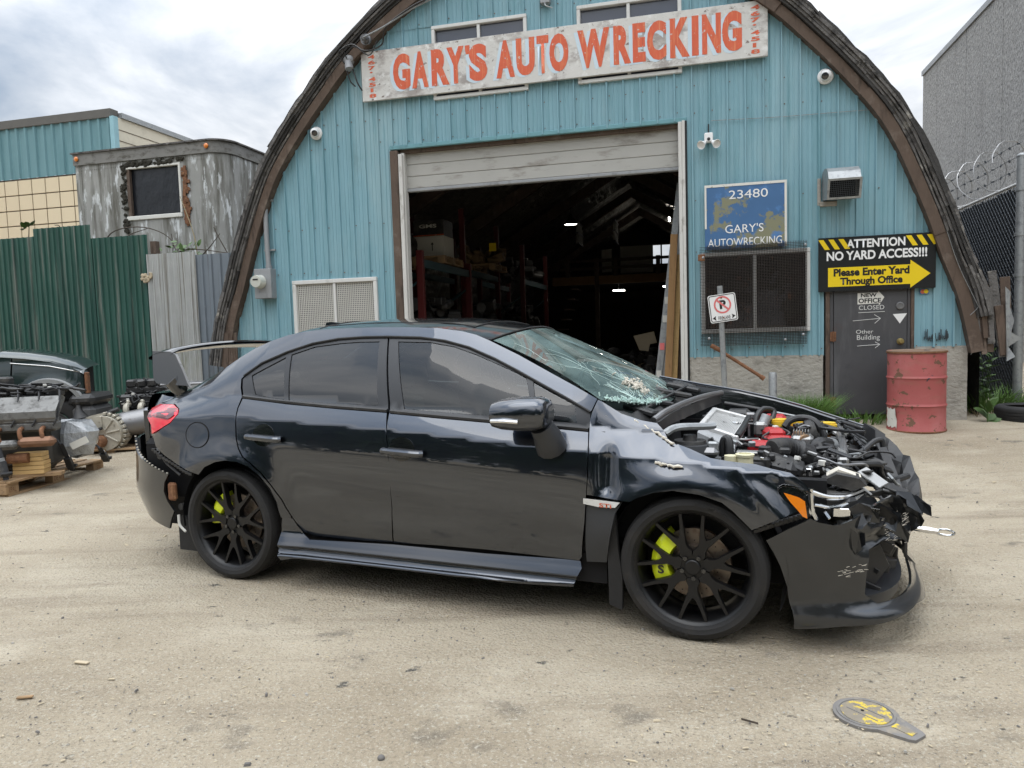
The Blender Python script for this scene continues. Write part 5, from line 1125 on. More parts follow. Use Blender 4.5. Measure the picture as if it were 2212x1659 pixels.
MB().add([(-1.95, .1, 1.33), (-1.95, 1.45, 1.33), (-2.3, 1.38, 1.85), (-2.3, .18, 1.85)], [(0, 1, 2, 3)]).build('windscreen', 'glass_dark', tk, 0); MB().bx(-2.9, -2.28, .18, 1.38, 1.84, 1.89, .015).build('cab_roof', 'truckpaint', tk); MB().bx(-2.92, -2.84, .12, 1.42, 1.2, 1.86, .01).build('cab_back', 'truckpaint', tk)
m = MB(); m.lathe(tyre_prof(.37, .20, .24), 40, Matrix.Translation((-3.0, .17, .39)) @ Matrix.Rotation(R(90), 4, 'X')); m.build('rear_wheel', 'rubber', tk, 40)
V = []; F = []
for i, a in enumerate(np.linspace(R(165), R(22), 20)):
    for r_, y in ((ARR - .01, .01), (ARR - .01, -.04), (ARR + .035, -.035), (ARR + .05, -.005)): V.append((ARX + r_ * math.cos(a), y, ARZ + r_ * math.sin(a)))
for i in range(19):
    for k in range(3): F.append((i * 4 + k, (i + 1) * 4 + k, (i + 1) * 4 + k + 1, i * 4 + k + 1))
MB().add(V, F).build('arch_flare', 'flare', tk, 30)
V = []; F = []
for x, z in zip((-1.0, -.7, -.4, -.15, -.03), (1.31, 1.28, 1.23, 1.15, 1.07)):
    for y, dzz in ((.04, -.03), (.10, .02), (.4, .05), (TW, .06)): V.append((x - .18 * y, y, z + dzz))
F = [(i * 4 + k, (i + 1) * 4 + k, (i + 1) * 4 + k + 1, i * 4 + k + 1) for i in range(4) for k in range(3)]
MB().add(V, F).build('hood', 'truckpaint', tk, 40)
MB().add([(-.08, .10, .55), (-.25, TW, .55), (-.25, TW, 1.12), (-.08, .1, 1.05), (-1.0, .1, .55), (-1.0, TW, .55), (-1.0, TW, 1.12), (-1.0, .1, 1.05)], [(0, 1, 2, 3), (0, 3, 7, 4), (1, 5, 6, 2), (4, 7, 6, 5), (3, 2, 6, 7)]).build('front_clip', 'dark', tk, 0)
m = MB(); m.bx(-.035, .0, .045, .12, .80, 1.06, .008); m.build('lamp_edge', 'rust', tk)
m = MB(); m.bx(-.20, .10, -.06, TW - .25, .66, .80, .05); m.build('bumper_top', 'blackplastic', tk); m = MB(); m.bx(-.18, .09, -.04, TW - .27, .46, .655, .05); m.build('bumper', lay('grey_plastic', (.075, .075, .076), rough=.6, var=.2), tk)
MB().bx(-2.0, -.88, .12, .7, .40, 1.26).build('cab_body', 'dark', tk, 0)
m = MB(); m.tube([(-.84, -.0, 1.20), (-.4, -.004, 1.15), (-.06, .05, 1.06)], .006, 6); m.build('pinstripe', 'chrome', tk)
wt = MB(); wt.lathe(tyre_prof(.37, .20, .24), 40, Matrix.Translation((ARX, .17, .39)) @ Matrix.Rotation(R(90), 4, 'X')); wh = wt.build('wheel', 'rubber', tk, 40)
m = MB()
for k in range(26):
    a = 2 * math.pi * k / 26; m.box((ARX + .37 * math.cos(a), .09, .39 + .37 * math.sin(a)), (.05, .09, .03), .004, Matrix.Rotation(R(90) - a, 3, 'Y')); a += .12; m.box((ARX + .37 * math.cos(a), .23, .39 + .37 * math.sin(a)), (.05, .09, .03), .004, Matrix.Rotation(R(90) - a, 3, 'Y'))
m.build('tread_lugs', 'rubber', wh)
m = MB(); m.lathe([(0, .02), (.08, .03), (.15, -.03), (.195, .02), (.205, .05)], 28, Matrix.Translation((ARX, .09, .39)) @ Matrix.Rotation(R(90), 4, 'X')); m.build('rim', 'steel', wh)
V = []
for i, a in enumerate(np.linspace(R(180), R(0), 16)):
    for y in (.02, .5): V.append((ARX + (ARR - .01) * math.cos(a), y, ARZ + (ARR - .01) * math.sin(a)))
MB().add(V, [(2 * i, 2 * i + 1, 2 * i + 3, 2 * i + 2) for i in range(15)]).build('wheel_liner', 'dark', tk, 40)

# ================================================================ inside the shed
def inn(u, d, z): return fw(u, d, z)
def rack(label, u, d0, d1, hgt, beams, dep=1.0):
    t = thing('pallet_rack', label, 'rack', F0, -FA, 'pallet racks inside the shed')
    for d in (d0, d1):
        for uu in (u, u - dep): MB().bx(uu - .05, uu + .05, d - .04, d + .04, .22, hgt, .004).build('upright', 'rackred', t)
        m = MB(); m.tube([(u, d, .5), (u - dep, d, 1.3)], .018, 6); m.tube([(u - dep, d, 1.5), (u, d, 2.2)], .018, 6); m.build('brace', 'rackteal', t)
    for z in beams:
        for uu in (u, u - dep): MB().bx(uu - .02, uu + .03, d0 + .04, d1 - .04, z - .12, z, .004).build('beam', 'rackteal', t)
    return t
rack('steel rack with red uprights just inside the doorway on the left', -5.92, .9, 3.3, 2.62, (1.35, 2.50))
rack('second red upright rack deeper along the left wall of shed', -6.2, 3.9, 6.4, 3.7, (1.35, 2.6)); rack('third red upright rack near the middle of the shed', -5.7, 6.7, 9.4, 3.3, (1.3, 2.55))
def ipal(label, u, d, z, w_=1.0, dd=1.0):
    t = thing('stored_pallet', label, 'pallet', fw(u, d, z), -FA, 'pallets on the racks')
    for k in range(5): MB().bx(-w_ / 2, w_ / 2, -dd / 2 + k * dd / 4.6, -dd / 2 + k * dd / 4.6 + .10, .10, .125).build('deck_board', 'palletwood', t, 0)
    for x in (-w_ / 2, -.06, w_ / 2 - .12):
        for y in (-dd / 2, -.05, dd / 2 - .1): MB().bx(x, x + .12, y, y + .1, .02, .10).build('block', 'palletwood', t, 0)
    for x in (-w_ / 2, -.06, w_ / 2 - .12): MB().bx(x, x + .12, -dd / 2, dd / 2, 0, .02).build('bottom_board', 'palletwood', t, 0)
ipal('pallet under the white carton on the first rack', -6.38, 2.4, 2.52); ipal('pallet carrying tagged parts on the second rack', -6.3, 5.2, 2.62); ipal('pallet on the low shelf of the third rack', -6.1, 8.0, 1.32); ipal('pallet on the low shelf of the first rack', -6.4, 2.3, 1.36)
bxw = thing('white_carton', 'white carton with black up arrow on the first rack', 'carton', fw(-6.22, 2.35, 2.645), -FA)
MB().bx(-.27, .27, -.25, .25, 0, .34, .004).build('box', 'cardwhite', bxw); m = MB(); m.bx(.06, .075, -.2525, -.251, .1, .2); m.prism([(.04, .2), (.095, .2), (.0675, .24)], -.2525, -.251, lambda a, b, h: (a, h, b)); m.build('up_arrow', 'black', bxw, 0)
bxb = thing('dark_carton', 'dark printed carton standing on the white carton', 'carton', fw(-6.22, 2.37, 2.99), -FA); MB().bx(-.26, .26, -.24, .24, 0, .26, .004).build('box', 'blackplastic', bxb); MB().bx(-.262, .262, -.243, -.2415, 0, .02).build('red_band', 'signred', bxb, 0); txt('GMS', bxb, 'cardwhite', (-.16, .14, .13, .19), -.2415, bold=.03)
ct = thing('tagged_casing', 'grey casing with lime green tag at left edge of the doorway', 'casing', fw(-6.62, 2.0, 2.65), -FA)
m = MB(); m.tube([(0, 0, .2), (.18, -.06, .18)], [.20, .14], 18); m.sph((.1, 0, .12), .14, 12, 8); m.build('casing', 'clutter', ct); m = MB(); m.tube([(.19, -.2 + .2 * 0, .2), (.2, -.12, .36), (.14, .1, .38)], .012, 6); m.build('strap', 'steel', ct); MB().box((.17, -.19, .25), (.07, .004, .15), 0, Matrix.Rotation(R(4), 3, 'Y')).build('tag', 'limegreen', ct, 0)
def clutter(label, u, d, z, s, n, seed, mat='clutter', group=None):
    random.seed(seed); t = thing('stored_parts', label, 'car parts', fw(u, d, z), -FA, group); m = MB()
    for k in range(n):
        c = (random.uniform(-s[0], s[0]) / 2, random.uniform(-s[1], s[1]) / 2, random.uniform(.1, 1) * s[2] * .8); r_ = random.uniform(.06, .16)
        if k % 3 == 0: m.box(c, (r_ * 2, r_ * 1.6, r_ * 1.4), .01, Matrix.Rotation(random.random() * 3, 3, random.choice('XYZ')))
        elif k % 3 == 1: m.cyl(c, (c[0] + random.uniform(-.2, .2), c[1] + random.uniform(-.2, .2), c[2] + random.uniform(-.1, .1)), r_ * .6, 10)
        else: m.sph(c, r_ * .8, 8, 6, (1.3, 1, .8))
    m.build('parts_heap', mat, t, 30); return t
clutter('heap of engine parts on the second rack under a yellow tag', -6.25, 5.2, 2.74, (.9, .8, .4), 26, 1, 'cardbrown'); clutter('dark engine on the low shelf of the first rack', -6.4, 2.3, 1.48, (.8, .8, .6), 26, 2); clutter('dark parts on the low shelf of the second rack', -6.3, 5.0, 1.40, (.9, 1.6, .7), 34, 3); clutter('dark parts on the low shelf of the third rack', -6.1, 8.0, 1.44, (.8, 1.2, .7), 30, 4); clutter('dark parts on the upper shelf of the third rack', -6.1, 8.1, 2.6, (.8, 1.2, .6), 24, 5); clutter('heap of parts on the shed floor below the mezzanine', -3.3, 9.5, .2, (2.6, 2.0, .9), 46, 6); clutter('heap of parts on the shed floor by the ladder', -2.9, 4.2, .2, (1.3, 2.0, 1.0), 40, 7); clutter('heap of parts on the shed floor left of the stairs', -5.2, 6, .2, (1.2, 3, .9), 40, 8)
tg = tag(MB().box(tuple(fw(-5.82, 4.65, 3.05)), (.14, .004, .16), 0, Matrix.Rotation(-FA, 3, 'Z')).build('paper_tag', 'yellow', None, 0), 'yellow paper tag on parts heap deep in the shed', 'tag')
mz = thing('mezzanine', 'timber mezzanine with railing at the back of the shed', 'platform', F0, -FA)
MB().bx(-6.0, .3, 12, 12.12, 2.68, 2.92).build('edge_beam', 'brown_ply', mz, 0); MB().bx(-6.0, .3, 12.1, 20, 2.84, 2.92).build('deck', 'inwall', mz, 0); MB().bx(-5.8, .3, 12.0, 12.06, 3.10, 3.18).build('mid_rail', 'oldwood', mz, 0); MB().bx(-5.8, .3, 12.0, 12.06, 3.32, 3.40).build('hand_rail', 'oldwood', mz, 0)
for u in (-5.6, -4.75, -4.2, -3.0, -1.8): MB().bx(u, u + .12, 11.95, 12.08, .22 if u in (-4.75, -1.8) else 2.9, 3.42).build('post', 'oldwood', mz, 0)
for u0, u1, z0, z1 in ((-4.6, -4.3, 3.05, 3.72), (-4.05, -3.1, 3.0, 3.78)): MB().bx(u0, u1, 12.5, 12.54, z0, z1).build('white_panel', 'cardwhite', mz, 0)
st_ = MB()
for k in range(9): st_.bx(-6.0 + k * .1, -5.85 + k * .1 + .02, 10.4, 11.3, .3 + k * .27, .34 + k * .27)
st_.build('stair_treads', 'oldwood', mz, 0)
for u in (-5.35, -4.25):
    t = thing('wire_crate', 'pale slatted rack of parts hung %s the mezzanine' % ('left over' if u < -5 else 'nearer the middle of'), 'crate', fw(u, 12.6, 3.95), -FA)
    for k in range(7): MB().bx(0, .05, k * .16, k * .16 + .06, 0, .62).build('slat', 'cardwhite', t, 0)
    for z in (0, .3, .6): MB().bx(-.02, .07, -.03, 1.05, z, z + .04).build('rail', 'steel', t, 0)
for nm, u, d, z, s in (('pendant_lamp', -4.79, 8, 3.86, 1),):
    t = thing(nm, 'lit round pendant lamp hanging under the shed rafters', 'lamp', fw(u, d, z), -FA); m = MB(); m.lathe([(.16, 0), (.15, .05), (.06, .16), (.03, .26), (0, .27)], 24); m.build('shade', 'blackplastic', t); m = MB(); m.lathe([(.0, .01), (.145, .012)], 24); m.build('bulb', 'lit', t, 0); m = MB(); m.cyl((0, 0, .26), (0, 0, 1.2), .006, 6); m.build('cord', 'hose', t)
for k, (u, d, z, L, lab) in enumerate(((-4.2, 13.5, 2.55, .35, 'lit tube lamp under the left part of the mezzanine'), (-2.75, 13.2, 2.6, .2, 'lit tube lamp under the right part of the mezzanine'), (-2.66, 14.2, 4.95, .06, 'lit tube lamp hanging at the right of the back window'))):
    t = thing('tube_lamp', lab, 'lamp', fw(u, d, z), -FA, 'tube lamps in the shed'); m = MB()
    if k < 2: m.bx(-L / 2, L / 2, -.02, .02, -.02, .02, .005)
    else: m.bx(-.03, .03, -.03, .03, -.3, .3, .01)
    m.build('tube', 'lit', t)
    m = MB(); m.cyl((0, 0, .02 if k < 2 else .3), (0, 0, .25 if k < 2 else .5), .006, 5); m.build('hanger', 'steel', t)
# ladder and boards leaning inside the right jamb
ld = thing('extension_ladder', 'aluminium extension ladder leaning inside the right door jamb', 'ladder', F0, -FA)
A, B = Vector((-2.56, .42, .25)), Vector((-2.19, .45, 3.22))
for off in ((0, 0), (.055, .38)):
    v = (B - A).normalized(); q = Matrix((v.cross(Vector((0, 1, 0))), Vector((0, 1, 0)), v)).transposed(); m = MB(); m.box((A + B) / 2 + Vector((off[0], off[1], 0)), (.085, .03, (B - A).length), .004, q); m.box((A + B) / 2 + Vector((off[0] + .05, off[1] + .01, -.2)), (.06, .03, (B - A).length * .8), .004, q); m.build('rail', 'galv', ld)
for k in range(10): p = A.lerp(B, .06 + k * .095); MB().cyl(p, p + Vector((.055, .38, 0)), .016, 8).build('rung', 'galv', ld)
for z, c in ((.30, 'signpink'), (.42, 'cardwhite'), (.14, 'signred'), (.18, 'cardwhite'), (.50, 'cardwhite')):
    p = A.lerp(B, z); MB().box(p + Vector((0, -.018, 0)), (.06, .004, .09), 0).build('warning_label', c, ld, 0)
for k, (u0, u1, ht, mt, lab) in enumerate(((-2.40, -2.27, 2.55, 'brown_ply', 'wide brown board leaning beside the ladder'), (-2.33, -2.22, 2.3, 'newwood', 'yellow brown plank leaning nearest the white jamb'), (-2.27, -2.20, 1.9, 'oldwood', 'short dark plank leaning against the white jamb'))):
    A2, B2 = Vector((u0, .22 + .06 * k, .25)), Vector((u1, .24 + .06 * k, ht)); v = (B2 - A2).normalized(); q = Matrix((v.cross(Vector((0, 1, 0))), Vector((0, 1, 0)), v)).transposed()
    o = MB().box((A2 + B2) / 2, (.09, .035, (B2 - A2).length), .004, q).build('leaning_board', mt); o.location = F0; o.rotation_euler = (0, 0, -FA); tag(o, lab, 'board')
cc = thing('cut_cardboard', 'pale tan foam cutouts on the parts heap inside doorway', 'foam', fw(-2.85, 3.6, 1.0), -FA)
MB().prism([(-.2, .25), (.15, .32), (.2, .12), (.08, .1), (.05, -.02), (-.1, 0)], 0, .06, lambda a, b, h: (a, h, b)).build('cutout', 'chip', cc, 0); MB().prism([(.22, .05), (.30, .35), (.36, .4), (.38, .2), (.48, .38), (.52, .34), (.45, .05), (.35, -.1)], .05, .1, lambda a, b, h: (a, h, b)).build('cutout', 'chip', cc, 0)
# ================================================================ grey sedan: body surfaces and panel outlines (metres, length x / height z)
def _i(x,a,b): return np.interp(x,a,b)
def zbelt(x): return _i(x,[-1.1,-.6,-.2,.1,.42,1.08,2.0,2.2,2.6,3.2],[.985,1.02,1.06,1.08,1.05,1.02,.955,.94,.90,.83])
def zcrs(x): return _i(x,[-1.1,-.5,.09,1.11,2.185,2.65,3.2],[.93,.95,.96,.91,.83,.80,.75])
RX=[-1.1,-.653,-.484,-.296,-.09,.133,.379,.789,1.256,1.399,1.557,1.741,1.932,2.069,2.2,2.4,3.2]
RZ=[1.03,1.069,1.106,1.185,1.297,1.389,1.438,1.448,1.433,1.411,1.361,1.28,1.191,1.127,1.069,1.0,.86]
RY=[.58,.60,.62,.62,.60,.58,.57,.565,.56,.555,.56,.60,.65,.69,.74,.70,.60]
def zrail(x): return _i(x,RX,RZ)
def yrail(x): return _i(x,RX,RY)
def sstep(a,b,x):
    t=np.clip((x-a)/(b-a),0,1); return t*t*(3-2*t)
def S(x,z):
    """right half-width of the body side at length x and height z"""
    x=np.asarray(x,float); z=np.asarray(z,float)
    zb=zbelt(x); zc=zcrs(x); zr=np.maximum(zrail(x),zb+.02); yr=yrail(x)
    yb=_i(x,[-1.1,-.5,0,2.2,2.6,3.2],[.69,.75,.788,.788,.75,.65])
    yc=_i(x,[-1.1,-.5,0,2.2,3.2],[.82,.86,.868,.868,.86])
    d=np.maximum(zc-z,0)
    low=yc+.19*d-.38*d*d
    t1=np.clip((z-zc)/(zb-zc),0,1)
    mid=yc+(yb-yc)*(t1*.8+.2*t1*t1)
    t2=np.clip((z-zb)/(zr-zb),0,1.3)
    up=yb+(yr-yb)*(t2*.58+.42*t2*t2)
    y=np.where(z<zc,low,np.where(z<zb,mid,up))
    for wx in (0.,2.65):
        r=np.hypot(x-wx,z-.327)
        m=sstep(.25,.5,z)
        y=y+m*.034*np.exp(-(np.maximum(r-.37,0)/.11)**2)*np.where(r<.9,1,0)
    # plan taper
    y=y-.36*np.clip((x-2.85)/.8,0,None)**2.4-.30*np.clip((-.35-x)/.75,0,None)**2.3
    return y
SE={'f':(2.45,1.12,.885,3.4,1),'r':(-.05,1.05,.885,3.2,-1)}
def sep(k,th,z):
    xc,a,b,n,sg=SE[k]; th=np.asarray(th,float); z=np.asarray(z,float)
    if k=='f': sc=1+.035*sstep(.24,.13,z)-.02*sstep(.45,.75,z)
    else: sc=1.0+0*z+.015*sstep(.7,.45,z)-.10*sstep(.5,.2,z)
    c=np.cos(th); s=np.sin(th)
    return xc+sg*a*sc*np.sign(c)*np.abs(c)**(2/n), b*(1+(sc-1)*.4)*np.sign(s)*np.abs(s)**(2/n)
TR = {
 'rear_door': [(0.093,1.063),(0.303,1.044),(0.539,1.026),(0.767,1.012),(1.068,0.996),(1.095,0.918),(1.111,0.806),(1.124,0.676),(1.119,0.496),(1.092,0.31),(0.858,0.295),(0.63,0.289),(0.561,0.29),(0.512,0.32),(0.481,0.365),(0.458,0.416),(0.419,0.509),(0.363,0.585),(0.3,0.654),(0.232,0.704),(0.173,0.739),(0.136,0.785),(0.112,0.84),(0.101,0.916),(0.097,0.963),(0.09,1.008)],
 'rear_frame': [(0.086,1.07),(0.057,1.119),(0.036,1.167),(0.069,1.199),(0.158,1.256),(0.318,1.316),(0.48,1.361),(0.646,1.383),(0.815,1.389),(0.961,1.388),(1.067,1.006),(0.762,1.02),(0.534,1.035),(0.297,1.053)],
 'rear_q_glass': [(0.097,1.188),(0.183,1.231),(0.306,1.29),(0.378,1.053),(0.268,1.063),(0.164,1.08)],
 'rear_glass': [(0.34,1.304),(0.487,1.346),(0.656,1.362),(0.791,1.367),(0.916,1.366),(0.997,1.027),(0.755,1.033),(0.53,1.041),(0.405,1.049)],
 'front_door': [(1.086,0.991),(1.373,0.972),(1.729,0.95),(1.98,0.935),(2.169,0.923),(2.185,0.829),(2.183,0.726),(2.176,0.615),(2.167,0.502),(2.152,0.407),(2.143,0.336),(2.128,0.315),(1.9,0.319),(1.642,0.322),(1.366,0.317),(1.1,0.307),(1.124,0.505),(1.123,0.634),(1.115,0.8),(1.1,0.907)],
 'front_frame': [(1.081,1.002),(0.972,1.386),(1.178,1.377),(1.327,1.356),(1.471,1.319),(1.628,1.258),(1.764,1.197),(1.905,1.13),(2.041,1.067),(2.169,1.002),(2.171,0.931),(1.978,0.944),(1.727,0.959),(1.369,0.981)],
 'front_glass': [(1.036,1.363),(1.234,1.355),(1.381,1.329),(1.516,1.284),(1.672,1.224),(1.813,1.168),(1.86,1.045),(1.877,0.977),(1.545,0.987),(1.316,1.0),(1.16,1.01)],
 'front_tri': [(1.853,1.149),(1.97,1.096),(2.086,1.038),(2.108,0.954),(1.998,0.96),(1.904,0.967),(1.881,1.06)],
 'body_side': [(-0.585,0.823),(-0.498,0.875),(-0.416,0.913),(-0.367,0.963),(-0.393,0.995),(-0.469,1.017),(-0.67,1.013),(-0.868,1.039),(-0.865,1.054),(-0.471,1.104),(-0.29,1.184),(-0.188,1.24),(-0.088,1.295),(0.003,1.343),(0.134,1.387),(0.254,1.419),(0.38,1.436),(0.556,1.447),(0.79,1.446),(0.846,1.447),(1.096,1.439),(1.257,1.43),(1.4,1.409),(1.485,1.387),(1.558,1.358),(1.741,1.279),(1.932,1.189),(2.069,1.126),(2.198,1.067),(2.172,1.007),(2.04,1.073),(1.904,1.137),(1.762,1.204),(1.626,1.266),(1.469,1.326),(1.324,1.364),(1.176,1.385),(0.969,1.393),(0.958,1.395),(0.811,1.397),(0.643,1.391),(0.476,1.369),(0.314,1.324),(0.153,1.263),(0.058,1.204),(0.027,1.169),(0.047,1.119),(0.079,1.068),(0.081,1.008),(0.09,0.963),(0.093,0.915),(0.104,0.84),(0.129,0.782),(0.166,0.736),(0.227,0.699),(0.295,0.649),(0.358,0.58),(0.413,0.504),(0.452,0.413),(0.452,0.395),(0.389,0.398),(0.387,0.49),(0.352,0.566),(0.291,0.635),(0.212,0.687),(0.131,0.711),(0.046,0.716),(-0.03,0.703),(-0.111,0.67),(-0.163,0.623),(-0.25,0.642),(-0.368,0.676),(-0.474,0.721),(-0.556,0.767)],
 'tail_light': [(-0.739,0.984),(-0.684,1.009),(-0.486,1.015),(-0.402,0.995),(-0.376,0.968),(-0.421,0.916),(-0.506,0.878),(-0.601,0.842),(-0.616,0.894)],
 'fuel_flap': [(-0.101,0.853),(-0.101,0.837),(-0.105,0.822),(-0.113,0.808),(-0.126,0.796),(-0.142,0.787),(-0.16,0.781),(-0.181,0.778),(-0.203,0.779),(-0.225,0.783),(-0.244,0.791),(-0.26,0.802),(-0.272,0.816),(-0.28,0.831),(-0.283,0.847),(-0.282,0.864),(-0.276,0.88),(-0.266,0.894),(-0.253,0.906),(-0.236,0.915),(-0.218,0.921),(-0.198,0.923),(-0.178,0.922),(-0.158,0.917),(-0.141,0.909),(-0.125,0.898),(-0.113,0.884),(-0.105,0.869)],
 'skirt': [(0.387,0.395),(0.457,0.392),(0.486,0.351),(0.52,0.31),(0.569,0.283),(1.096,0.3),(1.64,0.301),(2.13,0.312),(2.141,0.279),(2.102,0.201),(1.488,0.184),(0.919,0.186),(0.483,0.182),(0.404,0.167),(0.36,0.209)],
 'fender': [(2.176,0.921),(2.172,0.974),(2.182,1.011),(2.202,1.063),(2.217,1.057),(2.284,1.016),(2.315,0.998),(2.41,0.968),(2.48,0.956),(2.514,0.923),(2.534,0.89),(2.576,0.867),(2.583,0.869),(2.64,0.852),(2.693,0.834),(2.731,0.821),(2.8,0.812),(2.915,0.802),(2.985,0.785),(3.058,0.771),(3.111,0.731),(3.144,0.687),(3.111,0.701),(3.073,0.719),(3.029,0.723),(3.01,0.713),(3.014,0.687),(3.036,0.66),(3.089,0.617),(2.999,0.579),(2.905,0.535),(2.907,0.538),(2.833,0.61),(2.787,0.645),(2.693,0.673),(2.578,0.684),(2.499,0.672),(2.424,0.645),(2.388,0.623),(2.27,0.63),(2.181,0.638),(2.187,0.727),(2.189,0.829)],
 'fender_low': [(2.231,0.59),(2.287,0.586),(2.326,0.592),(2.348,0.617),(2.318,0.564),(2.298,0.481),(2.278,0.4),(2.261,0.317),(2.163,0.31),(2.164,0.384),(2.172,0.502),(2.177,0.594)],
 'badge': [(2.166,0.62),(2.254,0.619),(2.344,0.618),(2.322,0.593),(2.239,0.588),(2.166,0.596)],
 'bumper': [(1.303,0.482),(1.22,0.531),(1.115,0.578),(1.077,0.562),(1.0,0.548),(0.954,0.552),(0.868,0.571),(0.765,0.605),(0.642,0.632),(0.476,0.642),(0.345,0.589),(0.145,0.557),(0.153,0.588),(0.158,0.559),(0.163,0.529),(0.189,0.454),(0.19,0.377),(0.184,0.291),(0.002,0.156),(0.024,0.153),(0.06,0.15),(0.103,0.141),(0.43,0.162),(0.743,0.135),(0.999,0.123),(1.119,0.114),(1.217,0.108),(1.213,0.182),(1.223,0.284),(1.25,0.372),(1.276,0.43)],
 'bumper_hole': [(0.793,0.346),(0.752,0.425),(0.543,0.45),(0.178,0.398),(0.178,0.287),(0.033,0.15),(0.251,0.204),(0.736,0.203),(0.807,0.252)],
 'hl_amber': [(3.032,0.691),(3.059,0.683),(3.092,0.672),(3.115,0.656),(3.124,0.585),(3.107,0.593),(3.089,0.617),(3.059,0.652)],
 'hl_outline': [(3.011,0.713),(3.029,0.722),(3.073,0.718),(3.113,0.7),(3.126,0.684),(3.126,0.585),(3.089,0.617),(3.036,0.66),(3.014,0.687)],
 'rbumper': [(0.793,0.791),(0.816,0.732),(0.977,0.691),(1.165,0.653),(1.3,0.622),(1.365,0.604),(1.332,0.552),(1.325,0.499),(1.343,0.438),(1.373,0.378),(1.316,0.318),(1.266,0.256),(1.103,0.277),(0.858,0.308),(0.829,0.414),(0.78,0.542),(0.794,0.655)],
}
CYAW = 0.398479
car = thing('wrecked_sedan', 'dark grey sedan with smashed bonnetless front, black wheels and tall rear wing', 'car', (-1.33569, 4.96949, 0), -CYAW)
class KB(MB):      # car coordinates: x forward, y towards the right-hand side, z up
    def build(s, name, mat, parent=None, smooth=35):
        s.v = [(a, -b, c) for a, b, c in s.v]; return MB.build(s, name, mat, car if parent is None else parent, smooth)
def sideF(s, t): return s, S(s, t), t
def off(d):
    return lambda s, t: (s, S(s, t) + d, t)
def crump(s, t):
    y = S(s, t); a = sstep(2.25, 2.5, s) * sstep(.70, .80, t)
    w_ = .5 + .5 * np.sin(s * 23 + t * 31)
    y = y - a * (.012 * np.sin(s * 10 + 1.0 * np.sin(t * 17)) + .004 * np.sin(s * 31 - t * 19) * w_)
    y = y - .022 * np.exp(-((s - 2.28) / .035) ** 2) * sstep(.62, .68, t) * sstep(.9, .8, t)
    y = y + .02 * np.exp(-(((s - 3.0) + (t - .62) * .9) / .05) ** 2) * sstep(.8, .7, t) * .6
    return s, y, t
# ---- side panels, right then left
for mir in (False, True):
    sfx = 'left' if mir else 'right'
    k = dict(mirror=mir)
    bs_ = panel('body_side', TR['body_side'], sideF, 'paint', car, gres=.05 if mir else .019, **k); 
    panel('fuel_flap', TR['fuel_flap'], off(.0025), 'paint', bs_, lip=.006, **k) if not mir else None
    rd = panel('rear_door', TR['rear_door'], sideF, 'paint', car, gres=.05 if mir else .016, **k)
    panel('window_frame', TR['rear_frame'], off(-.006), 'trim', rd, holes=[TR['rear_q_glass'], TR['rear_glass']], **k)
    panel('window_glass', TR['rear_q_glass'], off(-.012), 'glass_dark', rd, lip=0, **k); panel('window_glass', TR['rear_glass'], off(-.012), 'glass_dark', rd, lip=0, **k)
    fd = panel('front_door', TR['front_door'], sideF, 'paint', car, gres=.05 if mir else .016, **k)
    panel('window_frame', TR['front_frame'], off(-.006), 'trim', fd, holes=[TR['front_glass'], TR['front_tri']], **k)
    panel('window_glass', TR['front_glass'], off(-.012), 'glass_front', fd, lip=0, **k); panel('window_glass', TR['front_tri'], off(-.012), 'glass_front', fd, lip=0, **k)
    fe = panel('front_fender', TR['fender'], crump, 'paint', car, lip=.02, gres=.03 if mir else .014, **k)
    panel('fender_vent_trim', TR['fender_low'], off(-.010), 'trim', fe, **k)
    bg_ = panel('fender_badge', TR['badge'], off(.006), 'silver_badge', fe, lip=.006, **k)
    if not mir: txt('STi', bg_, 'signred', (2.245, 2.305, .588, .608), 0, 'badge_letters', .02, fn=lambda x, y, z: (x, -(float(S(x, .598)) + .0095), z))
    panel('tail_light', TR['tail_light'], off(.002), 'red_lens', car, lip=.02, **k)
    if not mir:
        tlp = [(-.60, .972), (-.42, .982), (-.40, .962), (-.44, .935), (-.56, .945)]
        panel('reverse_lens', tlp, off(.0045), 'red_dark', car, lip=.002)
# ---- black waist moulding and gutters
for sg in (1, -1):
    m = KB(); q = [(x, sg * (float(S(x, z)) + .002), z) for x, z in [(.09, 1.069), (.31, 1.049), (.55, 1.031), (.77, 1.017), (1.07, 1.002)]]; m.tube(q, .011, 6); m.build('waist_moulding', 'blackplastic')
    m = KB(); q = [(x, sg * (float(S(x, z)) + .002), z) for x, z in [(1.09, .998), (1.38, .978), (1.73, .956), (1.98, .941), (2.17, .928)]]; m.tube(q, .011, 6); m.build('waist_moulding', 'blackplastic')
    m = KB(); q = [(x, sg * (float(S(x, z)) + .0), z) for x, z in [(.04, 1.186), (.147, 1.259), (.308, 1.32), (.472, 1.365), (.64, 1.387), (.809, 1.393), (.96, 1.391), (1.172, 1.381), (1.322, 1.36), (1.467, 1.322), (1.623, 1.261), (1.76, 1.2), (1.903, 1.133), (2.04, 1.07), (2.17, 1.006)]]; m.tube(q, .007, 6); m.build('door_seal', 'rubber')
# ---- side skirts
def skirtF(s, t):
    h = np.clip((t - .19) / .11, -.3, 2.5)
    y = .846 + .052 * np.clip(1.15 - h, 0, 1) ** .8 - .028 * sstep(.24, .222, t) + .036 * sstep(.208, .188, t)
    y = y - .0 * s
    return s, y + .012 * sstep(.55, .38, s) + .01 * sstep(.5, .36, t) * sstep(.28, .36, t), t
for mir in (False, True): panel('side_skirt', TR['skirt'], skirtF, 'paint', car, mirror=mir, res=.012, gres=.012)
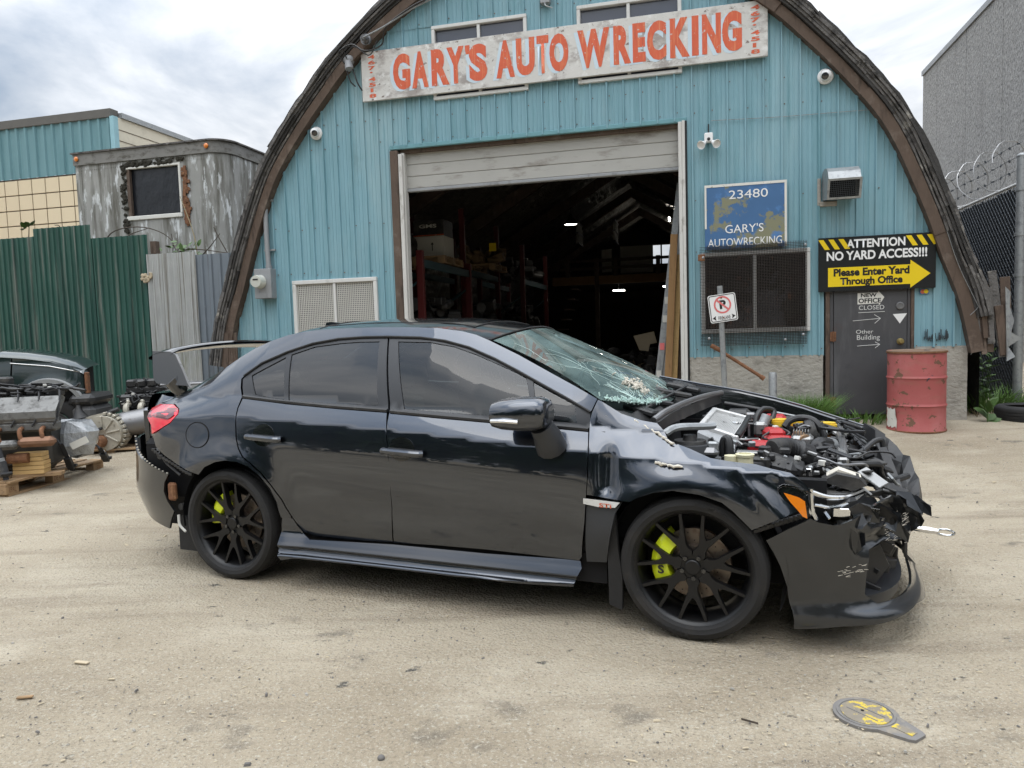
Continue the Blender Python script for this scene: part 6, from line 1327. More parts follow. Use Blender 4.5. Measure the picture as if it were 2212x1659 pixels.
# ---- roof, glass
def rail(x): return float(yrail(x)), float(zrail(x))
def rooffn(x, a):
    y, z = rail(x); cr_ = .048 * min(1, max(0, (x + .1) / .5)) ** .5
    return (x, a * y, z + cr_ * (1 - a * a) + .008 * (1 - abs(a) ** 8))
def gridmesh(fn, U, W, flip=False):
    V = [fn(u, w_) for u in U for w_ in W]; n = len(W); return KB().add(V, [(i * n + j, i * n + j + 1, (i + 1) * n + j + 1, (i + 1) * n + j) for i in range(len(U) - 1) for j in range(n - 1)])
def wsf(b, a):
    k = 1 - a * a; xt, yt, zt = 1.565 + .075 * k, .555, 1.358 + .062 * k; xb, yb, zb2 = 2.205 + .21 * k, .735, 1.062 - .075 * k
    return (xt + (xb - xt) * b + .012 * math.sin(math.pi * b), a * (yt + (yb - yt) * b), zt + (zb2 - zt) * b + .018 * math.sin(math.pi * b))
A_ = list(np.linspace(-1, 1, 25))
def roof2(x, a):
    if x > 1.45:
        t = (x - 1.45) / (1.557 - 1.45); p0 = rooffn(1.45, a); e_ = wsf(0, a); return tuple(p0[i] + (e_[i] - p0[i]) * t - (0 if i else 0) for i in range(3))
    return rooffn(x, a)
roof = gridmesh(roof2, [.26, .35, .45, .6, .75, .9, 1.05, 1.2, 1.35, 1.45, 1.48, 1.52, 1.55], A_).build('roof', 'paint', None, 80)
rw = gridmesh(lambda x, a: (lambda p: (p[0], p[1] * .985, p[2]))(rooffn(x, a)), list(np.linspace(-.40, .258, 10)), A_).build('rear_window', 'glass_dark', None, 80)
ws = gridmesh(lambda b, a: wsf(b, a * .985), list(np.linspace(.02, 1, 12)), A_).build('windshield', 'glass_ws', None, 80)
m = KB(); m.tube([wsf(0, a) for a in A_], .006, 5); m.build('windshield_seal', 'rubber', ws)
m = KB(); m.tube([rooffn(.45 + .0 * a, a * .92) for a in A_], .0035, 5); q = [rooffn(x, sg * .78 + 0) for sg in (1,) for x in np.linspace(.45, 1.42, 14)]; m.tube(q, .0035, 5); m.tube([rooffn(1.42, a * .78) for a in A_], .0035, 5); m.tube([rooffn(x, -.78) for x in np.linspace(.45, 1.42, 14)], .0035, 5); m.build('roof_reflection_lines', 'rubber', roof)  # dark lines laid on the roof to imitate the doorway's reflection
m = KB(); m.prism([(.02, 1.405), (.02, 1.475), (.03, 1.495), (.07, 1.50), (.14, 1.49), (.24, 1.445), (.24, 1.42)], -.014, .014, lambda a, b, h: (a + .08, h, b)); m.build('shark_fin', 'paint')
# cracks in the windshield
random.seed(77); m = KB()
def crack(b, a, an, L, w_, depth=0):
    P = []; n = max(3, int(L / .02))
    for k in range(n):
        p = wsf(min(max(b, .03), .99), a * .985); P.append((p[0] + .003, p[1], p[2] + .004)); b += math.cos(an) * L / n; a += math.sin(an) * L / n * 1.1; an += random.uniform(-.35, .35)
        if abs(a) > .96 or not .03 < b < .99: break
        if depth < 2 and random.random() < .10: crack(b, a, an + random.choice((-1, 1)) * random.uniform(.5, 1.1), L * random.uniform(.3, .6), w_ * .7, depth + 1)
    if len(P) > 2: m.tube(P, w_, 4, False)
for k in range(26): crack(.80, .28, k * .42 + random.uniform(-.2, .2), random.uniform(.10, .28), .0008)
for k in range(18): crack(.92, .62, k * .35 + random.uniform(-.2, .2), random.uniform(.08, .2), .001)
for k in range(9): crack(.86, -.35, k * .7 + random.uniform(-.2, .2), random.uniform(.08, .25), .0007)
for a0, b0, an, L in ((.80, .35, -.9, .75), (.85, .55, -1.2, .5), (.9, .15, -.4, .7), (.2, .62, 2.2, .35), (.55, .50, .5, .4), (.7, .42, -.5, .5)): crack(b0, a0, an, L, .0007)
m.build('crack_lines', 'crack', ws, 0)
m = KB(); random.seed(5)
for k in range(70):
    b, a = .80 + random.gauss(0, .035), .30 + random.gauss(0, .07); p = wsf(b, a); m.box((p[0] + .006, p[1], p[2] + .008), (.018, .02, .006), .0, Matrix.Rotation(random.random() * 3, 3, 'Y'))
m.build('torn_patch', 'white_primer', ws)
m = KB()
for k in range(160):
    a = random.uniform(.15, .95); b = 1 - abs(random.gauss(0, .025)); p = wsf(b, a); m.box((p[0] + .004, p[1], p[2] + .006), (random.uniform(.01, .03), random.uniform(.008, .02), .004), 0, Matrix.Rotation(random.random() * 3, 3, 'Y'))
m.build('glass_crumbs', 'crack', ws, 0)
# ---- trunk, wing
tr_ = gridmesh(lambda x, a: (x, a * float(np.interp(x, [-.95, -.85, -.42], [.58, .60, .615])), float(np.interp(x, [-.95, -.88, -.84, -.42], [.95, 1.07, 1.085, 1.115])) + .012 * (1 - a * a) - .02 * abs(a) ** 6), [-.95, -.9, -.87, -.84, -.7, -.55, -.4], A_).build('trunk_lid', 'paint', None, 50)
m = KB(); m.bx(-.97, -.93, -.6, .6, .62, .97, .02); m.build('rear_panel', 'paint')
wg = KB(); ep = [(-.818, 1.343), (-.657, 1.337), (-.615, 1.318), (-.538, 1.216), (-.487, 1.141), (-.461, 1.111), (-.495, 1.122), (-.632, 1.128), (-.748, 1.136), (-.782, 1.168), (-.804, 1.261)]
wing = gridmesh(lambda a, c: (-.745 + .105 * math.cos(c) + .04 * (1 - a * a), a * .62, 1.312 + .058 * (1 - a * a) ** .6 + .022 * math.sin(c) + .016 * math.cos(c)), A_, list(np.linspace(0, 2 * math.pi, 17))).build('wing_blade', 'blackgloss', None, 60)
for sg in (1, -1):
    m = KB(); m.prism(ep, sg * .640, sg * .658, lambda a, b, h: (a, h + sg * (1.14 - b) * .22, b)); m.build('wing_endplate', 'blackgloss', wing, 30)
    m = KB(); m.tube(spline([(-.63, sg * .645, 1.16), (-.60, sg * .62, 1.11), (-.58, sg * .585, 1.085)], 5), [.06, .058, .056, .055, .054, .056, .06, .062, .064, .066, .068], 10); m.v = [(a, .645 * sg + (b - .645 * sg) * .5, c) for a, b, c in m.v]; m.build('wing_foot', 'blackgloss', wing)
for mir in (False, True):      # rounded rear corners behind the lamps
    panel('rear_corner', [(.35, .78), (1.57, .78), (1.57, 1.045), (1.2, 1.06), (.35, 1.07)], lambda s, t: (-.50 - .44 * np.abs(np.cos(s)) ** .62, .765 * np.abs(np.sin(s)) ** .62 * (1 - .16 * np.clip((t - .82) / .25, 0, 1) ** 2), t), 'paint', car, res=.05, gres=.05, mirror=mir)
# ---- rear bumper hanging off, and what it bares
def rbF(s, t):
    x, y = sep('r', s, t); return x, y + .012, t
rb = panel('rear_bumper', TR['rbumper'] + [], rbF, 'paint_dirty', car, res=.05, gres=.05)
panel('rear_bumper', [(.0, .80), (.793, .79), (.83, .42), (.858, .308), (0, .30)], lambda s, t: (sep('r', s, t)[0] + .01, sep('r', s, t)[1], t), 'paint_dirty', rb, res=.06, gres=.06)
panel('rear_bumper', [(0, .80), (1.3, .66), (1.36, .6), (1.32, .45), (1.3, .3), (0, .30)], lambda s, t: (sep('r', s, t)[0], sep('r', s, t)[1], t), 'paint_dirty', rb, res=.08, gres=.08, mirror=True)
m = KB()
for k in range(16): t = k / 15; th = .80 + .55 * t; z = .80 - .19 * t ** .7; x, y = sep('r', th, z); m.box((float(x), float(y) + .006, z), (.012, .005, .006), 0)
m.build('bumper_clips', 'white_primer', rb)
m = KB(); m.bx(-.74, -.30, -.80, .80, .42, .80, .03); m.bx(-.92, -.74, -.52, .52, .42, .80, .03); m.build('rear_inner_panel', 'dark')
m = KB(); random.seed(3)
for k in range(14): t = k / 13; x = -.24 - .36 * t; z = .635 + .12 * t ** 1.2; m.box((x, float(S(x, z)) - .012, z - .014), (.03, .014, .016), .002)
m.build('bumper_bracket', 'blackplastic')
for c_ in ((-.57, .78, .70), (-.40, .80, .40)): m = KB(); m.cyl(c_, (c_[0], c_[1] + .05, c_[2]), .02, 10); m.build('inner_bolt', 'blackplastic')
m = KB(); m.tube([(-.62, .8, .74), (-.5, .84, .66), (-.36, .87, .60)], .008, 6); m.build('bracket_rod', 'blackplastic')
m = KB(); m.bx(-.47, -.41, .845, .88, .44, .55, .012); m.build('side_reflector', 'rust'); m = KB(); m.tube(spline([(-.385, .88, .36), (-.375, .885, .30), (-.33, .885, .262)], 4), .008, 6); m.build('broken_clip', 'cardwhite')
# ---- mud flaps
for sg in (1, -1):
    m = KB(); m.prism([(-.44, .13), (-.44, .33), (-.39, .35), (-.30, .24), (-.26, .13)], sg * .80, sg * .835, lambda a, b, h: (a - .0, h, b)); m.build('mud_flap', 'rubber')
    m = KB(); m.prism([(2.27, .12), (2.265, .60), (2.30, .62), (2.315, .40), (2.335, .25), (2.33, .10)], sg * .835, sg * .865, lambda a, b, h: (a, h, b)); m.build('mud_flap', 'rubber')
# ---- wheel wells and floor
for wx in (0., 2.65):
    for sg in (1, -1):
        m = KB(); V = []; F = []
        for i, a in enumerate(np.linspace(R(-8), R(188), 22)):
            for y in (.50, .845): V.append((wx + .385 * math.cos(a), sg * y, .335 + .385 * math.sin(a)))
        m.add(V, [(2 * i, 2 * i + 1, 2 * i + 3, 2 * i + 2) for i in range(21)]); n = len(V); m.add([(wx + .385 * math.cos(a), sg * .50, .335 + .385 * math.sin(a)) for a in np.linspace(R(-8), R(188), 22)], [tuple(range(22))]); m.build('wheel_liner', 'dark', None, 50)
m = KB(); m.bx(-.9, 3.25, -.49, .49, .17, .40); m.bx(.40, 2.25, -.82, .82, .20, .34); m.build('floor_pan', 'dark', None, 0)
m = KB(); m.bx(.35, 2.25, -.80, -.76, .3, .92); m.bx(.35, 2.25, .76, .80, .3, .92); m.build('door_cards', 'cabin', None, 0)
# ---- cabin
m = KB(); m.prism([(1.98, .95), (2.33, .96), (2.35, .6), (2.02, .6), (1.92, .80)], -.74, .74, lambda a, b, h: (a, h, b)); m.build('dashboard', 'cabin'); m = KB(); m.prism([(2.0, .955), (2.05, 1.01), (2.15, 1.015), (2.25, .965)], -.55, -.2, lambda a, b, h: (a, h, b)); m.build('instrument_hood', 'cabin')
m = KB(); m.lathe([(.185 + .015 * math.cos(t), .015 * math.sin(t)) for t in np.linspace(0, 6.283, 9)], 28, Matrix.Translation((1.86, -.37, .95)) @ Matrix.Rotation(R(68), 4, 'Y')); m.box((1.87, -.37, .945), (.03, .14, .12), .02); m.box((1.87, -.37, .95), (.02, .36, .035), .006); m.build('steering_wheel', 'cabin')
def seat(x, y, w_):
    m = KB(); m.box((x + .25, y, .48), (.50, w_, .16), .05); m.box((x - .03, y, .80), (.14, w_, .62), .06, Matrix.Rotation(R(-16), 3, 'Y')); m.box((x - .14, y, 1.16), (.09, w_ * .5, .18), .035, Matrix.Rotation(R(-10), 3, 'Y'))
    for s_ in (-1, 1): m.box((x - .0, y + s_ * w_ * .42, .80), (.20, .09, .52), .035, Matrix.Rotation(R(-16), 3, 'Y'))
    return m
for y in (.37, -.37): seat(1.12, y, .48).build('seat', 'cabin_l')
seat(.32, 0, 1.2).build('rear_seat', 'cabin'); m = KB(); m.bx(1.3, 2.0, -.1, .1, .35, .62, .03); m.build('centre_console', 'cabin')
m = KB(); m.tube(spline([(1.03, .62, 1.32), (1.02, .66, 1.1), (1.0, .66, .7)], 5), .018, 6); m.v = [(a, .64 + (b - .64) * .3, c) for a, b, c in m.v]; m.build('seat_belt', 'cardwhite')
m = KB(); m.bx(-.4, .25, -.58, .58, .98, 1.05, .02); m.build('parcel_shelf', 'cabin', None, 0)
m = KB(); m.tube([wsf(.10, 0), (1.72, 0, 1.33)], .012, 6); m.box((1.74, 0, 1.31), (.03, .22, .06), .012); m.build('rear_mirror', 'cabin')
# ---- door handles and mirrors
for sg in (1, -1):
    for x0, zc_ in ((.30, .850), (1.195, .802)):
        yb = float(S(x0, zc_)); hd = KB(); q = [(x0 - .10, sg * (yb + .012), zc_ + .004), (x0 - .09, sg * (yb + .028), zc_ + .004), (x0, sg * (yb + .032), zc_), (x0 + .10, sg * (yb + .028), zc_ - .006), (x0 + .125, sg * (yb + .010), zc_ - .008)]
        hd.tube(spline(q, 5), .017, 10); hd.v = [(a, b, zc_ + (c - zc_) * 1.0) for a, b, c in hd.v]; hh = hd.build('door_handle', 'paint')
        cupv = [(x0 + .075 * math.cos(t), zc_ + .012 + .062 * math.sin(t)) for t in np.linspace(0, 6.283, 24, endpoint=False)]
        if sg > 0: panel('handle_cup', cupv, lambda s, t, x0=x0, zc_=zc_: (s, S(s, t) + .0022, t), 'blackgloss', hh, lip=.002)
    mm = KB(); sec = 14; V = []; F = []
    prof_ = [(-.135, .30), (-.13, .62), (-.09, .86), (.0, .98), (.08, .88), (.115, .6), (.125, .25)]
    for px_, sc_ in prof_:
        for k in range(sec):
            a = 2 * math.pi * k / sec; yy = .115 * math.copysign(abs(math.cos(a)) ** .7, math.cos(a)) * (.75 + .25 * sc_); zz2 = .078 * sc_ ** .5 * math.copysign(abs(math.sin(a)) ** .75, math.sin(a)); V.append((1.905 + px_, sg * (.955 + yy * (1 if px_ < .05 else .8)), 1.015 + zz2 + .012 * (px_ + .1) * 4 * (math.sin(a) > 0)))
    n = len(prof_)
    for i in range(n - 1):
        for k in range(sec): F.append((i * sec + k, i * sec + (k + 1) % sec, (i + 1) * sec + (k + 1) % sec, (i + 1) * sec + k))
    F += [tuple(range(sec)), tuple((n - 1) * sec + k for k in range(sec))]
    mm.add(V, F); mh = mm.build('side_mirror', 'paint', None, 50)
    m = KB(); m.tube(spline([(1.985, sg * .94, .96), (2.0, sg * .90, .90), (2.005, sg * .86, .845)], 5), [.055, .058, .06, .062, .065, .068, .07, .072, .074, .074, .074], 12); m.build('mirror_arm', 'trim', mh)
    m = KB(); m.tube(spline([(1.79, sg * 1.065, .995), (1.85, sg * 1.078, .997), (1.92, sg * 1.066, .992)], 5), .011, 8); m.build('mirror_indicator', 'chrome', mh)
# ---- wheels
def wheel(wx, sg):
    c = Vector((wx, 0, .327))
    def W(r_, an, y): return (wx + r_ * math.sin(an), sg * y, .327 + r_ * math.cos(an))
    def lat(prof, n=64):
        m = KB(); V = []; L = len(prof)
        for k in range(n):
            for r_, y in prof: V.append(W(r_, 2 * math.pi * k / n, y))
        m.add(V, [(k * L + i, ((k + 1) % n) * L + i, ((k + 1) % n) * L + i + 1, k * L + i + 1) for k in range(n) for i in range(L - 1)]); return m
    rim = lat([(.243, .66), (.246, .70), (.226, .73), (.226, .80), (.240, .845), (.247, .862), (.2585, .870), (.2605, .866), (.2605, .855)]).build('wheel', 'rim', None, 40)
    ty = lat([(.256, .66), (.285, .635), (.313, .65), (.322, .668), (.3265, .690), (.3265, .712), (.320, .714), (.320, .722), (.3270, .724), (.3272, .758), (.320, .760), (.320, .768), (.3272, .770), (.3272, .806), (.320, .808), (.320, .816), (.3265, .818), (.3265, .838), (.322, .862), (.314, .878), (.309, .879), (.306, .8825), (.290, .888), (.287, .8865), (.270, .884), (.262, .874), (.2575, .866)], 96).build('tyre', 'rubber', rim, 40)
    m = KB()
    for k in range(110):
        a = 2 * math.pi * k / 110; a2 = a + .02
        for y0, y1 in ((.838, .872), (.656, .69)): m.add([W(.3262, a, y0), W(.3262, a + .012, y0), W(.316 if y1 > .8 else .3262, a2 + .012, y1), W(.316 if y1 > .8 else .3262, a2, y1), W(.3285, a + .006, y0), W(.3175 if y1 > .8 else .3285, a2 + .006, y1)], [(0, 4, 5, 3), (4, 1, 2, 5)])
    m.build('tread_blocks', 'rubber', ty, 0)
    for s0, a_t in (('KUMHO', 18), ('KUMHO', 198)):
        if sg > 0: txt(s0, ty, 'rubber', (-.075, .075, .283, .303), 0, 'sidewall_letters', .01, fn=lambda x, y, z: (lambda p: (p[0], -p[1], p[2]))(W(z, R(a_t) + x / .293, .8895)))
    def yf(r_): return .842 + .018 * (r_ / .25) ** 1.5
    for k in range(7):
        a0 = 2 * math.pi * (k + .5) / 7
        hs = R(14.2)
        O = [(.056, -R(25.6)), (.074, -R(25.0)), (.080, -R(20)), (.090, -R(14)), (.112, -R(11.2)), (.17, -R(14.3)), (.247, -R(16.0)), (.247, -R(13.0)), (.185, -R(9.9)), (.152, -R(5.6)), (.139, 0)]
        O = O + [(r_, -q) for r_, q in O[::-1][1:]]
        V = []; n = len(O)
        for dy, ins in ((0, .0022), (-.007, 0), (-.034, .001)):
            for r_, q in O: V.append(W(r_, a0 + (q - math.copysign(min(abs(q), ins / r_), q)), yf(r_) + dy))
        F = [(L * n + i, L * n + (i + 1) % n, (L + 1) * n + (i + 1) % n, (L + 1) * n + i) for L in range(2) for i in range(n)] + [tuple(range(n))]
        KB().add(V, F).build('spoke', 'rim', rim, 30)
    m = lat([(0, .852), (.030, .852), (.034, .849), (.034, .838), (.062, .838), (.064, .834), (.064, .80)], 40); m.build('hub', 'rim', rim, 30)
    for k in range(5):
        a = 2 * math.pi * k / 5 + .55; p = W(.050, a, .836); m = KB(); m.cyl(p, (p[0], sg * .852, p[2]), .0105, 6); m.build('lug_nut', 'blackgloss', rim, 30)
    lat([(.16, .755), (.162, .757), (.162, .778), (.16, .78), (.09, .78), (.088, .80), (0, .80)], 48).build('brake_disc', 'disc', rim, 30)
    m = KB()
    for k in range(30): a = k * 2 * math.pi / 30; p = W(.105 + .018 * (k % 3), a, .7795); m.cyl(p, (p[0], sg * .7815, p[2]), .003, 6)
    m.build('disc_holes', 'dark', rim)
    a0 = R(-78 if wx > 1 else -62); m = KB(); V = []; n = 14; f = 1.0 if wx > 1 else .8
    for i in range(n + 1):
        a = a0 + R(42) * f * (i / n * 2 - 1); bul = .012 * math.sin(math.pi * i / n)
        for r_, y in ((.105, .800), (.115, .818 + bul), (.165, .822 + bul), (.19, .812), (.192, .74), (.105, .74)): V.append(W(r_, a, y))
    m.add(V, [(i * 6 + k, i * 6 + (k + 1) % 6, (i + 1) * 6 + (k + 1) % 6, (i + 1) * 6 + k) for i in range(n) for k in range(6)] + [tuple(range(6)), tuple(n * 6 + k for k in range(6))]); cal = m.build('caliper', 'caliper', rim, 40)
    if sg > 0:
        a = a0 - R(22) * f; p = W(.145, a, 0); txt('S', cal, 'black', (-.014, .014, -.02, .02), 0, 'caliper_mark', .03, fn=lambda x, y, z: (p[0] + x, -(.838 if wx > 1 else .836), p[2] + z))
    return rim
for wx in (0., 2.65):
    for sg in (1, -1): wheel(wx, sg)
# ---- front bumper
random.seed(14)
BP = TR['bumper'][:9] + [(.50, .642), (.36, .60), (.24, .575), (.15, .60), (.0, .56), (0., .115)] + TR['bumper'][22:]
BP = [(a, b) for a, b in BP]
BH = [(.80, .346), (.765, .43), (.62, .462), (.45, .45), (.22, .43), (.03, .41), (.03, .225), (.28, .205), (.52, .20), (.74, .20), (.815, .245)]
def fbF(s, t):
    x, y = sep('f', s, t)
    d = .020 * np.exp(-((t - .47) / .05) ** 2) * np.sin(s * 9 + 1) * sstep(1.05, .8, s) + .010 * np.sin(t * 60 + s * 8) * sstep(.44, .52, t) * sstep(.9, .6, s) + .016 * np.abs(np.sin(s * 6 + t * 22)) * sstep(.43, .50, t) * sstep(.92, .62, s)
    lipo = .026 * sstep(.20, .165, t) * sstep(1.02, .78, s)
    return x - d + lipo * np.cos(s), y - d * .8 + lipo * np.sin(s), t
fb_ = panel('front_bumper', BP, fbF, 'paint_dirty', car, holes=[BH], res=.03, gres=.03, lip=.012)
panel('bumper_left_half', [(0, .12), (0, .56), (.3, .58), (.8, .60), (1.1, .575), (1.3, .48), (1.22, .12)], fbF, 'paint_dirty', fb_, holes=[[(.1, .22), (.1, .41), (.7, .43), (.75, .25)]], res=.05, gres=.05, mirror=True)
m = KB(); V = []; F = []
ths = np.linspace(-.95, .95, 21)
for th in ths:
    for z, k in ((.155, .93), (.215, .965), (.22, .80), (.30, .78), (.42, .79), (.44, .9)):
        x, y = sep('f', th, z); V.append((2.45 + (float(x) - 2.45) * k, float(y) * (k * .5 + .47), z))
m.add(V, [(i * 6 + k, (i + 1) * 6 + k, (i + 1) * 6 + k + 1, i * 6 + k + 1) for i in range(20) for k in range(5)]); m.build('bumper_duct', 'trim', fb_, 25)
m = KB(); random.seed(41)
for k in range(9):
    th = random.uniform(.12, .72); z = random.uniform(.22, .42); x, y = sep('f', th, z); m.box((float(x) - .08, float(y) - .06, z), (random.uniform(.02, .10), random.uniform(.006, .014), random.uniform(.02, .06)), .003, Matrix.Rotation(random.uniform(-.6, .6), 3, 'Y') @ Matrix.Rotation(random.uniform(-.7, .7), 3, 'Z'))
m.build('grille_shards', 'blackplastic', fb_)
m = KB(); m.prism([(3.28, .35), (3.42, .40), (3.46, .30), (3.40, .22), (3.30, .25)], .56, .59, lambda a, b, h: (a, h - (a - 3.28) * .6, b)); m.build('fog_lamp_blank', 'blackplastic', fb_)
random.seed(19)
for k in range(30):   # torn flaps and shards along the top edge of the bumper
    th = random.uniform(.10, .95); z = random.uniform(.50, .62); x, y = sep('f', th, z); L = random.uniform(.05, .13)
    q = Matrix.Rotation(random.uniform(-.8, .8), 3, 'X') @ Matrix.Rotation(random.uniform(0, 3), 3, 'Y'); P = [q @ Vector(p) for p in ((0, 0, 0), (L, .0, .02), (L * .8, .02, .05), (L * .2, .02, .06), (-.02, .01, .03))]
    m = KB(); m.add([(float(x) - .02 + p.x, float(y) - .02 + p.y, z + p.z) for p in P] + [(float(x) - .022 + p.x, float(y) - .026 + p.y, z + p.z - .002) for p in P], [(0, 1, 2, 3, 4), (9, 8, 7, 6, 5)] + [(i, (i + 1) % 5, 5 + (i + 1) % 5, 5 + i) for i in range(5)]); m.build('torn_shard', random.choice(['paint_dirty', 'blackplastic', 'blackplastic', 'paint_dirty']), fb_, 0)
m = KB()
for k in range(110): th = random.uniform(.2, .66); z = .50 + random.gauss(0, .035); x, y = sep('f', th, z); m.box((float(x) + .002, float(y) + .002, z), (random.uniform(.01, .045), .0012, .0012), 0, Matrix.Rotation(random.uniform(-.5, .5), 3, 'Y') @ Matrix.Rotation(-R(60), 3, 'Z'))
for k in range(26): th = random.uniform(.80, .98); z = .355 + random.gauss(0, .014) - (th - .9) * .1; x, y = fbF(np.array([th]), np.array([z]))[:2]; m.box((float(x[0]) + .001, float(y[0]) + .001, z), (random.uniform(.008, .03), .001, .0012), 0, Matrix.Rotation(random.uniform(-.3, .3), 3, 'Y') @ Matrix.Rotation(-R(38), 3, 'Z'))
m.build('scrape_fibres', 'white_primer', fb_, 0)
m = KB(); m.tube([(3.56, .1, .385), (3.66, .1, .375), (3.70, .1, .372)], [.012, .016, .012], 10); m.tube(spline([(3.69, .1, .372), (3.72, .1, .384), (3.755, .1, .378), (3.77, .1, .366), (3.75, .1, .356), (3.71, .1, .358), (3.69, .1, .368)], 4), .006, 8); m.build('tow_hook', 'chrome', fb_)
m = KB(); V = []; F = []
for i, a in enumerate(np.linspace(R(-25), R(80), 14)):
    for y in (.55, .855): V.append((2.65 + .40 * math.cos(a), y, .335 + .40 * math.sin(a)))
m.add(V, [(2 * i, 2 * i + 1, 2 * i + 3, 2 * i + 2) for i in range(13)]); m.build('arch_liner', 'blackplastic', fb_, 40)
m = KB(); random.seed(6)
for k in range(12): t = k / 11; m.box((2.93 + .20 * t, .855 - .06 * t, .525 + .065 * t), (.022, .016, .022), .003)
m.tube([(2.91, .86, .515), (3.13, .79, .59)], .012, 6); m.build('bumper_rail', 'blackplastic', fb_)
# ---- headlight
hb = panel('headlight', TR['hl_outline'], off(-.008), 'blackgloss', car, res=.02, lip=.02)
panel('amber_marker', TR['hl_amber'], off(-.001), 'amber', hb, res=.02, lip=.006)
m = KB(); q = [(x, float(S(x, z)) + .002, z) for x, z in TR['hl_outline'][:9]]; m.tube(q[-1:] + q[:5], .007, 8); m.build('lens_edge', 'clear', hb)
m = KB(); m.tube([(3.135, .80, .70), (3.14, .80, .60), (3.155, .79, .565)], .013, 8); m.tube(spline([(3.14, .80, .685), (3.20, .76, .66), (3.28, .68, .648), (3.345, .58, .655)], 6), [.012] * 13 + [.014] * 6, 10); m.tube(spline([(3.15, .79, .63), (3.22, .75, .615), (3.30, .67, .625), (3.35, .57, .645)], 6), .008, 8); m.build('lamp_bar', 'chrome', hb)
m = KB(); m.lathe([(0, -.02), (.045, 0), (.06, .05), (.055, .055)], 20, Matrix.Translation((3.22, .62, .60)) @ Matrix.Rotation(R(75), 4, 'Y')); m.build('reflector', 'chrome', hb)
m = KB(); m.box((3.22, .62, .60), (.2, .16, .12), .03); m.build('lamp_housing', 'blackplastic', hb)
m = KB(); m.prism([(3.18, .70), (3.30, .665), (3.36, .69), (3.33, .72), (3.24, .735)], .52, .64, lambda a, b, h: (a, h, b)); m.build('lamp_top_cover', 'blackplastic', hb); m = KB(); m.prism([(3.22, .675), (3.35, .672), (3.38, .70), (3.27, .73)], .60, .61, lambda a, b, h: (a, h - .2 * (a - 3.2), b)); m.build('broken_lens', 'clear', hb, 0)
m = KB(); m.prism([(3.20, .715), (3.31, .70), (3.34, .715), (3.25, .745)], .50, .58, lambda a, b, h: (a, h, b)); m.build('torn_foam', 'white_primer', hb)
random.seed(51)
for k in range(12):
    c = (random.uniform(3.16, 3.36), random.uniform(.50, .72), random.uniform(.54, .60)); KB().box(c, (random.uniform(.03, .1), random.uniform(.01, .03), random.uniform(.02, .06)), .003, Matrix.Rotation(random.uniform(-1, 1), 3, 'Y') @ Matrix.Rotation(random.uniform(-1, 1), 3, 'Z')).build('lamp_fragment', random.choice(['chrome', 'blackplastic', 'clear', 'blackplastic']), hb, 0)
# ---- engine bay
eb = KB(); eb.bx(2.25, 3.30, -.70, .70, .36, .42); eb.bx(2.20, 2.28, -.74, .74, .4, .94); eb.bx(2.28, 3.2, .66, .72, .4, .72); eb.bx(2.28, 3.2, -.74, -.68, .4, .80); ebo = eb.build('engine_bay', 'dark', None, 0)
def part(m, name, mat, sm=35): return m.build(name, mat, ebo, sm)
def hose(name, P, r_, mat='hose', n=10): return part(KB().tube(spline(P, 6), r_, n), name, mat)
# torn fender edge
random.seed(71)
for P0 in ([(2.375, .965), (2.41, .95), (2.45, .93), (2.49, .912), (2.53, .89), (2.56, .873)], [(2.50, .800), (2.525, .79), (2.55, .795), (2.58, .786), (2.62, .784)]):
    P = [(p.x, float(S(p.x, p.z)) + .002 + random.uniform(-.003, .004), p.z + random.uniform(-.006, .006)) for p in spline([(x, 0, z) for x, z in P0], 4)]
    m = KB(); m.tube(P, [random.uniform(.002, .0085) for _ in P], 6)
    for k in range(7): p = random.choice(P); m.sph(p, random.uniform(.005, .011), 6, 4, (1.5, .5, .8))
    m.build('torn_filler', 'white_primer', None, 30)
m = KB(); q = [(x, float(S(x, z)) + .001, z) for x, z in TR['fuel_flap']]; m.tube(q + q[:1], .0035, 5); m.build('flap_gap', 'dark')
m = KB(); m.prism([(2.19, 1.0), (2.20, .93), (2.26, .915), (2.29, .93), (2.25, .99)], .755, .765, lambda a, b, h: (a, h, b)); m.build('hinge_plate', 'galv'); m = KB(); m.cyl((2.225, .765, .965), (2.225, .775, .965), .009, 8); m.cyl((2.245, .765, .945), (2.245, .775, .945), .009, 8); m.build('hinge_bolts', 'dark')
# cowl and strut bar
part(gridmesh(lambda a, b: (2.24 + .17 * (1 - a * a) + .10 * b, a * .72, 1.0 - .03 * (1 - a * a) - .06 * b + .012 * math.sin(a * 23)), list(np.linspace(-1, 1, 25)), [0, .5, 1]), 'cowl_panel', 'blackplastic', 40)
hose('cowl_seal', [(2.44, .62, .955), (2.48, .50, .985), (2.53, .2, 1.0), (2.58, -.15, 1.0), (2.63, -.45, .99)], .016, 'steel'); part(KB().add([(2.46, .62, .94), (2.50, .48, .975), (2.58, -.1, .99), (2.62, -.45, .98), (2.46, .62, .90), (2.51, .48, .925), (2.59, -.1, .935), (2.63, -.45, .93)], [(0, 1, 5, 4), (1, 2, 6, 5), (2, 3, 7, 6)]), 'firewall_flange', 'blackplastic', 30)
m = KB(); m.tube(spline([(2.50, .66, .895), (2.55, .62, .925), (2.66, .50, .915), (2.70, .46, .915)], 5), .022, 8); m.v = [(a, b, .91 + (c - .91) * .8) for a, b, c in m.v]; part(m, 'tower_brace', 'galv')
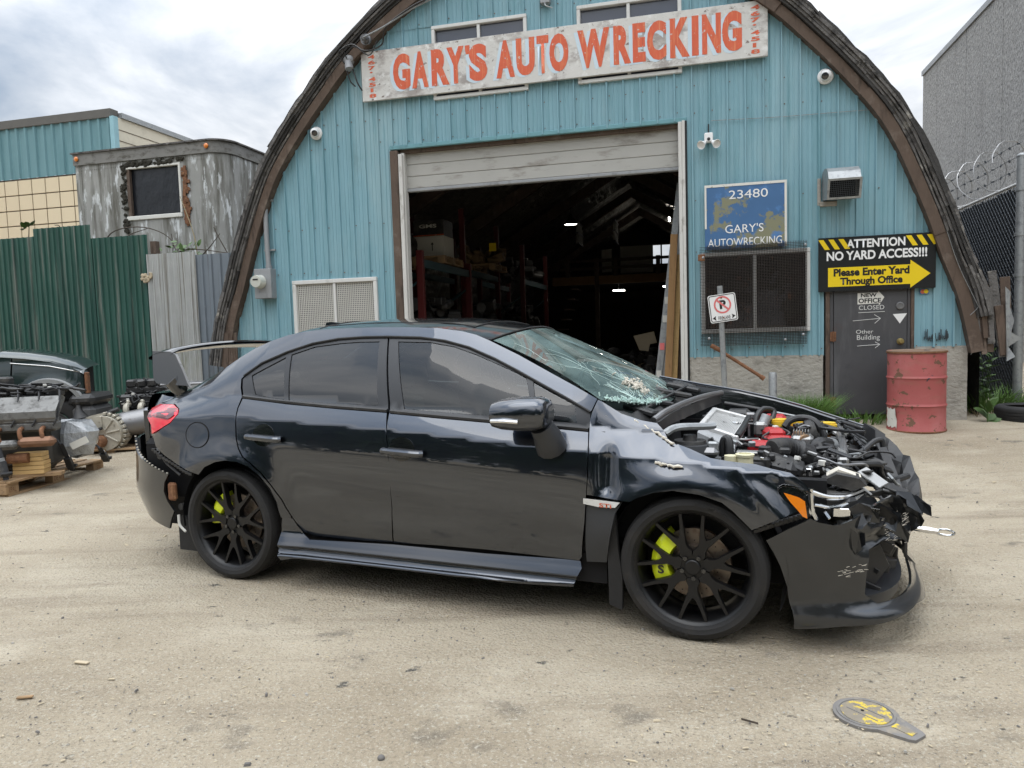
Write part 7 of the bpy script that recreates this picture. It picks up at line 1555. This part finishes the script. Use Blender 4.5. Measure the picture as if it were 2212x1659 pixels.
for k, (x, y, z, L) in enumerate(((2.36, .2, 1.0, .2), (2.40, -.1, 1.02, .22), (2.42, -.35, 1.03, .2), (2.34, .45, .985, .18), (2.40, -.5, 1.03, .15))): part(KB().box((x, y, z), (L, .07, .03), .008, Matrix.Rotation(.3 * k - .6, 3, 'Z') @ Matrix.Rotation(R(12), 3, 'Y')), 'cowl_fragment', 'blackplastic')
m = KB(); m.tube([(2.36, .45, .99), (2.44, -.35, 1.04)], .009, 6); m.tube([(2.33, .3, 1.0), (2.36, -.1, 1.03)], .007, 6); part(m, 'wiper_arm', 'blackplastic')
# strut towers
for sg in (1, -1):
    m = KB(); m.lathe([(.0, .03), (.05, .03), (.07, .02), (.10, .018), (.12, -.06), (.14, -.35)], 24, Matrix.Translation((2.60, sg * .56, .82))); part(m, 'strut_tower', 'trim'); m = KB(); m.lathe([(0, .045), (.03, .045), (.035, .02), (.075, .02), (.08, 0)], 20, Matrix.Translation((2.60, sg * .56, .835))); part(m, 'strut_mount', 'blackplastic')
# top-mount intercooler
IC = [Vector((2.61, -.28, .91)), Vector((2.80, -.22, .87)), Vector((2.78, .25, .83)), Vector((2.60, .20, .88))]
def icq(u, v_, h): p = IC[0].lerp(IC[1], u).lerp(IC[3].lerp(IC[2], u), v_); return (p.x, p.y, p.z + h)
V = [icq(u, v_, h) for h in (-.012, -.07) for u, v_ in ((.04, .04), (.96, .04), (.96, .96), (.04, .96))]; part(KB().add(V, [(0, 1, 2, 3), (4, 7, 6, 5), (0, 4, 5, 1), (1, 5, 6, 2), (2, 6, 7, 3), (3, 7, 4, 0)]), 'intercooler_core', 'alu_core', 0)
m = KB()
for k in range(22): u = .06 + .04 * k; m.add([icq(u, .06, -.006), icq(u + .008, .06, -.006), icq(u + .008, .94, -.006), icq(u, .94, -.006), icq(u, .06, -.013), icq(u + .008, .06, -.013), icq(u + .008, .94, -.013), icq(u, .94, -.013)], [(0, 1, 2, 3), (0, 4, 5, 1), (1, 5, 6, 2), (3, 2, 6, 7), (0, 3, 7, 4)])
part(m, 'cooler_fins', 'alu_frame', 0)
m = KB()
for a, b in (((0, 0), (1, 0)), ((1, 0), (1, 1)), ((1, 1), (0, 1)), ((0, 1), (0, 0))): A, B = Vector(icq(*a, -.004)), Vector(icq(*b, -.004)); d = (B - A).normalized(); q = Matrix((Vector((d.y, -d.x, 0)).normalized(), d, Vector((d.y, -d.x, 0)).normalized().cross(d))).transposed(); m.box((A + B) / 2, (.028, (B - A).length + .028, .024), .004, q)
part(m, 'cooler_frame', 'alu_frame')
V = [icq(0, 1.0, .0), icq(1, 1.0, 0), icq(1.02, 1.12, -.05), icq(-.05, 1.12, -.03), icq(0, 1.0, -.11), icq(1, 1, -.11), icq(1.02, 1.16, -.13), icq(-.05, 1.16, -.13)]; part(KB().add(V, [(0, 1, 2, 3), (3, 2, 6, 7), (0, 3, 7, 4), (1, 5, 6, 2), (4, 7, 6, 5)]), 'cooler_end_tank', 'ped', 20)
V = [icq(0, .0, .0), icq(1, .0, 0), icq(1.0, -.2, -.05), icq(-.0, -.2, -.03), icq(0, 0, -.11), icq(1, 0, -.11), icq(1.0, -.22, -.13), icq(-.0, -.22, -.13)]; part(KB().add(V, [(0, 1, 2, 3), (3, 2, 6, 7), (0, 3, 7, 4), (1, 5, 6, 2), (4, 7, 6, 5)]), 'cooler_end_tank', 'ped', 20)
hose('cooler_gasket', [icq(1.02, .0, .0), icq(1.05, .5, .005), icq(1.03, 1.0, 0)], .018)
# block and intake
m = KB(); m.bx(2.72, 3.18, -.32, .32, .42, .70, .04); part(m, 'engine_block', 'clutter')
for (x, y, z, s) in ((2.94, -.30, .83, (.12, .14, .10)), (2.93, -.22, .79, (.18, .1, .08)), (2.95, .0, .81, (.10, .12, .07)), (2.97, .06, .79, (.16, .06, .05)), (2.91, .24, .76, (.14, .10, .10)), (2.98, .20, .76, (.12, .09, .09)), (3.03, .12, .75, (.10, .08, .06))): part(KB().box((x, y, z), s, .018, Matrix.Rotation(random.uniform(-.4, .4), 3, 'Z')), 'intake_manifold', 'engine_red')
for (x, y, z) in ((2.97, -.13, .862), (3.065, -.26, .845), (3.215, -.31, .825)):
    m = KB(); m.cyl((x, y, z - .02), (x, y, z + .006), .05, 18); m.cyl((x, y, z + .006), (x, y, z + .016), .042, 18); part(m, 'filler_cap', 'yellow_cap')
part(KB().box((3.22, -.36, .735), (.10, .12, .09), .02), 'coolant_reservoir', 'brown_res')
hose('breather_hose', [(2.85, -.08, .85), (2.86, -.11, .90), (2.89, -.15, .93), (2.94, -.18, .915), (2.93, -.13, .87), (2.90, -.08, .85)], .015); hose('coolant_hose', [(3.0, -.08, .84), (3.03, -.10, .875), (3.09, -.13, .885), (3.15, -.11, .87), (3.19, -.08, .81), (3.20, -.06, .72)], .019)
m = KB(); m.lathe([(0, .03), (.07, .03), (.085, .015), (.085, -.015), (.07, -.03), (0, -.03)], 24, Matrix.Translation((3.14, -.12, .80)) @ Matrix.Rotation(R(70), 4, 'Y')); part(m, 'belt_cover', 'blackplastic')
part(KB().box((2.88, -.08, .83), (.07, .10, .08), .015), 'bypass_valve', 'alu'); part(KB().cyl((2.89, -.07, .85), (2.91, -.09, .90), .028, 14), 'valve_cap', 'galv')
part(KB().box((3.09, .05, .785), (.11, .12, .07), .015), 'throttle_body', 'alu'); part(KB().cyl((3.07, .0, .80), (3.11, .10, .79), .036, 18), 'alternator', lay('copper_windings', (.38, .25, .15), rough=.5, metal=.4, var=.4, vscale=60))
for k in range(6): part(KB().box((3.05 + .014 * k, .05, .82), (.006, .08, .05), .002), 'alternator_fin', 'alu')
hose('radiator_hose', [(3.14, .13, .70), (3.15, .12, .76), (3.18, .09, .785), (3.24, .0, .76)], .032); part(KB().cyl((3.215, .03, .772), (3.235, .005, .762), .036, 18), 'hose_clamp', 'galv'); hose('lower_hose', [(3.17, .13, .78), (3.20, .18, .70), (3.22, .24, .64), (3.17, .34, .60)], .026)
# ribbed intake duct and airbox
m = KB(); P = spline([(2.96, .36, .785), (3.01, .31, .785), (3.06, .28, .775), (3.12, .25, .74)], 8); m.tube(P, [.050 + (.007 if (i // 1) % 2 else -.004) if i < 18 else .062 for i in range(len(P))], 18); part(m, 'intake_duct', 'blackplastic', 20); part(KB().sph((3.12, .24, .725), .07, 16, 10, (1, 1, .8)), 'duct_elbow', 'blackplastic')
part(KB().box((2.98, .48, .735), (.20, .20, .09), .03, Matrix.Rotation(R(14), 3, 'Y')), 'airbox', 'blackplastic'); part(KB().box((3.05, .46, .735), (.12, .18, .05), .012, Matrix.Rotation(R(24), 3, 'Y')), 'airbox_lid', 'blackplastic')
for k in range(5): part(KB().box((3.04 + .02 * k, .53 - .01 * k, .755 - .012 * k), (.012, .06, .02), .002), 'airbox_rib', 'blackplastic')
for (x, y, z, s) in ((2.93, .42, .80, .05), (3.02, .40, .79, .05), (2.97, .56, .785, .03)): part(KB().box((x, y, z), (s, s * .8, .03), .006, Matrix.Rotation(random.random(), 3, 'Z')), 'airbox_clip', 'blackplastic')
# reservoirs, fuse box, near edge
m = KB(); m.cyl((2.86, .66, .77), (2.86, .66, .802), .036, 18); m.lathe([(.026, .0), (.040, .0), (.042, .012), (.028, .014), (.026, 0)], 20, Matrix.Translation((2.86, .66, .802))); part(m, 'washer_filler', 'cream'); part(KB().cyl((2.80, .66, .77), (2.80, .66, .805), .030, 16), 'fluid_cap', 'cream')
part(KB().box((2.88, .54, .755), (.18, .10, .07), .012, Matrix.Rotation(R(10), 3, 'Z')), 'fuse_box', 'blackplastic'); part(KB().box((2.86, .53, .80), (.10, .06, .012), .004), 'fuse_lid', 'alu'); hose('vertical_hose', [(2.75, .55, .78), (2.755, .55, .85), (2.775, .56, .865), (2.785, .575, .83), (2.785, .59, .75)], .019)
part(KB().box((2.68, .60, .805), (.12, .07, .05), .02), 'solenoid', 'steel'); part(KB().box((2.71, .585, .83), (.05, .03, .05), .008), 'bracket', 'galv')
hose('support_rod', [(2.63, -.60, .91), (2.78, -.60, .885), (2.92, -.60, .86)], .014); hose('support_rod_tip', [(2.92, -.60, .86), (3.13, -.60, .82)], .007, 'galv')
part(KB().box((2.72, -.52, .86), (.14, .12, .05), .02), 'brake_reservoir', 'blackplastic'); part(KB().box((2.98, -.50, .79), (.24, .17, .10), .015), 'battery', 'blackplastic'); part(KB().box((2.80, -.40, .86), (.06, .05, .04), .01), 'pump', 'steel')
# random leads and connectors
random.seed(91)
for k in range(44):
    a = Vector((random.uniform(2.68, 3.26), random.uniform(-.5, .62), 0)); top = .80 + (.06 if a.y < 0 else -.0) - .12 * max(0, a.x - 2.9) - (.03 if a.y > .4 else 0); a.z = top + random.uniform(-.04, .015); P = [a.copy()]
    for j in range(4): a = a + Vector((random.uniform(-.06, .09), random.uniform(-.09, .09), random.uniform(-.03, .025))); a.z = min(a.z, top + .015); P.append(a.copy())
    hose('wiring', P, random.choice([.004, .005, .006, .009, .012]), random.choice(['hose', 'hose', 'hose', 'hose', 'hose', 'steel', 'alu']), 6)
for k in range(130):
    x, y = random.uniform(2.66, 3.30), random.uniform(-.5, .62); top = .79 + (.05 if y < 0 else 0) - .12 * max(0, x - 2.9); s = random.uniform(.012, .035)
    part(KB().box((x, y, top + random.uniform(-.04, .025)), (s, s * random.uniform(.5, 1.2), s * .8), .003, Matrix.Rotation(random.random() * 3, 3, 'Z') @ Matrix.Rotation(random.uniform(-.5, .5), 3, 'X')), 'connector', random.choice(['blackplastic'] * 4 + ['alu', 'galv', 'chrome', 'cardwhite', 'galv', 'chrome']))
# wrecked front end
m = KB(); m.bx(3.25, 3.30, -.36, .36, .40, .76, .01); part(m, 'radiator', 'alu'); part(KB().tube([(3.27, -.40, .80), (3.28, -.1, .775), (3.285, .12, .74)], .022, 8), 'radiator_tank', 'steel')
part(KB().add([(3.26, -.34, .83), (3.28, .05, .76), (3.30, .06, .62), (3.28, -.3, .66)], [(0, 1, 2, 3)]), 'crumpled_support', 'galv', 0)
for k in range(44):
    y = random.uniform(-.62, .42); x = random.uniform(3.28, 3.52) - .12 * abs(y); z = .78 - (x - 3.28) * .7 - max(0, y) * .12 + random.uniform(-.06, .03); L = random.uniform(.06, .17)
    part(KB().box((x, y, z), (L, L * random.uniform(.25, .6), .012), .003, Matrix.Rotation(random.uniform(-.6, .6), 3, 'X') @ Matrix.Rotation(random.uniform(-.2, 1.0), 3, 'Y') @ Matrix.Rotation(random.uniform(-1, 1), 3, 'Z')), 'broken_plastic', random.choice(['blackplastic', 'blackplastic', 'blackplastic', 'trim', 'galv', 'alu']))
hose('front_hose', [(3.30, .26, .66), (3.20, .33, .67), (3.165, .35, .71), (3.22, .30, .735), (3.30, .25, .71), (3.38, .2, .705), (3.44, .15, .695), (3.445, .13, .66), (3.47, .06, .605), (3.52, -.02, .59), (3.59, -.1, .60)], .017); hose('upper_front_hose', [(3.26, .12, .70), (3.33, .0, .715), (3.38, -.1, .72), (3.44, -.18, .76), (3.475, -.2, .765), (3.485, -.2, .73)], .015)
m = KB(); V = []
for y, x, z in ((-.72, 3.42, .79), (-.55, 3.47, .77), (-.35, 3.46, .73), (-.15, 3.48, .67), (.0, 3.50, .60), (.12, 3.52, .52)):
    V += [(x, y, z), (x + .05, y + .01, z - .02), (x + .03, y, z - .14), (x - .03, y, z - .12)]
m.add(V, [(i * 4 + k, i * 4 + (k + 1) % 4, (i + 1) * 4 + (k + 1) % 4, (i + 1) * 4 + k) for i in range(5) for k in range(4)]); part(m, 'bent_crossmember', 'blackplastic', 20)
random.seed(33)
rim_ = [(2.20, -.74, 1.07), (2.47, -.77, 1.015), (2.70, -.79, .975), (2.92, -.79, .925), (3.08, -.78, .88), (3.20, -.77, .838), (3.32, -.75, .80), (3.44, -.71, .765), (3.52, -.66, .72)]
V = []
for p in rim_: V += [p, (p[0], p[1] + .035, p[2] - .012), (p[0], p[1] + .055, p[2] - .10), (p[0], p[1] + .075, p[2] - .24)]
part(KB().add(V, [(i * 4 + k, (i + 1) * 4 + k, (i + 1) * 4 + k + 1, i * 4 + k + 1) for i in range(8) for k in range(3)]), 'far_fender_inner', 'blackgloss', 40)
part(KB().tube(rim_, .008, 6), 'far_fender_rim', 'paint')
V = []; edge = [(3.50, -.66, .735), (3.545, -.58, .70), (3.575, -.50, .69), (3.60, -.42, .655), (3.625, -.34, .645), (3.64, -.26, .60), (3.65, -.18, .585), (3.645, -.10, .53), (3.63, -.02, .50)]
for i, (x, y, z) in enumerate(edge):
    j = random.uniform(-.02, .02); V += [(x, y, z + j), (x - .045 + random.uniform(-.02, .02), y + .01, z - .025 + random.uniform(-.02, .02)), (x - .09 + random.uniform(-.02, .02), y + .02, z - .06 + random.uniform(-.02, .02)), (x - .03, y, z - .14 + random.uniform(-.02, .02)), (x + .015, y, z - .10)]
part(KB().add(V, [(i * 5 + k, i * 5 + (k + 1) % 5, (i + 1) * 5 + (k + 1) % 5, (i + 1) * 5 + k) for i in range(8) for k in range(5)]), 'torn_grille_shell', 'blackplastic', 0)
for k in range(7): part(KB().box((3.34 + .012 * k, -.42 + .05 * k, .815 - .02 * k), (.11, .05, .01), .002, Matrix.Rotation(R(20 + 6 * k), 3, 'Y') @ Matrix.Rotation(R(-20), 3, 'Z')), 'duct_cover', random.choice(['blackplastic', 'trim']))
random.seed(61)      # crushed radiator support: folded bare-metal sheets
for k in range(12):
    y = -.45 + .07 * k; x = 3.24 + random.uniform(-.02, .06); z = .81 - .012 * k + random.uniform(-.02, .02); P = [(x + random.uniform(-.05, .05), y + random.uniform(-.05, .05), z + random.uniform(-.05, .03)) for _ in range(6)]
    c = Vector((x, y, z)); P = [(x + .07 * math.cos(a) * random.uniform(.5, 1), y + .05 * math.sin(a) * random.uniform(.5, 1), z + random.uniform(-.03, .025)) for a in (0, 1, 2, 3.1, 4.2, 5.2)]
    part(KB().add(P + [(x, y, z + .015)], [(i, (i + 1) % 6, 6) for i in range(6)]), 'folded_sheet', random.choice(['galv', 'alu', 'alu_frame', 'trim']), 0)
# ================================================================ trees and wires across the road (behind the viewpoint, mirrored in the car)
def tree_proto(seed, hgt, rad):
    random.seed(seed); t = empty('roadside_tree')
    m = MB(); m.tube(spline([(0, 0, -.2), (.1, .05, hgt * .3), (-.1, .1, hgt * .65), (0, 0, hgt * .9)], 4), [.28 - .018 * i for i in range(13)], 8)
    for k in range(9): a = k * 2.4; z = hgt * (.3 + .06 * k); m.tube([(0, 0, z), (rad * .6 * math.cos(a), rad * .6 * math.sin(a), z + rad * .4)], [.09, .02], 6)
    m.build('trunk', 'bark', t)
    m = MB()
    cl = []
    for k in range(60):
        v = Vector((random.gauss(0, 1), random.gauss(0, 1), random.gauss(0, 1))).normalized() * random.random() ** .4; cl.append((Vector((v.x * rad, v.y * rad, hgt * .54 + v.z * hgt * .46)), random.uniform(.5, 1.0) * rad * .38))
    for c, r_ in cl:
        for j in range(44):
            v = Vector((random.gauss(0, 1), random.gauss(0, 1), random.gauss(0, 1))).normalized() * r_ * random.random() ** .33; p = c + v; d = Vector((random.uniform(-1, 1), random.uniform(-1, 1), random.uniform(-.7, .7))); u = d.orthogonal().normalized(); w_ = d.cross(u).normalized(); s = random.uniform(.18, .38)
            m.add([p - u * s, p + w_ * s * .6, p + u * s, p - w_ * s * .6], [(0, 1, 2, 3)])
    m.build('crown', 'leaf_d', t, 0); return t
protos = [tree_proto(1, 10.5, 3.6), tree_proto(2, 8.5, 3.2)]
random.seed(99); first = {0: True, 1: True}
for k, x in enumerate(range(-40, 42, 4)):
    i = k % 2; t = protos[i] if first[i] else dup(protos[i]); first[i] = False
    t.location = (x + random.uniform(-1, 1), -16 + random.uniform(-2.5, 2.5), 0); t.rotation_euler = (0, 0, random.uniform(0, 6)); sc_ = random.uniform(.75, 1.15); t.scale = (sc_, sc_, sc_)
    tag(t, 'leafy tree across the road, seen only mirrored in the car', 'tree', 'trees across the road')
wl_ = thing('power_line', 'two overhead wires across the road, seen only mirrored in the car', 'cable', (0, 0, 0))
for y, z in ((-10, 8.2), (-10.6, 7.4)): MB().tube([(-60 + 4 * k, y, z + .0011 * (-60 + 4 * k) ** 2 * .6) for k in range(31)], .035, 5).build('wire', 'hose', wl_)
# ================================================================ litter on the yard: chips, gravel, twigs
random.seed(123)
def scatter(name, label, cat, mat, n, size, seed, flat=.3, long_=1., box_=(-4.5, 5.5, 2.0, 8.0)):
    random.seed(seed); m = MB()
    for k in range(n):
        y = box_[2] + (box_[3] - box_[2]) * random.random() ** 1.6; x = random.uniform(-.9, .9) * (y * .85 + .4); s = random.uniform(.4, 1) * size * (1 + .10 * y)
        if random.random() < .03: s *= 2.2
        a = random.uniform(0, 6.28); L = s * long_ * random.uniform(.6, 1.3); W_ = s * random.uniform(.4, .9); h_ = s * flat; z = gz(x, y)
        ca, sa = math.cos(a), math.sin(a); P = []
        for px_, py_ in ((-L, -W_ * .6), (L * .9, -W_), (L, W_ * .7), (-L * .8, W_)): P.append((x + px_ * ca - py_ * sa, y + px_ * sa + py_ * ca))
        m.add([(p[0], p[1], z + .001) for p in P] + [(x + (p[0] - x) * .7, y + (p[1] - y) * .7, z + .001 + h_) for p in P], [(4, 5, 6, 7), (0, 1, 5, 4), (1, 2, 6, 5), (2, 3, 7, 6), (3, 0, 4, 7)])
    o = m.build(name, mat, None, 0); o['kind'] = 'stuff'; tag(o, label, cat)
scatter('wood_chips', 'pale wood chips and bark crumbs strewn over the yard', 'debris', 'chip', 1500, .0046, 1, .3, 1.8); scatter('gravel', 'dark grit and small stones strewn over the yard', 'gravel', 'pebble', 1300, .0042, 2, .8); scatter('pale_grit', 'light stone grit strewn over the yard', 'gravel', 'concrete', 1800, .0034, 3, .7)
def stick(x, y, L, a, w_, mat, lab): o = MB().box((x, y, gz(x, y) + .006), (L, w_, .008), .002, Matrix.Rotation(a, 3, 'Z')).build('wood_splinter', mat); tag(o, lab, 'splinter', 'loose splinters on the yard')
stick(-1.93, 3.10, .07, -.25, .018, 'chip', 'pale splinter on the ground at far left below the rear wheel'); stick(-1.98, 2.80, .06, .15, .016, 'palletwood', 'brown bark strip on the ground near the left edge'); stick(.80, 2.46, .06, -.6, .003, 'bark', 'thin dark twig on the ground left of the yellow cover')
tag(MB().sph((-.47, 2.30, .010), .013, 10, 6, (1, .9, .8)).build('stone', 'pebble'), 'small round black stone in the lower foreground', 'stone')
